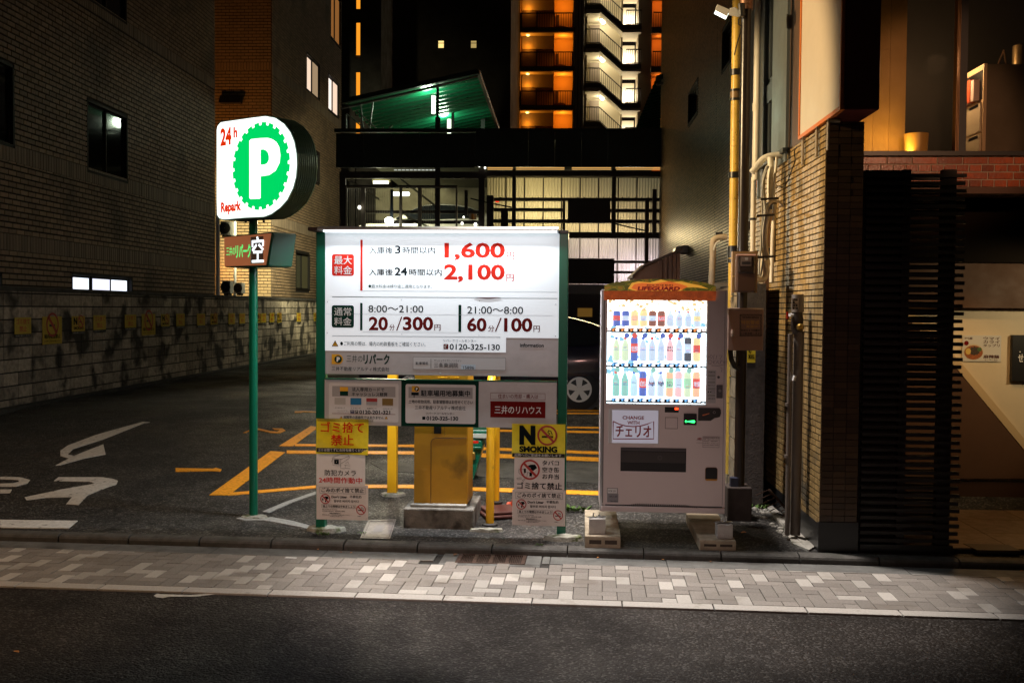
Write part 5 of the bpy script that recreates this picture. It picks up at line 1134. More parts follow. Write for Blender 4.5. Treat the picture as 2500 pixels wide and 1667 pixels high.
# front pillar
t, fr = thing('tiled_pillar', 'dark brown tiled front pillar at the corner of the shop left of the slatted screen', 'pillar', (NX - .006, C0, 0), 0)
obj('core', MB().box(.01, .285, .002, .4, 0, 3.42), JT, t)
PT = mat('brown_tile', (.07, .04, .02), .4, var=.35, noise=(30, .12))
tiles(t, (.0, .292, .30, 3.42), .0975, .05, .005, .008, PT, 300, fr, bond=0, jit=.001)
obj('plinth', MB().box(-.01, .298, -.012, .02, .05, .296), M_BLACK, t)
# upper side: red brick strip, window in a grey frame, brown panel
t, fr = thing('shop_upper_wall', 'upper side of the corner shop with tall grey framed window above the tiles', 'wall', (NX, C0, 0), math.radians(-90))
def xx(px, y=200): return fr.uv(px, y)[0]
zt0 = 3.41
RB = mat('red_brick', (.38, .085, .028), .42, var=.3, noise=(26, .2), bump=(50, .5, .004)); MORT = mat('pale_mortar', (.42, .36, .28), .9, bump=(60, .8, .004))
# near edge -> far edge: panel 1957..1925, grey 1925..1893, glass 1893..1872, frame 1872..1858, brick 1862..1850
GF = mat('grey_frame', (.16, .185, .19), .35, .3, noise=(3, .1)); GD = mat('slate_frame', (.045, .055, .06), .4)
obj('brown_panel', MB().box(xx(1928), xx(1960), .0, .2, zt0, 7.5), mat('brown_panel', (.09, .05, .03), .45), t)
wn = obj('window_frame', MB().box(xx(1893), xx(1928), -.03, .2, zt0 - .1, 7.5), GF, t)
obj('frame_side', MB().box(xx(1859), xx(1872), -.03, .2, zt0 - .3, 7.5), GD, wn)
zm = fr.uv(1880, 225)[1]
obj('transom', MB().box(xx(1872), xx(1893), -.005, .15, zm - .09, zm + .09), GD, wn)
for a, b in ((zt0 - .1, zm - .09), (zm + .09, 7.3)):
    obj('sash', MB().box(xx(1872), xx(1877), .01, .1, a, b).box(xx(1889), xx(1893), .01, .1, a, b).box(xx(1872), xx(1893), .01, .1, a, a + .06), GD, wn)
    obj('pane', MB().box(xx(1877), xx(1889), .06, .07, a + .06, b), mat('side_pane', (.10, .10, .085), .08, spec=.9), wn)
    obj('curtain_edge', MB().box(xx(1886), xx(1889), .045, .055, a + .06, b), mat('cream_reveal', (.75, .68, .5), .5), wn)
obj('brick_backing', MB().box(xx(1848), xx(1859), .005, .25, 3.2, 7.5), MORT, t)
tiles(t, (xx(1849), xx(1859), 3.2, 7.5), .22, .07, .010, .010, RB, 60, fr, bond=.5, name='brick')
obj('window_sill', MB().box(xx(1860), xx(1930), -.06, .1, zt0 - .02, zt0 + .02), GD, t)
# red sign box sticking out over the corner
Yf = 7.42; p = onY(2053, 262, Yf); sx0 = p.x; sz = onY(2095, 268, Yf).z; swid = onY(2147, 268, Yf).x - p.x
sb = fr.uv(1953, 340)
Yb = C0 - fr.uv(1956, 330)[0]; Yb = 8.72
t2, f2 = thing('box_sign', 'tall red edged box sign with blank cream face above the tiled side wall', 'sign', (sx0, Yf, sz), 0)
REDP = mat('dark_red_panel', (.09, .011, .005), .5, noise=(5, .12)); OR = mat('orange_trim', (.62, .16, .02), .4)
obj('sign_case', MB().box(.012, swid, 0, Yb - Yf, 0, 4.2), REDP, t2, bevel=.006)
SF_ = mat('cream_acrylic', (.62, .52, .40), .38, noise=(1.1, .10), spec=.7)
obj('sign_face', MB().box(.004, .012, .035, Yb - Yf - .035, .035, 4.18), SF_, t2)
obj('face_trim', MB().box(-.006, .03, 0, .03, 0, 4.2).box(-.006, .03, Yb - Yf - .03, Yb - Yf, 0, 4.2).box(-.006, .03, .03, Yb - Yf - .03, -.004, .03), OR, t2, bevel=.004)
for i, yy in enumerate((.32, .66, 1.12)):
    obj('bracket', MB().box(-.008, .006, yy, yy + .045, -.24, -.0).box(-.008, .09, yy, yy + .045, -.03, -.004), mat('bracket_paint', (.30, .24, .17), .5, noise=(20, .4)), t2, bevel=.003)
# ---- black service pole with meter, box and flood light
pp_ = onY(1815, 1200, 9.05)
t, fr = thing('service_pole', 'thick black service pole rising past the tiled wall from a dark foot', 'pole', (pp_.x, 9.05, 0), 0)
r_ = abs(fr.uv(1828, 500)[0] - fr.uv(1802, 500)[0]) / 2; cxp = (fr.uv(1828, 500)[0] + fr.uv(1802, 500)[0]) / 2
BP = mat('black_gloss_pipe', (.018, .013, .011), .28)
zb = fr.uv(1806, 1190)[1]
obj('pipe', MB().tube([(cxp, 0, zb), (cxp, 0, 6.6)], r_, 20), BP, t, smooth=True)
for y in (8, 20): z = fr.uv(1820, y)[1]; obj('pole_band', MB().lathe((cxp, 0, z), [(r_ + .012, -.02), (r_ + .012, .02)], 20), mat('band_copper', (.25, .13, .08), .4, .6), t, smooth=True)
x0, x1 = fr.uv(1776, 1220, -.1)[0], fr.uv(1836, 1220, -.1)[0]; 
obj('foot_block', MB().box(x0, x1, -.1, .14, .05, fr.uv(1800, 1190, -.1)[1]), mat('foot_dark', (.03, .02, .017), .8, noise=(6, .3)), t, bevel=.01)
obj('cap_box', MB().box(fr.uv(1781, 1180)[0], fr.uv(1800, 1180)[0], -.06, .02, zb - .0, fr.uv(1790, 1163)[1]), mat('dark_blue_bucket', (.02, .025, .05), .4), t, bevel=.006)
obj('thin_pipe', MB().tube([(fr.uv(1811, 1000)[0], -.02, zb), (fr.uv(1811, 1000)[0], -.02, fr.uv(1800, 850)[1])], .016, 10), mat('pipe_brown', (.16, .11, .07), .35), t, smooth=True)
obj('bent_conduit', MB().tube([(fr.uv(1779, 856)[0], -.08, fr.uv(1779, 850)[1]), (fr.uv(1781, 880)[0], -.08, fr.uv(1781, 875)[1]), (fr.uv(1790, 895)[0], -.06, fr.uv(1790, 893)[1]), (fr.uv(1803, 900)[0], -.04, fr.uv(1803, 899)[1])], .022, 10), M_BLACK, t, smooth=True)
# meter
t, fm = thing('electricity_meter', 'dark brown electricity meter with glass cover fixed on the black pole', 'electricity meter', (pp_.x, 8.93, 0), 0)
def G4(b, y0, y1, m, name, bev=0, par=None, f=None): f = f or fm; x0, x1, z0, z1 = f.rect('g4', b, y0); return obj(name, MB().box(x0, x1, y0, y1, z0, z1), m, par or t, bevel=bev)
MBN = mat('meter_brown', (.06, .032, .022), .35); G4((736, 446, 976, 840), .0, .06, mat('meter_board', (.22, .13, .05), .5), 'back_board')
mt_ = G4((775, 470, 968, 838), -.10, .0, MBN, 'meter_body', .015)
G4((790, 486, 960, 660), -.125, -.09, mat('meter_glass', (.03, .022, .02), .06, spec=1.0), 'glass_cover', .02, mt_)
G4((818, 498, 920, 585), -.129, -.124, mat('meter_face', (.14, .11, .10), .3), 'dial_plate', .002, mt_); G4((860, 503, 888, 530), -.132, -.128, mat('sticker_grey', (.28, .27, .27), .5), 'dial_label', 0, mt_)
G4((826, 545, 912, 570), -.132, -.128, M_BLACK, 'counter_window', 0, mt_); G4((780, 475, 965, 490), -.13, -.10, mat('meter_rim', (.35, .20, .14), .3), 'cover_rim', .004, mt_)
G4((742, 676, 758, 692), -.012, .0, mat('brass', (.5, .33, .08), .35, .9), 'screw')
# control box with warning plate
t, fm = thing('control_box', 'brown steel control box with striped warning plate right of the vending machine', 'control box', (pp_.x, 8.92, 0), 0)
CB = mat('box_brown', (.26, .17, .14), .5, noise=(3, .1))
G4((697, 1005, 1034, 1395), -.02, .14, CB, 'case', .006, t, fm); G4((692, 988, 1036, 1004), -.05, .15, mat('box_top', (.34, .25, .2), .45), 'rain_hood', .003, t, fm)
x, z = fm.k('g4', 740, 1228, -.03); obj('lock', MB().lathe((x, -.028, z), [(.014, -.03), (.016, 0), (.014, .03)], 12), mat('box_top', (.3, .2, .15), .45), t); obj('keyhole', MB().box(x - .003, x + .003, -.046, -.04, z - .02, z - .012), M_STEEL, t)
pl_ = G4((806, 1046, 1018, 1258), -.0225, -.0195, mat('plate_brown', (.20, .13, .11), .5), 'warning_plate', 0, t, fm)
sb_ = MB()
for k in range(16):
    for side in range(4):
        u = k / 16; d = 14
        if side == 0: q = [(806 + 212 * u, 1062), (806 + 212 * u + 7, 1062), (806 + 212 * u + 16, 1046), (806 + 212 * u + 9, 1046)]
        elif side == 1: q = [(806 + 212 * u, 1258), (806 + 212 * u + 7, 1258), (806 + 212 * u + 16, 1242), (806 + 212 * u + 9, 1242)]
        elif side == 2: q = [(806, 1046 + 212 * u + 9), (820, 1046 + 212 * u), (820, 1046 + 212 * u + 7), (806, 1046 + 212 * u + 16)]
        else: q = [(1004, 1046 + 212 * u + 9), (1018, 1046 + 212 * u), (1018, 1046 + 212 * u + 7), (1004, 1046 + 212 * u + 16)]
        ps = [fm.k('g4', *a, -.024) for a in q]; sb_.add([(a, -.0245, b) for a, b in ps], [(0, 1, 2, 3)])
o = obj('warning_stripes', sb_, M_BLACK, pl_); o['kind'] = 'stuff'
txt('WARNING', fm.rect('g4', (830, 1068, 990, 1086), -.025), -.025, M_BLACK, pl_, .03); txt('特別警戒', fm.rect('g4', (822, 1106, 995, 1142), -.025), -.025, mat('stripe_ochre', (.36, .22, .07), .5), pl_, .05); txt('実施中！', fm.rect('g4', (868, 1150, 995, 1178), -.025), -.025, mat('stripe_ochre', (.36, .22, .07), .5), pl_, .04)
txt('防犯カメラ作動中', fm.rect('g4', (822, 1190, 1000, 1212), -.025), -.025, M_BLACK, pl_, .03); txt('110番通報します', fm.rect('g4', (822, 1220, 1000, 1240), -.025), -.025, M_BLACK, pl_, .02)
# LED flood light near the pole top
fc_ = onY(1752, 28, 8.95); t, f = thing('flood_light', 'white twin LED flood light clamped to the top of the black pole', 'flood light', fc_)
def RL(px, py, y=0.0): p_ = onY(px, py, 8.95 + y); return p_ - fc_
h = obj('head', MB().add([RL(1751, 11), RL(1782, 24), RL(1775, 41), RL(1746, 26), RL(1751, 11, .16), RL(1782, 24, .16), RL(1775, 41, .16), RL(1746, 26, .16)], [(3, 2, 1, 0), (4, 5, 6, 7), (0, 1, 5, 4), (1, 2, 6, 5), (2, 3, 7, 6), (3, 0, 4, 7)]), M_WHITE, t, bevel=.004)
obj('led_strip', MB().bar(RL(1747, 27, .08), RL(1775, 41, .08), .14, .012), emis('flood_led', (.9, 1.0, .88), 4), h)
obj('arm', MB().add([RL(1782, 20), RL(1796, 18), RL(1814, 33), RL(1814, 44), RL(1778, 38), RL(1782, 20, .1), RL(1796, 18, .1), RL(1814, 33, .1), RL(1814, 44, .1), RL(1778, 38, .1)], [(4, 3, 2, 1, 0), (5, 6, 7, 8, 9), (0, 1, 6, 5), (1, 2, 7, 6), (2, 3, 8, 7), (3, 4, 9, 8), (4, 0, 5, 9)]), M_WHITE, t, bevel=.006)
obj('clamp', MB().tube([RL(1810, 10), RL(1812, 40)], .03, 10), M_BLACK, t)
obj('loose_cable', MB().tube([RL(1808, 42), RL(1803, 48), RL(1803, 60), RL(1810, 64), RL(1808, 80), RL(1800, 105), RL(1793, 135)], .006, 6), M_BLACK, t, smooth=True)
lamp('flood_light_light', 'SPOT', fc_ + V((-.12, .1, -.12)), 90, (1.0, .96, .82), .08, aim=(fc_.x - 4.0, 11.0, 1.6), spot=80)
# rusty yellow pipe
yp = 10.15; p = onY(1793, 690, yp); t, fr = thing('yellow_pipe', 'rust speckled yellow drain pipe standing behind the black pole', 'pipe', (p.x, yp, 0), 0)
YP = mat('yellow_pipe_paint', (.72, .46, .07), .42, noise=(7, .15), dirt=(38, (.22, .09, .02), .60))
ra = abs(fr.uv(1805, 400)[0] - fr.uv(1782, 400)[0]) / 2; cxx = (fr.uv(1805, 400)[0] + fr.uv(1782, 400)[0]) / 2
obj('pipe', MB().tube([(cxx, 0, .3), (cxx, 0, 6.8)], ra, 20), YP, t, smooth=True)
for y, hh in ((178, .03), (222, .012), (244, .012), (428, .03), (615, .06), (637, .02)): z = fr.uv(1793, y)[1]; obj('pipe_collar', MB().lathe((cxx, 0, z), [(ra + .012, -hh), (ra + .012, hh)], 20), M_BLACK, t, smooth=True)
z0 = fr.uv(1793, 241)[1]; z1 = fr.uv(1793, 224)[1]; obj('pipe_socket', MB().lathe((cxx, 0, z0), [(ra + .008, 0), (ra + .008, z1 - z0)], 20), mat('brown_band', (.22, .13, .05), .4), t, smooth=True)
# pale downpipe by the red brick
yq = 10.5; p = onY(1840, 500, yq); t, fr = thing('white_downpipe', 'cream white downpipe running beside the red brick strip', 'pipe', (p.x, yq, 0), 0)
CP = mat('cream_pipe', (.78, .72, .60), .4, noise=(4, .08)); k1 = fr.uv(1840, 262)[1]; k2 = fr.uv(1840, 440)[1]; k3 = fr.uv(1840, 535)[1]
obj('pipe_upper', MB().tube([(.015, 0, k2), (.02, 0, 7)], .038, 14), CP, t, smooth=True); obj('pipe_lower', MB().tube([(-.005, 0, 2.0), (-.005, 0, k2 + .03)], .026, 14), CP, t, smooth=True)
obj('pipe_socket', MB().lathe((.015, 0, k1), [(.044, -.04), (.044, .04)], 14), CP, t); obj('pipe_collar', MB().lathe((-.005, 0, k3), [(.036, -.012), (.036, .012)], 14), M_BLACK, t)
# lagged cables and hoses
def CBL(pts, r, m, name='cable', Y=9.6):
    return [onY(*cr('z1', x, y), Y + (pts[i][2] if len(pts[i]) > 2 else 0)) for i, (x, y) in enumerate([q[:2] for q in pts])]
def sm(pts, n=4):
    out = []; P = [pts[0]] + list(pts) + [pts[-1]]
    for i in range(1, len(P) - 2):
        for k in range(n):
            u = k / n; a, b, c, d = P[i - 1], P[i], P[i + 1], P[i + 2]
            out.append(.5 * ((2 * b) + (c - a) * u + (2 * a - 5 * b + 4 * c - d) * u * u + (3 * b - a - 3 * c + d) * u ** 3))
    return out + [pts[-1]]
WC = mat('white_lagging', (.80, .77, .66), .55, noise=(16, .15), bump=(30, .6, .01)); GC = mat('grey_hose', (.34, .33, .29), .5)
org = onY(1880, 500, 9.4); t, f = thing('cable_bundle', 'bundle of white lagged pipes and hoses hanging down the tiled side wall', 'pipe bundle', org)
def hose(name, pts, r, m, Y): obj(name, MB().tube([q - org for q in sm([onY(*cr('z1', x, y), Y) for x, y in pts])], r, 12), m, t, smooth=True)
hose('lagged_pipe', ((470, 75), (400, 85), (300, 95), (210, 125), (140, 200), (70, 285)), 0.0303, WC, 9.35)
hose('lagged_pipe', ((280, 110), (285, 240), (275, 420), (280, 600)), 0.0286, WC, 9.3)
hose('lagged_pipe', ((350, 110), (345, 200), (330, 330), (315, 580)), 0.0121, WC, 9.25)
hose('lagged_pipe', ((250, 210), (215, 300), (200, 420), (205, 560), (225, 680), (215, 790)), 0.0165, GC, 9.25)
hose('hose', ((240, 260), (200, 380), (185, 600), (190, 800), (175, 980), (185, 1130)), 0.0077, GC, 9.22)
hose('hose', ((430, 670), (390, 620), (320, 605), (270, 630), (245, 690), (235, 770), (215, 870), (200, 1000), (215, 1180), (240, 1270), (268, 1330)), 0.0132, WC, 9.15)
hose('hose', ((285, 700), (255, 800), (235, 950), (235, 1100), (255, 1240), (265, 1330)), 0.0143, WC, 9.12)
hose('hose', ((300, 740), (275, 850), (262, 1000), (262, 1130)), 0.0121, mat('pink_lagging', (.60, .45, .34), .6, noise=(14, .2), bump=(30, .6, .01)), 9.14)
hose('hose', ((170, 980), (175, 1100), (160, 1250), (150, 1430)), 0.0088, GC, 9.15)
hose('hose', ((190, 1130), (200, 1260), (180, 1400), (170, 1450)), 0.0088, GC, 9.12)
hose('elbow_pipe', ((225, 1270), (240, 1380), (225, 1450), (190, 1490), (130, 1485)), 0.0275, WC, 9.1)
hose('white_duct', ((330, 640), (320, 800), (308, 1000), (300, 1250), (292, 1520)), 0.0198, CP, 9.28)
for q in ((285, 585), (240, 772), (232, 1240)): x_ = onY(*cr('z1', *q), 9.05) - org; obj('cable_tie', MB().bar(x_ + V((-.09, 0, 0)), x_ + V((.07, 0, .01)), .008, .02), M_BLACK, t)
t, f = thing('loose_wire', 'thin black loose wire looping down from the sign bracket', 'cable', org)
W_ = lambda x, y: onX(*cr('z1', x, y), NX - .04) - org
obj('wire', MB().tube(sm([W_(575, 0), W_(550, 60), W_(560, 150), W_(520, 260), W_(480, 370), W_(440, 430), W_(390, 445), W_(345, 430)]), .005, 6), M_BLACK, t, smooth=True)
# small elbow pipe, bracket lamp shade and shed roof near the far tiled wall
org = onY(1740, 640, 10.6); t, f = thing('elbow_duct', 'cream lagged pipe with an elbow sticking up behind the vending machine', 'pipe', org)
E_ = lambda x, y, Y=10.6: onY(*cr('y3', x, y), Y) - org
obj('pipe', MB().tube(sm([E_(1195, 1040), E_(1120, 1040), E_(1060, 1065), E_(1045, 1140), E_(1045, 1250), E_(1035, 1440), E_(1025, 1600)]), .033, 14), mat('tan_lagging', (.60, .48, .32), .55, noise=(9, .15), bump=(30, .5, .01)), t, smooth=True)
obj('small_hose', MB().tube(sm([E_(1125, 1085, 10.5), E_(1080, 1110, 10.5), E_(1055, 1180, 10.5)]), .01, 8), WC, t, smooth=True)
obj('strap', MB().bar(E_(1075, 1015), E_(1150, 1012), .03, .05), M_BLACK, t)
org = onY(1700, 700, 10.8); t, f = thing('lagged_pipe', 'thick wrapped pipe lying along the wall top behind the machine', 'pipe', org)
obj('pipe', MB().tube([onY(1690, 705, 10.9) - org, onY(1745, 699, 10.9) - org, onY(1788, 697, 10.9) - org], .035, 12), mat('tan_lagging', (.6, .48, .32), .55), t, smooth=True)

# ---- far dark tiled building on the right
FX = 2.62; t, fr = thing('dark_tiled_building', 'tall dark brown tiled building side wall behind the vending machine and yellow pipe', 'building', (FX, 0, 0), math.radians(-90))
FY0 = 10.9; FY1 = onX(1612, 400, FX).y
DT2 = mat('dark_brown_tile', (.20, .125, .06), .40, var=.35)
fw_ = lambda px, py: (-onX(px, py, FX).y, onX(px, py, FX).z)
w1 = (fw_(1682, 250)[0], fw_(1706, 200)[0], fw_(1690, 298)[1], fw_(1690, 215)[1]); w2 = (fw_(1765, 100)[0], fw_(1786, 100)[0], fw_(1766, 180)[1], fw_(1766, 75)[1])
wall_box('wall', t, -FY1, -FY0, .002, 4, .3, 15, [w1, w2], JT)
tiles(t, (-FY1, -FY0, 1.9, 13.5), .1, .05, (.008, .019), .012, DT2, 300, fr, bond=0, jit=.0012, holes=[w1, w2])
for w_ in (w1, w2): window(t, fr, *w_, y=-.02, cols=1)
obj('seam', MB().box(fw_(1748, 400)[0] - .006, fw_(1748, 400)[0] + .006, -.012, 0, 3.0, 13.5), M_DARK, t)
# wall fixture on it
org = onX(1678, 620, FX); t, f = thing('wall_vent', 'pale rounded vent cover on the dark tiled wall above the machine', 'vent', (org.x, org.y, org.z), math.radians(-90))
f.Y
x0, z0 = f.k('y3', 692, 1262); x1, z1 = f.k('y3', 800, 1130)
obj('cover', MB().prismx([(-.3, 0), (0, 0), (0, z1 - z0), (-.12, z1 - z0), (-.26, (z1 - z0) * .8)][::-1], -.2, .2), mat('pink_beige', (.48, .36, .30), .35), t, bevel=.02)
# shed roof
org = onY(1600, 690, 12.5); t, f = thing('shed', 'small brown corrugated shed with a sloping roof between machine and dark tiles', 'shed', org)
S_ = lambda px, py, Y=12.5: onY(px, py, Y) - org
BRW = mat('shed_brown', (.20, .09, .05), .6, var=.1)
sh = [S_(1548, 672), S_(1575, 650), S_(1658, 617), S_(1658, 760), S_(1548, 760)]
obj('wall', MB().prism([(v.x, v.z) for v in sh][::-1], 0, .8), BRW, t); ra_, rb_, rc_ = S_(1543, 678), S_(1573, 650), S_(1664, 612); obj('roof', MB().prism([(ra_.x, ra_.z), (rb_.x, rb_.z), (rc_.x, rc_.z), (rc_.x, rc_.z + .03), (rb_.x, rb_.z + .03), (ra_.x, ra_.z + .03)], -.08, .9), mat('shed_roof', (.10, .05, .03), .5), t)
for px in (1612, 1625, 1636, 1646, 1656): a = S_(px, 633 - (px - 1612) * .38); obj('rib', MB().box(a.x - .02, a.x + .02, -.03, 0, S_(px, 760).z, a.z), BRW, t)

# ---- right block wall with its end face
BXW = 1.74; q = onY(1812, 1000, 9.42); BXW = q.x; WE = onY(1866, 1000, 9.42).x - q.x
t, fr = thing('low_block_wall', 'weathered concrete block wall behind the control box with a dark end face', 'wall', (BXW, 9.42, 0), math.radians(-90))
ztb = onY(1840, 692, 9.42).z
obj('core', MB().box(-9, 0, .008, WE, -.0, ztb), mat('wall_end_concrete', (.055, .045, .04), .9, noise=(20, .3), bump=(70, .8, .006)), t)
tiles(t, (-9, -.02, .1, ztb - .02), .4, .2, .012, .012, mat('tan_block', (.34, .27, .18), .85, var=.25, noise=(10, .3), bump=(50, 1, .01), dirt=(4, (.07, .06, .04), .55)), 60, fr, y=.008, name='block', bond=0, jit=.002)
r = random.Random(5); mbx = MB()
for k in range(46):
    z = .15 + (ztb - .2) * k / 46; wd_ = r.uniform(.006, .028) * (2.2 if z < .7 else 1)
    mbx.add([(-.02 - wd_, -.012, z), (.006, -.014, z + r.uniform(-.01, .01)), (.004, -.004, z + .045), (-.02 - wd_ * r.uniform(.4, 1), -.006, z + .04)], [(0, 1, 2, 3)])
o = obj('crumbled_edge', mbx, mat('broken_edge', (.50, .42, .30), .9, noise=(40, .4), bump=(60, 1, .01)), t); o['kind'] = 'stuff'
q1 = onX(1822, 820, BXW - .02); t, f = thing('yellow_notice', 'small yellow smoking notice on the block wall below the control box', 'notice', (BXW - .008, q1.y, 0), math.radians(-90))
x0 = f.uv(1823, 880)[0]; x1 = f.uv(1845, 880)[0]; 
ny = 9.9; a = onY(1824, 885, ny); b = onY(1845, 856, ny)
# hangs on a cable tie beside the wall end, facing the street
bpy.data.objects.remove(t); t, f = thing('yellow_notice', 'small yellow smoking notice hanging just below the control box', 'notice', (a.x, 9.3, onY(1824, 885, 9.3).z), 0)
W_ = onY(1844, 885, 9.3).x - onY(1824, 885, 9.3).x; H_ = onY(1824, 850, 9.3).z - onY(1824, 885, 9.3).z
t.location.x = onY(1824, 885, 9.3).x
obj('sheet', MB().box(0, W_, 0, .003, 0, H_), mat('flat_yellow', (.75, .58, .03), .5), t); obj('strip', MB().box(0, W_, -.003, -.001, -.05, 0), M_BLACK, t); txt('SMOKING', (.01, W_ - .01, H_ * .25, H_ * .6), -.002, M_INK, t, .03); txt('NO', (.01, W_ * .5, H_ * .65, H_ * .95), -.002, M_INK, t, .03)

# ---- grey standpipes with label
p = onY(1945, 1245, 8.3); t, fr = thing('standpipes', 'pair of grey standpipes with brass valve and tap in front of the tiled side wall', 'standpipe', (p.x, 8.3, .1), 0)
GP_ = mat('grey_pvc', (.17, .145, .125), .35, noise=(5, .15))
def ux(px, y=900): return fr.uv(px, y)[0]
def uz(py, x=1945): return fr.uv(x, py)[1]
obj('wide_pipe', MB().tube([((ux(1930) + ux(1960)) / 2, 0, uz(762)), ((ux(1930) + ux(1960)) / 2, 0, uz(719))], (ux(1960) - ux(1930)) / 2, 18), GP_, t, smooth=True)
obj('valve_body', MB().lathe(((ux(1928) + ux(1960)) / 2, 0, uz(815)), [(.035, 0), (.05, .04), (.05, .12), (.042, .19)], 16), mat('valve_dark', (.04, .03, .025), .4), t, smooth=True)
obj('thick_pipe', MB().tube([(ux(1948), 0, 0), (ux(1949), 0, uz(810))], .042, 18), GP_, t, smooth=True); obj('thin_pipe', MB().tube([(ux(1922, 1200), -.02, 0), (ux(1927), -.02, uz(815))], .020, 14), GP_, t, smooth=True)
x = ux(1948); obj('brass_cap', MB().tube([(x, -.075, uz(798)), (x, -.02, uz(798))], [.018, .042], 14), mat('brass', (.5, .33, .08), .35, .9), t, smooth=True)
x = ux(1931); z = uz(770); obj('tap', MB().tube([(x, -.02, z), (x - .03, -.05, z + .004)], .014, 8), M_WHITE, t); obj('tap_handle', MB().box(x - .055, x - .042, -.06, -.05, z - .03, z + .03), M_RED, t)
x = ux(1935, 920); z = uz(922); obj('pipe_clip', MB().tube([(x - .005, -.06, z - .02), (x + .006, -.06, z + .02)], .014, 10), M_WHITE, t, smooth=True)
for py in (987, 1113): obj('pipe_joint', MB().lathe((ux(1924), -.02, uz(py)), [(.024, -.012), (.024, .012)], 14), GP_, t)
x0, x1, z0, z1 = fr.rect('z3', (165, 238, 242, 370), -.05); obj('label_sheet', MB().sheet([(x0, z0), (x1, z0), (x1, z1), (x0, z1)], -.053), mat('faded_label', (.42, .36, .30), .5), t)
for i, s in enumerate(('5', 'L', '0', 'H')): txt(s, (x0 + .006, x1 - .006, z1 - (z1 - z0) * (i + .92) / 4, z1 - (z1 - z0) * (i + .1) / 4), -.0545, M_BLACK, t, .04)
# rubble and an old comb-like rack by the foot
p = G(1890, 1275); t, fr = thing('old_rack', 'rusty comb-like metal rack leaning in the dark gap beside the standpipes', 'rack', (p.x, p.y + .25, gz(p.y)))
obj('rail', MB().bar((0, 0, .25), (.22, -.25, -.0), .018), RUST, t)
for k in range(9): a = V((0, 0, .25)).lerp(V((.22, -.25, 0)), k / 8.5); obj('tooth', MB().bar(a, a + V((-.11, .02, -.06)), .007), RUST, t)
mbx = MB(); r = random.Random(9)
a0 = G(1868, 1240); a1 = G(1990, 1340)
for k in range(60):
    u = r.random(); p = a0.lerp(a1, u) + V((r.uniform(-.12, .04), r.uniform(-.05, .05), 0)); s = r.uniform(.008, .03)
    mbx.lathe((p.x, p.y, gz(p.y) - .005), [(s, 0), (s * .8, s * .6), (s * .2, s * .8)], 6)
o = obj('rubble', mbx, M_CONC); o['kind'] = 'stuff'; o['label'] = 'loose rubble along the foot of the tiled side wall'
st = [G(*q) for q in ((1868, 1236), (1885, 1238), (1950, 1290), (1992, 1335), (1975, 1346), (1935, 1330), (1912, 1290))]
struct('concrete_gutter', MB().add([(p.x, p.y, p.z + .015) for p in st] + [(p.x, p.y, p.z - .05) for p in st], [tuple(range(7))[::-1]] + [((i + 1) % 7, i, 7 + i, 7 + (i + 1) % 7) for i in range(7)]), M_CONC)

# ================================================================== SHOP FRONT ON THE RIGHT
SY = 7.95
t, fr = thing('slatted_screen', 'tall black screen of horizontal slats beside the brown tiled pillar', 'slatted screen', (onY(2097, 1300, SY).x, SY, 0), 0)
SL = mat('slat_black', (.016, .012, .010), .5, noise=(9, .2)); wS = fr.uv(2337, 900)[0]
zs = .14; r = random.Random(2)
for k in range(52):
    z = zs + k * .0595
    if z > 3.05: break
    obj('slat', MB().box(0, wS + (.02 if k % 2 else .03), -.03, .0, z, z + .028), SL, t)
for k in range(50):
    z = zs + .02 + k * .0595
    if z > 3.05: break
    obj('slat', MB().box(.02, wS - .05, .30, .33, z, z + .03), SL, t)
xa = fr.uv(2215, 900)[0]; xb, xc_ = fr.uv(2292, 900)[0], fr.uv(2326, 900)[0]
obj('post', MB().box(xb, xc_, .0, .06, .1, 3.06), SL, t); obj('post', MB().box(xa - .06, xa, .0, .30, .1, 3.06), SL, t)
obj('back_board', MB().box(.0, xa - .06, .04, .07, .1, 3.06), mat('back_board', (.012, .009, .008), .6), t)
obj('base_rail', MB().box(-.0, fr.uv(2322, 1330)[0], -.035, .34, .02, .12), M_BLACK, t)
# entrance floor slabs
FLT = mat('porch_tile', (.17, .115, .07), .45, var=.12, noise=(14, .2), bump=(60, .3, .003))
fl_ = struct('porch_floor', MB().box(2.36, 6.5, 7.94, 10.2, -.05, .092), JT)
for i in range(7):
    for j in range(4):
        x = 2.365 + i * .6 - j * .0; y = 7.95 + j * .56
        if x + .594 > 6.5 or y + .554 > 10.2: continue
        obj('floor_tile', MB().box(x, x + .594, y, y + .554, .05, .098 + r.uniform(0, .002)), FLT, fl_, bevel=.002)
g_ = [onZ(*cr('w6', x, y), .1) for x, y in ((1770, 1282), (2205, 1295), (2325, 1352), (1905, 1345))]
t, f = thing('floor_cover', 'dark rectangular access cover in the porch floor at the far right', 'access cover', g_[0]); obj('cover', MB().add([tuple(p - g_[0] + V((0, 0, .004))) for p in g_] + [tuple(p - g_[0] - V((0, 0, .02))) for p in g_], [(3, 2, 1, 0), (0, 1, 5, 4), (1, 2, 6, 5), (2, 3, 7, 6), (3, 0, 4, 7)]), mat('cover_dark', (.07, .045, .025), .5), t)
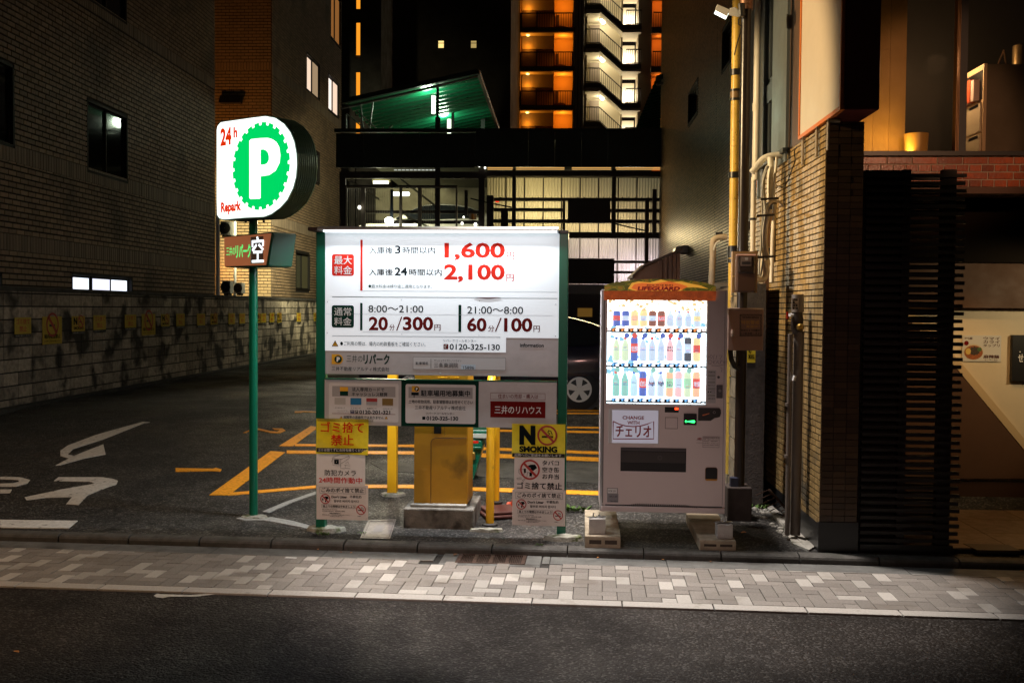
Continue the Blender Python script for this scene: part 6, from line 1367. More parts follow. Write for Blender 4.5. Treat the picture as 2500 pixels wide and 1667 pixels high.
# porch back wall and lintel; wall shade built as brown panels, tan soft edge
WY = 10.05
t, fr = thing('porch_wall', 'cream porch wall lit from the side behind the slatted screen', 'wall', (2.3, WY, 0), 0)
CW = mat('cream_plaster', (.66, .56, .40), .7, noise=(2, .05), bump=(70, .15, .002)); BW_ = mat('shaded_plaster', (.09, .04, .018), .7, noise=(3, .1))
zc1 = fr.uv(2420, 752)[1]; zc2 = fr.uv(2420, 645)[1]; zb1 = fr.uv(2420, 1174)[1]
obj('plaster', MB().box(-.3, 4.5, 0, .2, .05, zc2 + .1), CW, t); obj('skirting', MB().box(-.3, 4.5, -.03, .0, .098, zb1), mat('skirting_brown', (.05, .022, .012), .5), t)
obj('upper_shade', MB().box(-.3, 4.5, -.12, -.002, zc1, zc2 + .05), BW_, t)  # band of shade at the wall top, modelled as a brown panel
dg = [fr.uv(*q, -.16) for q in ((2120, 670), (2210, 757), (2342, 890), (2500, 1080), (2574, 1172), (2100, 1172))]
obj('shade_panel', MB().prism(dg[::-1], -.055, -.035), BW_, t)  # diagonal shadow on the plaster, built as a thin brown prism
for a, b in zip(dg[:4], dg[1:5]): obj('penumbra_strip', MB().prism([(a[0] - .01, a[1] - .012), (b[0] - .01, b[1] - .012), (b[0] + .035, b[1] + .04), (a[0] + .035, a[1] + .04)], -.060, -.004), mat('penumbra_tan', (.60, .45, .26), .5), t)  # soft edge of that shadow, built as a tan strip
obj('dark_lintel', MB().box(-.3, 4.5, -.4, -.121, zc2, 3.0), mat('lintel_matte', (.01, .007, .005), .9, spec=.1), t)
# posters
x0, x1, z0, z1 = fr.rect('w5', (918, 950, 1240, 1166), -.01)
t2, f2 = thing('food_poster', 'white poster with a bowl of spicy noodles and brown lettering on the cream wall', 'poster', (2.3 + x0, WY - .012, z0), 0)
obj('sheet', MB().box(0, x1 - x0, 0, .008, 0, z1 - z0), mat('poster_paper', (.58, .57, .54), .5), t2)
PW, PH = x1 - x0, z1 - z0
def disc(nm, cx, cz, rx, rz, y, m, n=24, par=t2, jag=0): obj(nm, MB().add([(cx + rx * math.cos(2 * math.pi * k / n) * (1 + jag * math.sin(k * 2.7)), y, cz + rz * math.sin(2 * math.pi * k / n) * (1 + jag * math.cos(k * 3.1))) for k in range(n)], [tuple(range(n))]), m, par)
disc('bowl', PW * .29, PH * .36, PW * .255, PH * .30, -.001, mat('bowl_cream', (.60, .50, .33), .5)); disc('soup', PW * .29, PH * .34, PW * .24, PH * .27, -.002, mat('soup_red', (.32, .09, .02), .5, noise=(90, .5)))
disc('noodles', PW * .31, PH * .40, PW * .15, PH * .16, -.003, mat('topping_dark', (.05, .03, .015), .5, noise=(120, .6)), jag=.15); disc('egg', PW * .15, PH * .38, PW * .07, PH * .12, -.004, mat('egg_yellow', (.65, .45, .10), .5), jag=.1)
disc('greens', PW * .44, PH * .46, PW * .06, PH * .08, -.004, mat('leek_green', (.06, .12, .03), .5), jag=.2); disc('red_seal', PW * .10, PH * .70, PW * .06, PH * .09, -.004, M_DRED)
INKB = mat('brown_ink', (.08, .02, .01), .5)
for i, s in enumerate(('ウマイ', 'カライ', 'タップリ')): txt(s, (PW * .54, PW * .96, PH * (.83 - i * .135), PH * (.94 - i * .135)), -.002, INKB, t2, .03)
txt('麻辣麺', (PW * .55, PW * .95, PH * .12, PH * .25), -.002, INKB, t2, .05); txt('マーラーメン', (PW * .58, PW * .92, PH * .03, PH * .09), -.002, INKB, t2, .02); txt('から麺', (PW * .05, PW * .25, PH * .84, PH * .93), -.002, INKB, t2, .02)
a = fr.uv(2466, 930, -.02); b = fr.uv(2530, 818, -.02)
t2, f2 = thing('black_menu_sign', 'black framed menu sign with white brush lettering at the right edge', 'sign', (2.3 + a[0], WY - .02, a[1]), 0)
obj('panel', MB().box(0, b[0] - a[0], -.03, .018, 0, b[1] - a[1]), M_BLACK, t2, bevel=.004)
H_ = b[1] - a[1]; W_ = b[0] - a[0]; txt('せたが', (W_ * .24, W_ * .95, H_ * .42, H_ * .60), -.032, M_WHITE, t2, .04); txt('・・・', (W_ * .28, W_ * .9, H_ * .62, H_ * .65), -.032, M_WHITE, t2)
lamp('porch_light', 'SPOT', (5.2, 8.6, 2.35), 55, (1.0, .78, .45), .05, aim=(3.9, WY, 1.5), spot=75)
lamp('porch_light', 'SPOT', (3.6, 8.9, 2.9), 60, (1.0, .55, .2), .1, aim=(3.9, 9.3, 0), spot=95)
# brick band and window above
BY = 9.12
t, fr = thing('brick_band', 'band of glossy red bricks under the shop window', 'wall', (onY(2104, 420, BY).x, BY, 0), 0)
zA = fr.uv(2300, 457)[1]; zB_ = fr.uv(2300, 383)[1]; BR = 4.2
RB2 = mat('glossy_red_brick', (.30, .065, .022), .28, var=.35, noise=(22, .35), bump=(60, .5, .004))
obj('mortar', MB().box(-.02, BR, .002, .3, zA, zB_), MORT, t); ch = (zB_ - zA) / 4
for row in range(4):
    z = zA + row * ch; full = row % 2 == 1; w_ = .222 if full else .111; x = -.0 if full else -.055
    while x < BR:
        a = max(x, 0); b = min(x + w_ - .010, BR)
        if b - a > .02: obj('brick', MB().box(a, b, -.006 - r.uniform(0, .003), .01, z + .004, z + ch - .006), RB2, t, bevel=.002)
        x += w_
obj('soffit_trim', MB().box(-.02, BR, -.03, .3, zA - .06, zA - .002), mat('soffit_brown', (.09, .04, .02), .6), t)
obj('porch_ceiling', MB().box(-.02, BR, .3, 1.2, zA - .05, zA), M_BLACK, t)
t, fr = thing('shop_window', 'wide black framed shop window above the red brick band', 'window', (onY(2104, 420, BY).x, BY, 0), 0)
zs_ = fr.uv(2300, 382)[1]; zs2 = fr.uv(2300, 371)[1]
obj('sill', MB().box(-.02, BR, -.05, .1, zs_ + .001, zs2), M_BLACK, t)
xm0, xm1 = fr.uv(2331, 200)[0], fr.uv(2357, 200)[0]
obj('mullion', MB().box(xm0 + .03, xm1, -.04, .08, zs2, 6.6), M_BLACK, t)
OF = mat('bronze_frame', (.35, .20, .10), .3, .7)
for k in range(3): obj('frame_edge', MB().box(xm0 + k * .013, xm0 + k * .013 + .005, -.045 + k * .004, .03, zs2, 6.6), OF, t)
gl = glass('shop_glass', (.92, .9, .88), .05, .02)
obj('pane', MB().box(0, xm0, .0, .006, zs2, 6.6), gl, t); obj('pane', MB().box(xm1, BR, .0, .006, zs2, 6.6), gl, t)
# inside the shop
IX = onY(2104, 420, BY).x
t, fr = thing('shop_interior', 'dim shop interior behind the window with oak panelling on the left', 'room', (IX, BY + .35, 0), 0)
OAK = mat('oak_board', (.48, .29, .08), .5, var=.12, noise=(3, .15))
xo = fr.uv(2212, 200)[0]
zf = zs_ - .15
obj('floor', MB().box(-.3, BR + .5, -.25, 5, zf - .1, zf), mat('shop_floor', (.15, .10, .06), .5), t)
nb = 4
for k in range(nb):
    a = -.1 + (xo + .1) * k / nb; b = -.1 + (xo + .1) * (k + 1) / nb
    sp_ = [zf, zs2 + .9 + (k * .7) % 1.3, 6.8]
    for z0, z1 in zip(sp_, sp_[1:]): obj('oak_board', MB().box(a + .001, b - .001, 0, .03, z0 + .001, z1 - .001), OAK, t)
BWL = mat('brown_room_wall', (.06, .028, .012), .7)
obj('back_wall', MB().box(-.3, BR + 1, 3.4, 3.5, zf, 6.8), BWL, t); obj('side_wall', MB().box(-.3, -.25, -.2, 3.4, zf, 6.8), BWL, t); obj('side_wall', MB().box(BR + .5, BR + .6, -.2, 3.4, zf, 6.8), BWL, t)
a = fr.uv(2212, 168, 2.0); b = fr.uv(2420, 30, 2.0); obj('dark_bulkhead', MB().box(a[0] - .5, a[0] + 4, 2.0, 2.1, a[1], b[1]), M_BLACK, t); obj('header_panel', MB().box(a[0] - .5, a[0] + 4, 1.9, 2.0, b[1], 6.8), mat('header_brown', (.16, .09, .045), .6), t)
for px, py, pz in ((2296, 70, 1.8),):
    a = fr.uv(px, py, pz); obj('pendant_lamp', MB().lathe((a[0], pz, a[1]), [(.09, 0), (.06, .3), (.01, .32)], 16), mat('copper_shade', (.35, .12, .06), .3, .7), t)
lamp('shop_light', 'AREA', (IX + .28, BY + .10, zs2 + .02), 3.2, (1.0, .58, .14), .4, .05, aim=(IX + .2, BY + .5, 5.2))
lamp('shop_light', 'POINT', (IX + 1.0, BY + 1.0, 4.4), 30.0, (1.0, .62, .30), .1)
p = onY(2236, 371, BY + .22); a = onY(2207, 330, BY + .22); b = onY(2265, 330, BY + .22); p2 = onY(2209, 371, BY + .22)
t, f = thing('wooden_bin', 'pale wooden bin standing on the window sill inside the shop', 'bin', (p.x, p.y, p.z - .0))
R1 = (b.x - a.x) / 2; H_ = onY(2236, 328, BY + .22).z - p.z; obj('bin', MB().lathe((0, 0, -.12), [(R1 * .84, 0), (R1 * 1.0, H_ + .12), (R1 * .93, H_ + .12), (R1 * .8, .05)], 24), mat('bin_wood', (.62, .38, .10), .45, noise=(4, .12)), t, smooth=True)
ledge = struct('window_ledge', MB().box(IX + .0, IX + BR, BY + .08, BY + .34, p.z - .16, p.z - .121), mat('shop_floor', (.15, .10, .06), .5))
# cabinet
cy0 = BY + .75; c = onY(2405, 372, cy0); ctop = onY(2405, 157, cy0).z; cyb = cy0 * (2405 - 1370) / (2350 - 1370)
t, fr = thing('shop_cabinet', 'pale cabinet with side drawers and books on top behind the right window pane', 'cabinet', (c.x, cy0, zf), 0)
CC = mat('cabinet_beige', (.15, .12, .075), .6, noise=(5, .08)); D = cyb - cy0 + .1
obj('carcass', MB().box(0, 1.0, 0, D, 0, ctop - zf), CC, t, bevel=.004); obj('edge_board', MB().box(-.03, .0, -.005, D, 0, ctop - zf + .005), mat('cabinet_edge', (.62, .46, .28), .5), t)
zd = [ctop - zf - .62 + .0, ctop - zf - 1.02, ctop - zf - 1.42]
for j in range(4):
    for i in range(2):
        z1 = ctop - zf - .36 - j * .30; y0 = .02 + i * (D / 2)
        o = obj('drawer', MB().box(-.05, -.031, y0, y0 + D / 2 - .02, z1 - .28, z1), mat('drawer_white', (.60, .52, .38), .5), t, bevel=.003)
        obj('finger_slot', MB().box(-.053, -.049, y0 + .04, y0 + D / 2 - .08, z1 - .035, z1 - .01), M_BLACK, o)
obj('open_shelf', MB().box(-.035, -.028, .02, D - .02, ctop - zf - .33, ctop - zf - .05), M_BLACK, t)
for j, cc in enumerate(((.7, .55, .5), (.6, .12, .05), (.7, .6, .55), (.55, .1, .05), (.6, .6, .6))): tt, ff = thing('magazine', ('white', 'red', 'cream', 'crimson', 'pale grey')[j] + ' magazine in the open top shelf of the shop cabinet', 'magazine', (c.x - .09, cy0 + .08 + j * .09, ctop - .33)); obj('magazine', MB().box(0, .06, 0, .07, 0, .2 + .02 * (j % 2)), mat('mag%d' % j, cc, .5), tt)
t, f = thing('steel_canister', 'cylindrical steel canister on top of the shop cabinet', 'canister', (onY(2490, 155, cy0 + .2).x, cy0 + .2, ctop)); obj('can', MB().lathe((0, 0, 0), [(.07, 0), (.07, .22), (.06, .23)], 20), mat('brass_dull', (.35, .25, .12), .3, .8), t, smooth=True)
t, f = thing('easel_stand', 'small folded stand beside the canister on the shop cabinet', 'stand', (onY(2450, 155, cy0 + .1).x, cy0 + .1, ctop)); obj('leg', MB().bar((-.06, 0, 0), (.0, .0, .16), .01), OF, t); obj('leg', MB().bar((.05, .05, 0), (.0, .0, .16), .01), OF, t)
t, f = thing('lit_display', 'small glowing orange display on a dark shelf inside the shop', 'display', (onY(2299, 227, BY + 2.2).x, BY + 2.2, onY(2299, 226, BY + 2.2).z))
obj('screen', MB().box(0, onY(2323, 226, BY + 2.2).x - onY(2299, 226, BY + 2.2).x, 0, .02, 0, .07), emis('display_orange', (1.0, .42, .2), 1.0), t); obj('shelf', MB().box(-.1, .5, .02, .4, -1.6, -.05), mat('shelf_dark', (.05, .025, .015), .5), t)

# ================================================================== DARK CAR BETWEEN BOARD AND MACHINE
def make_car(label, x_rear_wheel, x_front_wheel, Y, zg, m, mirror=1, grp=None):
    """side-on hatchback; x runs along the car"""
    t, f = thing('parked_car', label, 'car', ((x_rear_wheel + x_front_wheel) / 2, Y, zg), 0, grp)
    wb = abs(x_front_wheel - x_rear_wheel) / 2
    st = [(-2.2, .35, .62, .72, .66, .60), (-2.12, .24, .70, .80, .80, .70), (-1.8, .2, .76, .86, .85, .74), (-1.3, .18, .84, .93, .87, .76), (-1.05, .18, .88, .98, .87, .74), (-.6, .18, .90, 1.22, .87, .66), (-.2, .18, .91, 1.42, .87, .60),
          (.3, .18, .92, 1.48, .87, .58), (.9, .18, .93, 1.46, .87, .57), (1.4, .18, .95, 1.37, .86, .58), (1.8, .2, .98, 1.22, .84, .62), (2.0, .24, .98, 1.10, .80, .68), (2.12, .3, .95, 1.0, .74, .68), (2.18, .4, .8, .86, .66, .62)]
    v = []; n = 10; fcs = []
    for x, zb, zbelt, zr, wb_, wr in st:
        x *= mirror
        prof = [(-wr * .6, zr + .02), (-wr, zr - .02), (-wb_ * .97, zbelt), (-wb_, (zb + zbelt) / 2), (-wb_ * .94, zb), (wb_ * .94, zb), (wb_, (zb + zbelt) / 2), (wb_ * .97, zbelt), (wr, zr - .02), (wr * .6, zr + .02)]
        v += [(x, .86 + y, z) for y, z in prof]
    for i in range(len(st) - 1):
        for k in range(n): a = i * n + k; b = i * n + (k + 1) % n; q = (a, b, b + n, a + n); fcs.append(q if mirror < 0 else q[::-1])
    fcs.append(tuple(range(n))); fcs.append(tuple((len(st) - 1) * n + k for k in range(n))[::-1])
    o = obj('body', MB().add(v, fcs), m, t, smooth=True); sd = o.modifiers.new('sub', 'SUBSURF'); sd.levels = sd.render_levels = 2
    W = mat('car_glass', (.008, .01, .012), .05, spec=1.0)
    gx = [(-.95, .97), (-.55, 1.2), (-.15, 1.37), (.3, 1.41), (.3, .95), (-.9, .92)]; gr = [(.36, .95), (.36, 1.41), (.9, 1.39), (1.4, 1.30), (1.72, 1.12), (1.5, 1.0)]
    for g in (gx, gr): obj('side_window', MB().add([(x * mirror, .86 - (.87 - .27 * max(0, (z - .92) / .5)) - .012, z) for x, z in g], [tuple(range(6))]), W, t)
    rim = mat('hubcap_silver', (.80, .78, .74), .35, .0); tyre = mat('tyre', (.012, .012, .012), .7)
    for xw in (-wb, wb):
        for yy, sgn in ((0.02, 1), (1.5, -1)):
            w_ = obj('wheel', MB().tube([(xw, yy + .0, .315), (xw, yy + .02, .315), (xw, yy + .19, .315), (xw, yy + .21, .315)], [.27, .315, .315, .27], 32), tyre, t, smooth=True)
            if sgn < 0: continue
            obj('wheel_arch', MB().tube([(xw, yy + .03, .315), (xw, yy + .3, .315)], .37, 28), M_BLACK, t)
            obj('rim_ring', ring(xw, .315, .195, .165, yy - .012, 36), rim, w_); obj('rim_back', MB().tube([(xw, yy - .004, .315), (xw, yy + .02, .315)], .19, 28), mat('hub_dark', (.02, .02, .02), .5), w_)
            for k in range(5):
                a = math.pi / 2 + 2 * math.pi * k / 5; c_, s_ = math.cos(a), math.sin(a); px_, pz_ = -s_, c_
                pts = [(.03, .035), (.17, .055), (.182, .0), (.17, -.055), (.03, -.035)]
                P_ = [(xw + c_ * r0 + px_ * w0, .315 + s_ * r0 + pz_ * w0) for r0, w0 in pts]
                obj('spoke', MB().prism(P_[::-1], yy - .016, yy - .008), rim, w_)
            obj('hub_cap', MB().tube([(xw, yy - .022, .315), (xw, yy - .008, .315)], .045, 20), rim, w_, smooth=True)
            for k in range(5): a = math.pi / 2 + math.pi / 5 + 2 * math.pi * k / 5; obj('wheel_nut', MB().tube([(xw + .038 * math.cos(a), yy - .018, .315 + .038 * math.sin(a)), (xw + .038 * math.cos(a), yy - .006, .315 + .038 * math.sin(a))], .010, 8), M_DARK, w_)
    obj('door_handle', MB().box(.12 * mirror, .3 * mirror, -.03, .02, .80, .83), m, t, bevel=.008)
    obj('mirror', MB().box(-.72 * mirror, -.55 * mirror, -.14, .03, .93, 1.06), m, t, bevel=.03)
    lt = mat('lens_red', (.25, .01, .01), .15); obj('rear_lamp', MB().box(1.95 * mirror, 2.1 * mirror, .06, .14, .78, .95), lt, t, bevel=.02); obj('front_lamp', MB().box(-2.12 * mirror, -1.85 * mirror, .05, .14, .62, .74), mat('lens_clear', (.4, .42, .45), .1), t, bevel=.02)
    return t
CYY = 15.35; xw1 = onY(1003, 953, CYY).x; xw2 = onY(1414, 953, CYY).x
NAVY = mat('navy_car_paint', (.012, .010, .022), .18, coat=1)
make_car('dark blue hatchback with silver five spoke wheels parked behind the price board', xw1, xw2, CYY, .40, NAVY)

# ================================================================== PARKING STRUCTURE ACROSS THE BACK
PY = 27.0
t, fr = thing('parking_structure', 'dark steel multi level parking structure across the back with lit corrugated sheets', 'parking structure', (0, PY, 0), 0)
DG = mat('fascia_green_black', (.022, .03, .022), .55, noise=(2, .15)); DB = mat('structure_brown', (.045, .030, .022), .6, noise=(4, .2))
def PB(crop, b, y0, y1, m, name, par=t): x0, x1, z0, z1 = fr.rect(crop, b, y0); return obj(name, MB().box(x0, x1, y0, y1, z0, z1), m, par)
for i in range(12):
    xa = 820 + (1160 - 820) * i / 5 if i < 5 else 1160 + (1614 - 1160) * (i - 5) / 7; xb = 820 + 340 * (i + 1) / 5 if i < 5 else 1160 + 454 * (i - 4) / 7
    PB('s', (xa + .3, 326 if i < 5 else 320, xb - .3, 409 if i < 5 else 407), -.25 - .01 * (i % 2), -.15, DG, 'fascia_panel')
obj('fascia_rail', MB().box(fr.uv(820, 322)[0], fr.uv(1614, 322)[0], -.2, -.1, fr.uv(1200, 326)[1], fr.uv(1200, 317)[1]), DG, t)
# glowing gap below the fascia
ga = emis('gap_orange', (1.0, .55, .16), .8); gb = emis('gap_white', (.9, .95, .85), .55)
for a, b in ((1190, 1252), (1260, 1378), (1396, 1492), (1503, 1612)):
    PB('s', (a, 409, b, 411), .0, .02, ga, 'light_gap'); PB('s', (a, 413, b, 414.5), .0, .02, ga, 'light_gap')
for k in range(12): PB('s', (962 + k * 9.6, 414, 969 + k * 9.6, 416.5), .0, .02, gb, 'light_gap')
PB('k8', (175, 178, 2185, 235), -.1, .3, DB, 'beam')
# corrugated translucent sheets
def corr(b, crop='k8', y=.55, m=None, par=t):
    x0, x1, z0, z1 = fr.rect(crop, b, y); n = max(4, int((x1 - x0) / .038)); mb = MB()
    for i in range(n + 1): x = x0 + (x1 - x0) * i / n; yy = y + (.022 if i % 2 else -.0); mb.v += [(x, yy, z0), (x, yy, z1)]
    for i in range(n): a = 2 * i; mb.f.append((a, a + 2, a + 3, a + 1))
    return obj('sheet_panel', mb, m or SHT, par)
SHT = sheet('corrugated_pvc', (.55, .49, .33), .7); SHB = sheet('corrugated_pvc_grey', (.46, .44, .47), .7)
cols_ = [178, 398, 610, 828, 1040, 1252, 1465, 1690, 1905, 2180]
for a, b in zip(cols_, cols_[1:]): corr((a + 4, 232, b - 4, 885))
for a, b in zip([1080, 1248, 1465, 1680, 1895, 2180], [1248, 1465, 1680, 1895, 2180]): corr((a + 4, 940, b - 4, 1500), m=SHB)
for x in cols_[1:-1]: PB('k8', (x - 7, 232, x + 7, 885), .40, .50, DB, 'mullion')
for x in (1248, 1465, 1680, 1895): PB('k8', (x - 6, 940, x + 6, 1500), .42, .50, mat('mullion_tan', (.2, .14, .10), .5), 'mullion')
for a, b in ((470, 512), (1618, 1664)): PB('k8', (a, 150, b, 900), .0, .28, DB, 'column')
for b in ((178, 484, 2180, 515), (250, 602, 1050, 634), (1600, 612, 2170, 646), (178, 733, 2180, 768), (1120, 880, 2185, 945), (1640, 1205, 2170, 1232), (1640, 1325, 2100, 1352)): PB('k8', b, .1, .38, DB, 'beam')
for k in range(26): x = 260 + k * 74; PB('k8', (x - 3, 474, x + 3, 486), .2, .3, DB, 'beam_bolt')
for b in ((1050, 515, 1082, 900), (1998, 515, 2042, 1340), (2085, 385, 2130, 900)): PB('k8', b, -.05, .08, DB, 'column')
for b in ((1112, 515, 1600, 770), (340, 625, 424, 812), (1114, 1180, 1645, 1470), (180, 455, 255, 900)): PB('k8', b, -.12, .0, mat('dark_cabinet', (.035, .022, .017), .6), 'dark_panel')
obj('cable', MB().tube([(fr.k('k8', x, y)[0], -.15, fr.k('k8', x, y)[1]) for x, y in ((1640, 785), (1800, 825), (2000, 868))], .02, 6), M_BLACK, t)
obj('cable', MB().tube([(fr.k('k8', x, y)[0], -.15, fr.k('k8', x, y)[1]) for x, y in ((0, 500), (200, 550), (470, 600))], .02, 6), M_BLACK, t)
obj('red_tail_glow', MB().box(*[fr.k('k8', x, 515)[0] for x in (270, 310)], .35, .39, *[fr.k('k8', 290, y)[1] for y in (520, 508)]), emis('red_lamp', (1, .03, .01), 1.2), t)
obj('lower_cladding', MB().box(fr.uv(1380, 700)[0], fr.uv(1614, 700)[0], .7, .8, .3, fr.uv(1500, 715)[1]), mat('lower_wall', (.03, .02, .02), .6), t)
PB('v8', (20, 60, 420, 155), .1, .3, mat('pale_band', (.30, .26, .25), .5), 'pale_band')
PB('v8', (125, 298, 272, 385), .6, .65, mat('dim_window', (.30, .16, .03), .5, em=(1.0, .5, .08), es=.10), 'lit_notice'); 
# tube lights behind the sheets
def tubelight(x0, x1, z, y, power, col, nm='tube_light'):
    obj(nm, MB().tube([(x0, y, z), (x1, y, z)], .03, 8), emis('tube_' + str(col[2]), col, 3), t)
    lamp('tube_and_fill_light', 'AREA', ((x0 + x1) / 2, PY + y - .05, z - .05), power, col, x1 - x0, .15, aim=((x0 + x1) / 2, PY + .2, z - .3))
U8 = lambda x, y: fr.k('k8', x, y, 1.6)
a = U8(540, 300); b = U8(930, 300); tubelight(a[0], b[0], a[1], 1.7, 8, (1.0, .82, .38))
a = U8(1700, 300); b = U8(2000, 300); tubelight(a[0], b[0], a[1] - .1, 2.6, 6, (.85, .9, .8))
a = U8(450, 700); b = U8(1100, 700); tubelight(a[0], b[0], a[1], 1.5, 28, (1.0, .85, .50))
a = U8(1200, 840); b = U8(1950, 840); tubelight(a[0], b[0], a[1] - .1, 1.6, 26, (1.0, .80, .52))
a = U8(1200, 1130); b = U8(1560, 1130); tubelight(a[0], b[0], a[1] - .2, 1.3, 6, (1.0, .78, .72))
a = U8(1700, 1330); b = U8(2050, 1330); tubelight(a[0], b[0], a[1], 1.3, 22, (1.0, .84, .83))
obj('rear_enclosure', MB().box(fr.uv(1180, 400)[0], fr.uv(1640, 400)[0], 6, 6.1, .3, 6.6), mat('rear_sheet', (.25, .23, .18), .7), t)
# decks
obj('upper_deck', MB().box(fr.uv(822, 400)[0], fr.uv(1640, 400)[0], .3, 14, 6.55, 6.7), mat('deck_steel', (.16, .17, .13), .6), t)
zd1 = 3.78
obj('middle_deck', MB().box(fr.uv(822, 400)[0], fr.uv(1170, 400)[0], .3, 12, zd1 - .15, zd1), _mats['deck_steel'], t)
obj('rear_wall', MB().box(fr.uv(822, 400)[0] - 1, fr.uv(1190, 400)[0] + 1, 11, 11.2, .3, 6.6), mat('rear_wall_olive', (.28, .26, .18), .8, noise=(1, .3)), t)
# left bay frame and screens
for b in ((150, 205, 2020, 290), (215, 378, 1650, 408), (0, 905, 1950, 930)): PB('k7', b, -.1, .1, DB, 'beam')
for b, m in (((150, 205, 225, 940), DB), ((215, 400, 243, 940), mat('screen_frame', (.20, .17, .12), .5)), ((425, 400, 476, 940), _mats['screen_frame']), ((912, 400, 944, 940), _mats['screen_frame']), ((1150, 400, 1190, 940), _mats['screen_frame']), ((1368, 90, 1430, 940), DB), ((1632, 400, 1652, 940), _mats['screen_frame']), ((1925, 180, 2000, 940), DB), ((1745, 440, 1785, 760), DB)): PB('k7', b, -.12, .0, m, 'column')
for b in ((475, 700, 1930, 735), (475, 825, 1930, 865)): PB('k7', b, .3, .45, DB, 'rail')
PB('k7', (230, 392, 1650, 412), -.14, -.1, _mats['screen_frame'], 'screen_head')
# mesh screen: thin vertical wires
for a, b in ((243, 425), (476, 800), (1190, 1368)):
    x0, x1, z0, z1 = fr.rect('k7', (a, 410, b, 900), -.06); n = int((x1 - x0) / .045); mb = MB()
    for i in range(n): x = x0 + (x1 - x0) * (i + .5) / n; mb.box(x - .005, x + .005, -.07, -.06, z0, z1)
    o = obj('screen_wires', mb, mat('wire_tan', (.24, .21, .14), .5), t); o['kind'] = 'stuff'
PB('k7', (797, 430, 830, 800), -.3, -.2, mat('lamp_post_blue', (.02, .03, .04), .4), 'flood_mast')
for p, q in (((475, 460), (660, 560)), ((930, 295), (1370, 640)), ((950, 735), (1120, 830)), ((240, 300), (420, 400)), ((1370, 300), (1060, 300)), ((1190, 865), (1320, 930))):
    a = fr.k('k7', *p, 1.0); b = fr.k('k7', *q, 1.0); obj('brace', MB().bar((a[0], 1.0, a[1]), (b[0], 1.0, b[1]), .05), mat('brace_grey', (.25, .24, .18), .5), t)
# lamps in the left bay
a = fr.k('k7', 565, 362, 2); b = fr.k('k7', 795, 325, 2)
lb = obj('ceiling_fixture', MB().box(a[0], b[0], 2, 2.15, b[1] - .02, fr.k('k7', 680, 300, 2)[1]), mat('fixture_cream', (.6, .55, .3), .5), t)
obj('tube', MB().box(a[0] + .04, b[0] - .04, 1.96, 2.0, a[1], b[1]), emis('fixture_tube', (1.0, .98, .70), 3), lb)
lamp('fixture_light', 'AREA', ((a[0] + b[0]) / 2, PY + 2.0, a[1] - .1), 190, (1.0, .96, .66), 1.2, .2, aim=((a[0] + b[0]) / 2, PY + 3.5, a[1] - 3))
lamp('fixture_light', 'POINT', ((a[0] + b[0]) / 2, PY + 1.7, a[1] - .25), 14, (1.0, .96, .7), .1)
for q in ((850, 514), (880, 514), (905, 514), (955, 514), (985, 514), (1015, 514)): a = fr.k('k7', *q, 5); obj('bay_lamp', MB().lathe((a[0], 5, a[1]), [(.06, 0), (.09, .06), (.06, .12)], 10), emis('bay_lamp', (.95, 1.0, .85), 4), t)
a = fr.k('k7', 785, 830, -.4); fl = obj('flood_lamp', MB().lathe((a[0], -.4, a[1] - .09), [(.05, 0), (.12, .05), (.12, .13), (.05, .18)], 14), emis('flood_lamp_glow', (1.0, 1.0, .88), 9), t, smooth=True)
for k in range(8): th = math.pi * k / 4 + .3; pass
for q, s_ in (((1935, 148), .04), ((2008, 172), .03), ((405, 685), .05), ((1735, 800), .03), ((1715, 885), .04), ((1885, 905), .05)): b_ = fr.k('k7', *q, -.2); obj('small_lamp', MB().lathe((b_[0], -.2, b_[1]), [(s_ * .6, 0), (s_, s_), (s_ * .6, s_ * 2)], 8), emis('small_lamp', (1, .97, .85), 2.5), t)
flw = V((a[0], PY - .9, a[1]))
lamp('flood_lamp_light', 'SPOT', flw, 700, (1.0, .88, .62), .30, aim=(-1.5, 11, .3), spot=60)
lamp('flood_lamp_light', 'SPOT', flw + V((-2.2, -1.2, .3)), 3600, (1.0, .93, .56), .2, aim=(-8.8, 33.5, 4.0), spot=62)
PB('k7', (1800, 735, 1895, 815), .8, .9, mat('bay_panel', (.4, .38, .3), .5), 'pale_panel'); PB('k7', (1832, 735, 1862, 815), .7, .78, mat('amber_panel', (.5, .2, .02), .5), 'amber_cone')
lamp('tube_and_fill_light', 'AREA', (1.2, 26.4, 3.9), 30, (1.0, .78, .40), 1.4, .25, aim=(2.62, 21.5, 3.75))  # added area light, no tube here, for the gold wall patch
# pale car on the middle deck
WC_ = mat('pearl_car_paint', (.50, .50, .44), .3, coat=.5)
cxr = onY(945, 560, 31.5).x; make_car('pale car parked on the middle deck of the parking structure', cxr, cxr + 2.6, 31.0, zd1, WC_)

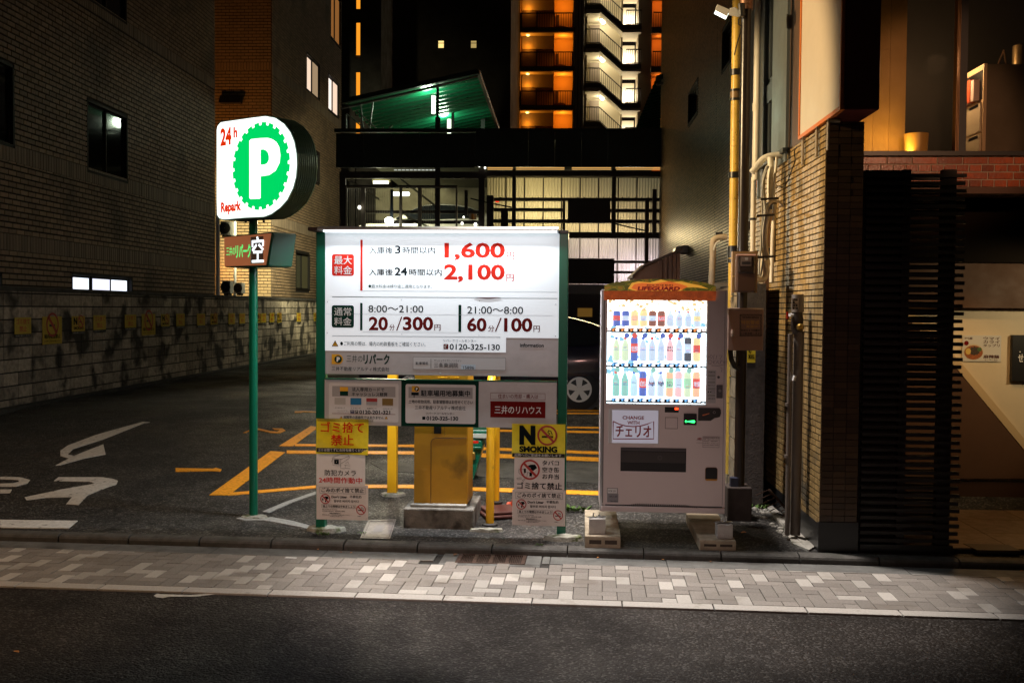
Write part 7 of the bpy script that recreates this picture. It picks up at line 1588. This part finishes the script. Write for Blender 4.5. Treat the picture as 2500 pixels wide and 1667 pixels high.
# ================================================================== GREEN CANOPIES ON TOP
def canopy(label, p1, p2, Y0, Y1, ribs, lit=True):
    a = onY(*p1, Y0); b = onY(*p2, Y0); t, f = thing('canopy', label, 'canopy', (a.x, Y0, a.z)); d = b - a; n = 44; mb = MB()
    GS = mat('canopy_green', (.007, .15, .065), .30, .25, noise=(1, .1))
    L = Y1 - Y0; rows = ribs
    for j in range(rows * 4 + 1):
        y = L * j / (rows * 4); zz_ = (.0, .05, .05, .0)[j % 4]
        mb.v += [(0, y, zz_), (d.x, y, d.z + zz_)]
    for j in range(rows * 4): q = 2 * j; mb.f.append((q, q + 1, q + 3, q + 2))
    obj('roof_sheet', mb, GS, t)
    obj('front_gutter', MB().bar((0, -.03, -.02), (d.x, -.03, d.z - .02), .10, .12), DG, t); obj('front_pipe', MB().tube([(0, -.12, -.22), (d.x * .5, -.12, d.z * .5 - .2), (d.x, -.12, d.z - .16)], .035, 8), mat('pipe_grey', (.25, .25, .23), .35, .6), t)
    obj('side_edge', MB().bar((d.x, 0, d.z - .03), (d.x, L, d.z - .03), .08, .12), mat('edge_brown', (.12, .07, .05), .4), t)
    return t, a, b
t, a, b = canopy('large green corrugated canopy lit by tubes on top of the parking structure', (835, 247), (1168, 174), 26.6, 41, 30)
def CP_(x, y, Y): return onY(*cr('s5', x, y), Y) - V((a.x, 26.6, a.z))
for px, pw, y0, y1, Y in ((1330, 14, 250, 880, 27.2), (1330, 30, 680, 890, 27.15), (1527, 16, 610, 880, 31), (1922, 26, 560, 860, 33)):
    p, q = CP_(px, y0, Y), CP_(px, y1, Y); w_ = pw * .187 / 2431 * Y; obj('post', MB().box(p.x - w_, p.x + w_, p.y - .06, p.y + .06, q.z, p.z), DG, t)
TG = emis('tube_pale_green', (.85, 1.0, .72), 3.2)
for i, (px, y0, y1, Y) in enumerate(((1273, 398, 630, 27.4), (1478, 705, 890, 31.0))):
    p, q = CP_(px, y0, Y), CP_(px, y1, Y); tb = obj('tube_lamp', MB().tube([p, q], .055 if not i else .06, 10), TG, t, smooth=True)
    w0 = V((a.x, 26.6, a.z)); m_ = (p + q) / 2 + w0
    lamp('canopy_light', 'POINT', m_ + V((-.15, .25, .2)), 60 if not i else 80, (.80, 1.0, .74), .15)
q_ = mat('brace_steel', (.45, .45, .42), .35, .5)
for (p, q) in (((135, 640), (135, 880)), ((140, 635), (240, 712)), ((240, 712), (400, 850)), ((400, 850), (440, 880)), ((265, 585), (585, 875)), ((325, 480), (355, 860)), ((487, 445), (437, 850)), ((615, 805), (585, 870)), ((735, 780), (650, 870))): obj('brace', MB().tube([CP_(*p, 27.0), CP_(*q, 27.0)], .022, 6), q_, t)
canopy('dark green corrugated canopy on the right edge of the parking structure', (1603, 190), (1760, 150), 26.6, 41, 30)

# ================================================================== FAR APARTMENT TOWER WITH LIT STAIRS
AY = 75.0
t, fr = thing('lit_apartment_tower', 'tall apartment tower with orange lit galleries and a bright outdoor staircase', 'building', (0, AY, 0), 0)
A = lambda x, y=400, d=0: fr.k('a6', x, y, d)
pitch = (A(1000, 147)[1] - A(1000, 1025)[1]) / 2
CRM = mat('cream_render', (.50, .44, .33), .7); OCH = mat('ochre_render', (.55, .38, .22), .7); SLB = mat('gallery_slab', (.20, .16, .12), .8); RLG = mat('railing_dark', (.04, .035, .03), .5); DOOR = mat('dark_door', (.04, .02, .015), .5); SOF = mat('soffit_white', (.72, .66, .54), .7)
zr0 = A(1000, 755)[1]; zr1 = A(1000, 588)[1]; zsl = A(700, 800)[1]
bot, top = zr0 - pitch * 3.5, zr0 + pitch * 3
obj('back_wall', MB().box(A(280)[0], A(1030)[0], 1.7, 2.2, 0, top + 5), OCH, t)
obj('left_fin', MB().box(A(255)[0], A(300)[0], -.2, 2, 0, top + 5), DOOR, t); obj('left_pier', MB().box(A(395)[0], A(418)[0], -.1, 1.7, 0, top + 5), mat('pier_brown', (.30, .17, .08), .7), t)
obj('left_light_edge', MB().box(A(291)[0], A(299)[0], -.25, -.2, 0, top + 5), CRM, t)
obj('mid_wall', MB().box(A(1012)[0], A(1150)[0], .2, 2.2, 0, top + 5), CRM, t)
for x in (1022, 1048, 1083, 1122): obj('downpipe', MB().tube([(A(x)[0], .05, 0), (A(x)[0], .05, top + 5)], .10, 8), CRM, t)
obj('stair_back_wall', MB().box(A(1150)[0], A(1575)[0], 2.6, 2.9, 0, top + 5), CRM, t)
obj('stair_side_wall', MB().box(A(1752)[0], A(1905)[0], .6, 3, 0, top + 5), CRM, t)
obj('right_back_wall', MB().box(A(1905)[0], A(2300)[0], 1.7, 2.2, 0, top + 5), OCH, t)
LB = emis('stair_bulb', (1.0, .9, .62), 14); OB = emis('gallery_bulb', (1.0, .62, .15), 6)
def dz(k): return k * pitch
for k in range(-2, 4):
    z = dz(k)
    zb0, zb1 = zr0 + z, zr1 + z
    # gallery slab
    obj('gallery_slab', MB().box(A(300)[0], A(1030)[0], -.1, 1.7, zsl + z - .05, zb0 + .0), SLB, t)
    obj('gallery_soffit', MB().box(A(405)[0], A(1012)[0], .02, 1.7, zsl + z - .07, zsl + z - .051), SOF, t)
    obj('dark_door', MB().box(A(430)[0], A(590)[0], .9, 1.0, zb0, zb1 + .9), DOOR, t); obj('side_screen', MB().box(A(300)[0], A(395)[0], 0, .1, zb0, zb1 + .3), DOOR, t)
    obj('partition', MB().box(A(790)[0], A(798)[0], .2, 1.7, zb0, zsl + z + pitch - .07), OCH, t)
    obj('upper_beam', MB().box(A(430)[0], A(795)[0], .85, 1.0, zb1 + .45, zsl + z + pitch - .07), SLB, t)
    obj('dark_window', MB().box(A(815)[0], A(845)[0], 1.6, 1.69, zb0 + .5, zb1 + .3), DOOR, t)
    obj('meter_box', MB().prism([(A(800)[0], zb0), (A(920)[0], zb0), (A(935)[0], zb0 + .33), (A(870)[0], zb0 + .42), (A(800)[0], zb0 + .33)], .9, 1.4), mat('umber', (.12, .05, .02), .6), t)
    rl = MB().box(A(418)[0], A(1010)[0], -.04, .04, zb1 - .04, zb1 + .03).box(A(418)[0], A(1010)[0], -.03, .03, zb0, zb0 + .05)
    for i in range(23): x = A(418)[0] + (A(1010)[0] - A(418)[0]) * i / 22; rl.box(x - .018, x + .018, -.02, .02, zb0, zb1)
    for x in (425, 600, 800, 1005): rl.box(A(x)[0] - .04, A(x)[0] + .04, -.04, .04, zb0, zb1)
    obj('railing', rl, RLG, t)
    b_ = A(500, 850); zb_ = zsl + z - .16
    obj('gallery_lamp', MB().lathe((A(500)[0], .5, zb_), [(.10, 0), (.13, .05), (.05, .1)], 12), OB, t)
    if -2 <= k <= 2:
        lamp('gallery_light', 'POINT', (A(500)[0], AY + .5, zb_ - .75), 34, (1.0, .32, .02), .1)
        lamp('gallery_light', 'POINT', (A(900)[0], AY + .8, zb_ - .35), 34, (1.0, .28, .015), .1)
        lamp('stair_light', 'POINT', (A(1358)[0], AY + 1.7, A(1358, 690, 1.9)[1] + z), 95, (1.0, .84, .52), .15)
        lamp('stair_light', 'POINT', (A(1665)[0], AY + 2.6, A(1665, 560)[1] + z), 75, (1.0, .86, .62), .15)
        lamp('gallery_light', 'POINT', (A(1990)[0], AY + .8, zb_ - .3), 30, (1.0, .22, .02), .1)
    obj('stair_bulb', MB().lathe((A(1358)[0], 1.9, A(1358, 700, 1.9)[1] + z), [(.1, 0), (.22, .15), (.22, .3), (.1, .45)], 12), LB, t)
    # stairs
    L0, L1 = A(1150)[0], A(1312)[0]; R0, R1 = A(1568)[0], A(1780)[0]
    zl = A(1200, 492)[1] + z; zrr = A(1600, 722)[1] + z
    obj('landing', MB().box(L0, L1, -.05, 2.6, zl - .36, zl), SLB, t); obj('landing', MB().box(R0, R1, -.05, 2.6, zrr - .36, zrr), SLB, t)
    obj('flight', MB().prism([(L1, zl - .36), (R0, zrr - .36), (R0, zrr), (L1, zl)], -.05, .08), SLB, t)
    obj('flight_soffit', MB().prism([(L1, zl - .55), (R0, zrr - .55), (R0, zrr - .37), (L1, zl - .37)], .0, 1.3), SOF, t)
    obj('landing_soffit', MB().box(L0 + .02, L1, -.0, 2.6, zl - .66, zl - .361), SOF, t); obj('landing_soffit', MB().box(R0, R1 - .02, .0, 2.6, zrr - .56, zrr - .361), SOF, t)
    obj('white_door', MB().box(A(1578)[0], A(1735)[0], 2.9, 3.0, zrr, zrr + 2.1), mat('white_door', (.80, .76, .66), .6), t)
    obj('door_recess', MB().box(A(1150)[0], A(1170)[0], .3, 2.6, zl, zl + 2.1).box(A(1560)[0], A(1580)[0], 1.3, 2.9, zrr - .3, zrr + 2.3), CRM, t)
    obj('grey_door', MB().box(A(1210)[0], A(1322)[0], 2.45, 2.6, zl, zl + 2.05), mat('grey_door', (.20, .16, .13), .6), t)
    rl = MB()
    H = 1.06
    def run(x0, z0, x1, z1, n, rl=rl):
        rl.bar((x0, 0, z0 + H), (x1, 0, z1 + H), .07); rl.bar((x0, 0, z0 + .06), (x1, 0, z1 + .06), .05)
        for i in range(n + 1): u = i / n; x = x0 + (x1 - x0) * u; zq = z0 + (z1 - z0) * u; rl.bar((x, 0, zq), (x, 0, zq + H), .035)
    run(L0, zl, L1, zl, 6); run(L1, zl, R0, zrr, 11); run(A(1610)[0], zrr, R1, zrr, 7)
    obj('stair_railing', rl, RLG, t)
    rr = MB(); 
    for i in range(12): x = A(1915)[0] + (A(2200)[0] - A(1915)[0]) * i / 11; rr.box(x - .02, x + .02, -.02, .02, zb0, zb1)
    rr.box(A(1910)[0], A(2200)[0], -.04, .04, zb1 - .04, zb1 + .03)
    obj('railing', rr, RLG, t); obj('gallery_slab', MB().box(A(1890)[0], A(2200)[0], -.1, 1.7, zb0 - .45, zb0), SLB, t)

# ================================================================== SMALL THINGS ON THE GROUND
LF = mat('dry_leaf', (.50, .20, .04), .6); LF2 = mat('brown_leaf', (.22, .09, .03), .6)
def leaf(label, px, py, z, s, m, seed):
    p = onZ(px, py, z) if z is not None else G(px, py); r = random.Random(seed); a = r.uniform(0, 3)
    pts = [(0, -1), (.45, -.5), (.5, .1), (.2, .8), (0, 1.1), (-.3, .7), (-.5, 0), (-.35, -.6)]
    v = [(s * (x * math.cos(a) - y * math.sin(a)), s * (x * math.sin(a) + y * math.cos(a)), .004 + s * .35 * abs(x)) for x, y in pts]
    o = obj('dry_leaf', MB().add(v + [(x, y, z_ - .002) for x, y, z_ in v], [tuple(range(8)), tuple(range(15, 7, -1))]), m, loc=p); tag(o, label, 'leaf', 'dry leaves on the pavement and lot'); return o
for i, (px, py, lab) in enumerate(((1460, 1361, 'small orange leaf in the gutter below the left machine beam'), (1618, 1366, 'small orange leaf in the gutter below the middle of the machine'), (1735, 1371, 'brown leaf in the gutter below the right machine beam'), (776, 1341, 'orange leaf in the gutter below the left board post'), (1001, 0, ''), (2494, 1394, 'orange leaf at the right edge of the pavement'))):
    if lab: leaf(lab, px, py, 0, .016, LF if i != 2 else LF2, i)
leaf('pale orange leaf on the gutter left of the two others near the access cover', 832, 1348, 0, .018, LF2, 21); leaf('curled leaf just right of the access cover on the gutter', 858, 1349, 0, .016, LF, 22)
leaf('brown leaf lying on the left end of the drain grate', 1112, 1354, .003, .03, LF2, 23); leaf('orange leaf on dark asphalt right of the machine beam', 1816, 1300, None, .03, LF, 24)
leaf('orange leaf alone on the road at the lower left', 40, 1591, -.012, .022, LF, 25); leaf('crumpled orange leaf by the end face of the block wall', 1880, 1240, None, .05, LF, 26)
p = onZ(694, 1362, .0); q = obj('paper_scrap', MB().add([(0, 0, .003), (.09, -.015, .004), (.10, .01, .006), (.01, .03, .005)], [(0, 1, 2, 3)]).add([(0, 0, .0015), (.09, -.015, .002), (.10, .01, .002), (.01, .03, .002)], [(3, 2, 1, 0)]), M_WHITE, loc=p); tag(q, 'white paper scrap on the pavers left of the access cover', 'paper')
# weeds at the kerb
WG = mat('weed_green', (.07, .14, .02), .6)
def weed(label, px, py, n, s, seed):
    p = G(px, py); r = random.Random(seed); mb = MB()
    for i in range(n):
        a = r.uniform(0, 6.28); x, y = r.uniform(-s, s), r.uniform(-s * .5, s * .5); h = r.uniform(.4, 1) * s; d = V((math.cos(a), math.sin(a), 0)); c_ = V((x, y, 0)); tip = c_ + d * h * .7 + V((0, 0, h * .6)); w_ = V((-d.y, d.x, 0)) * h * .18
        mb.add([c_ - w_ * .3, c_ + (tip - c_) * .5 + w_ + V((0, 0, h * .15)), tip, c_ + (tip - c_) * .5 - w_ + V((0, 0, h * .15))], [(0, 1, 2, 3)])
    o = obj('weed', mb, WG, loc=p); tag(o, label, 'weed', 'weeds in the cracks'); return o
weed('tiny weed at the left edge of the access cover', 884, 1302, 16, .035, 1); weed('weed tuft in the joint of the kerb left of the machine', 1317, 1332, 18, .035, 2); weed('green weeds on the dark ground left of the machine beam', 1410, 1248, 50, .09, 3); weed('mossy weeds at the corner of the low block wall', 1848, 1240, 40, .08, 4)
weed('green weeds under the front edge of the left post pad', 790, 1306, 30, .05, 6)
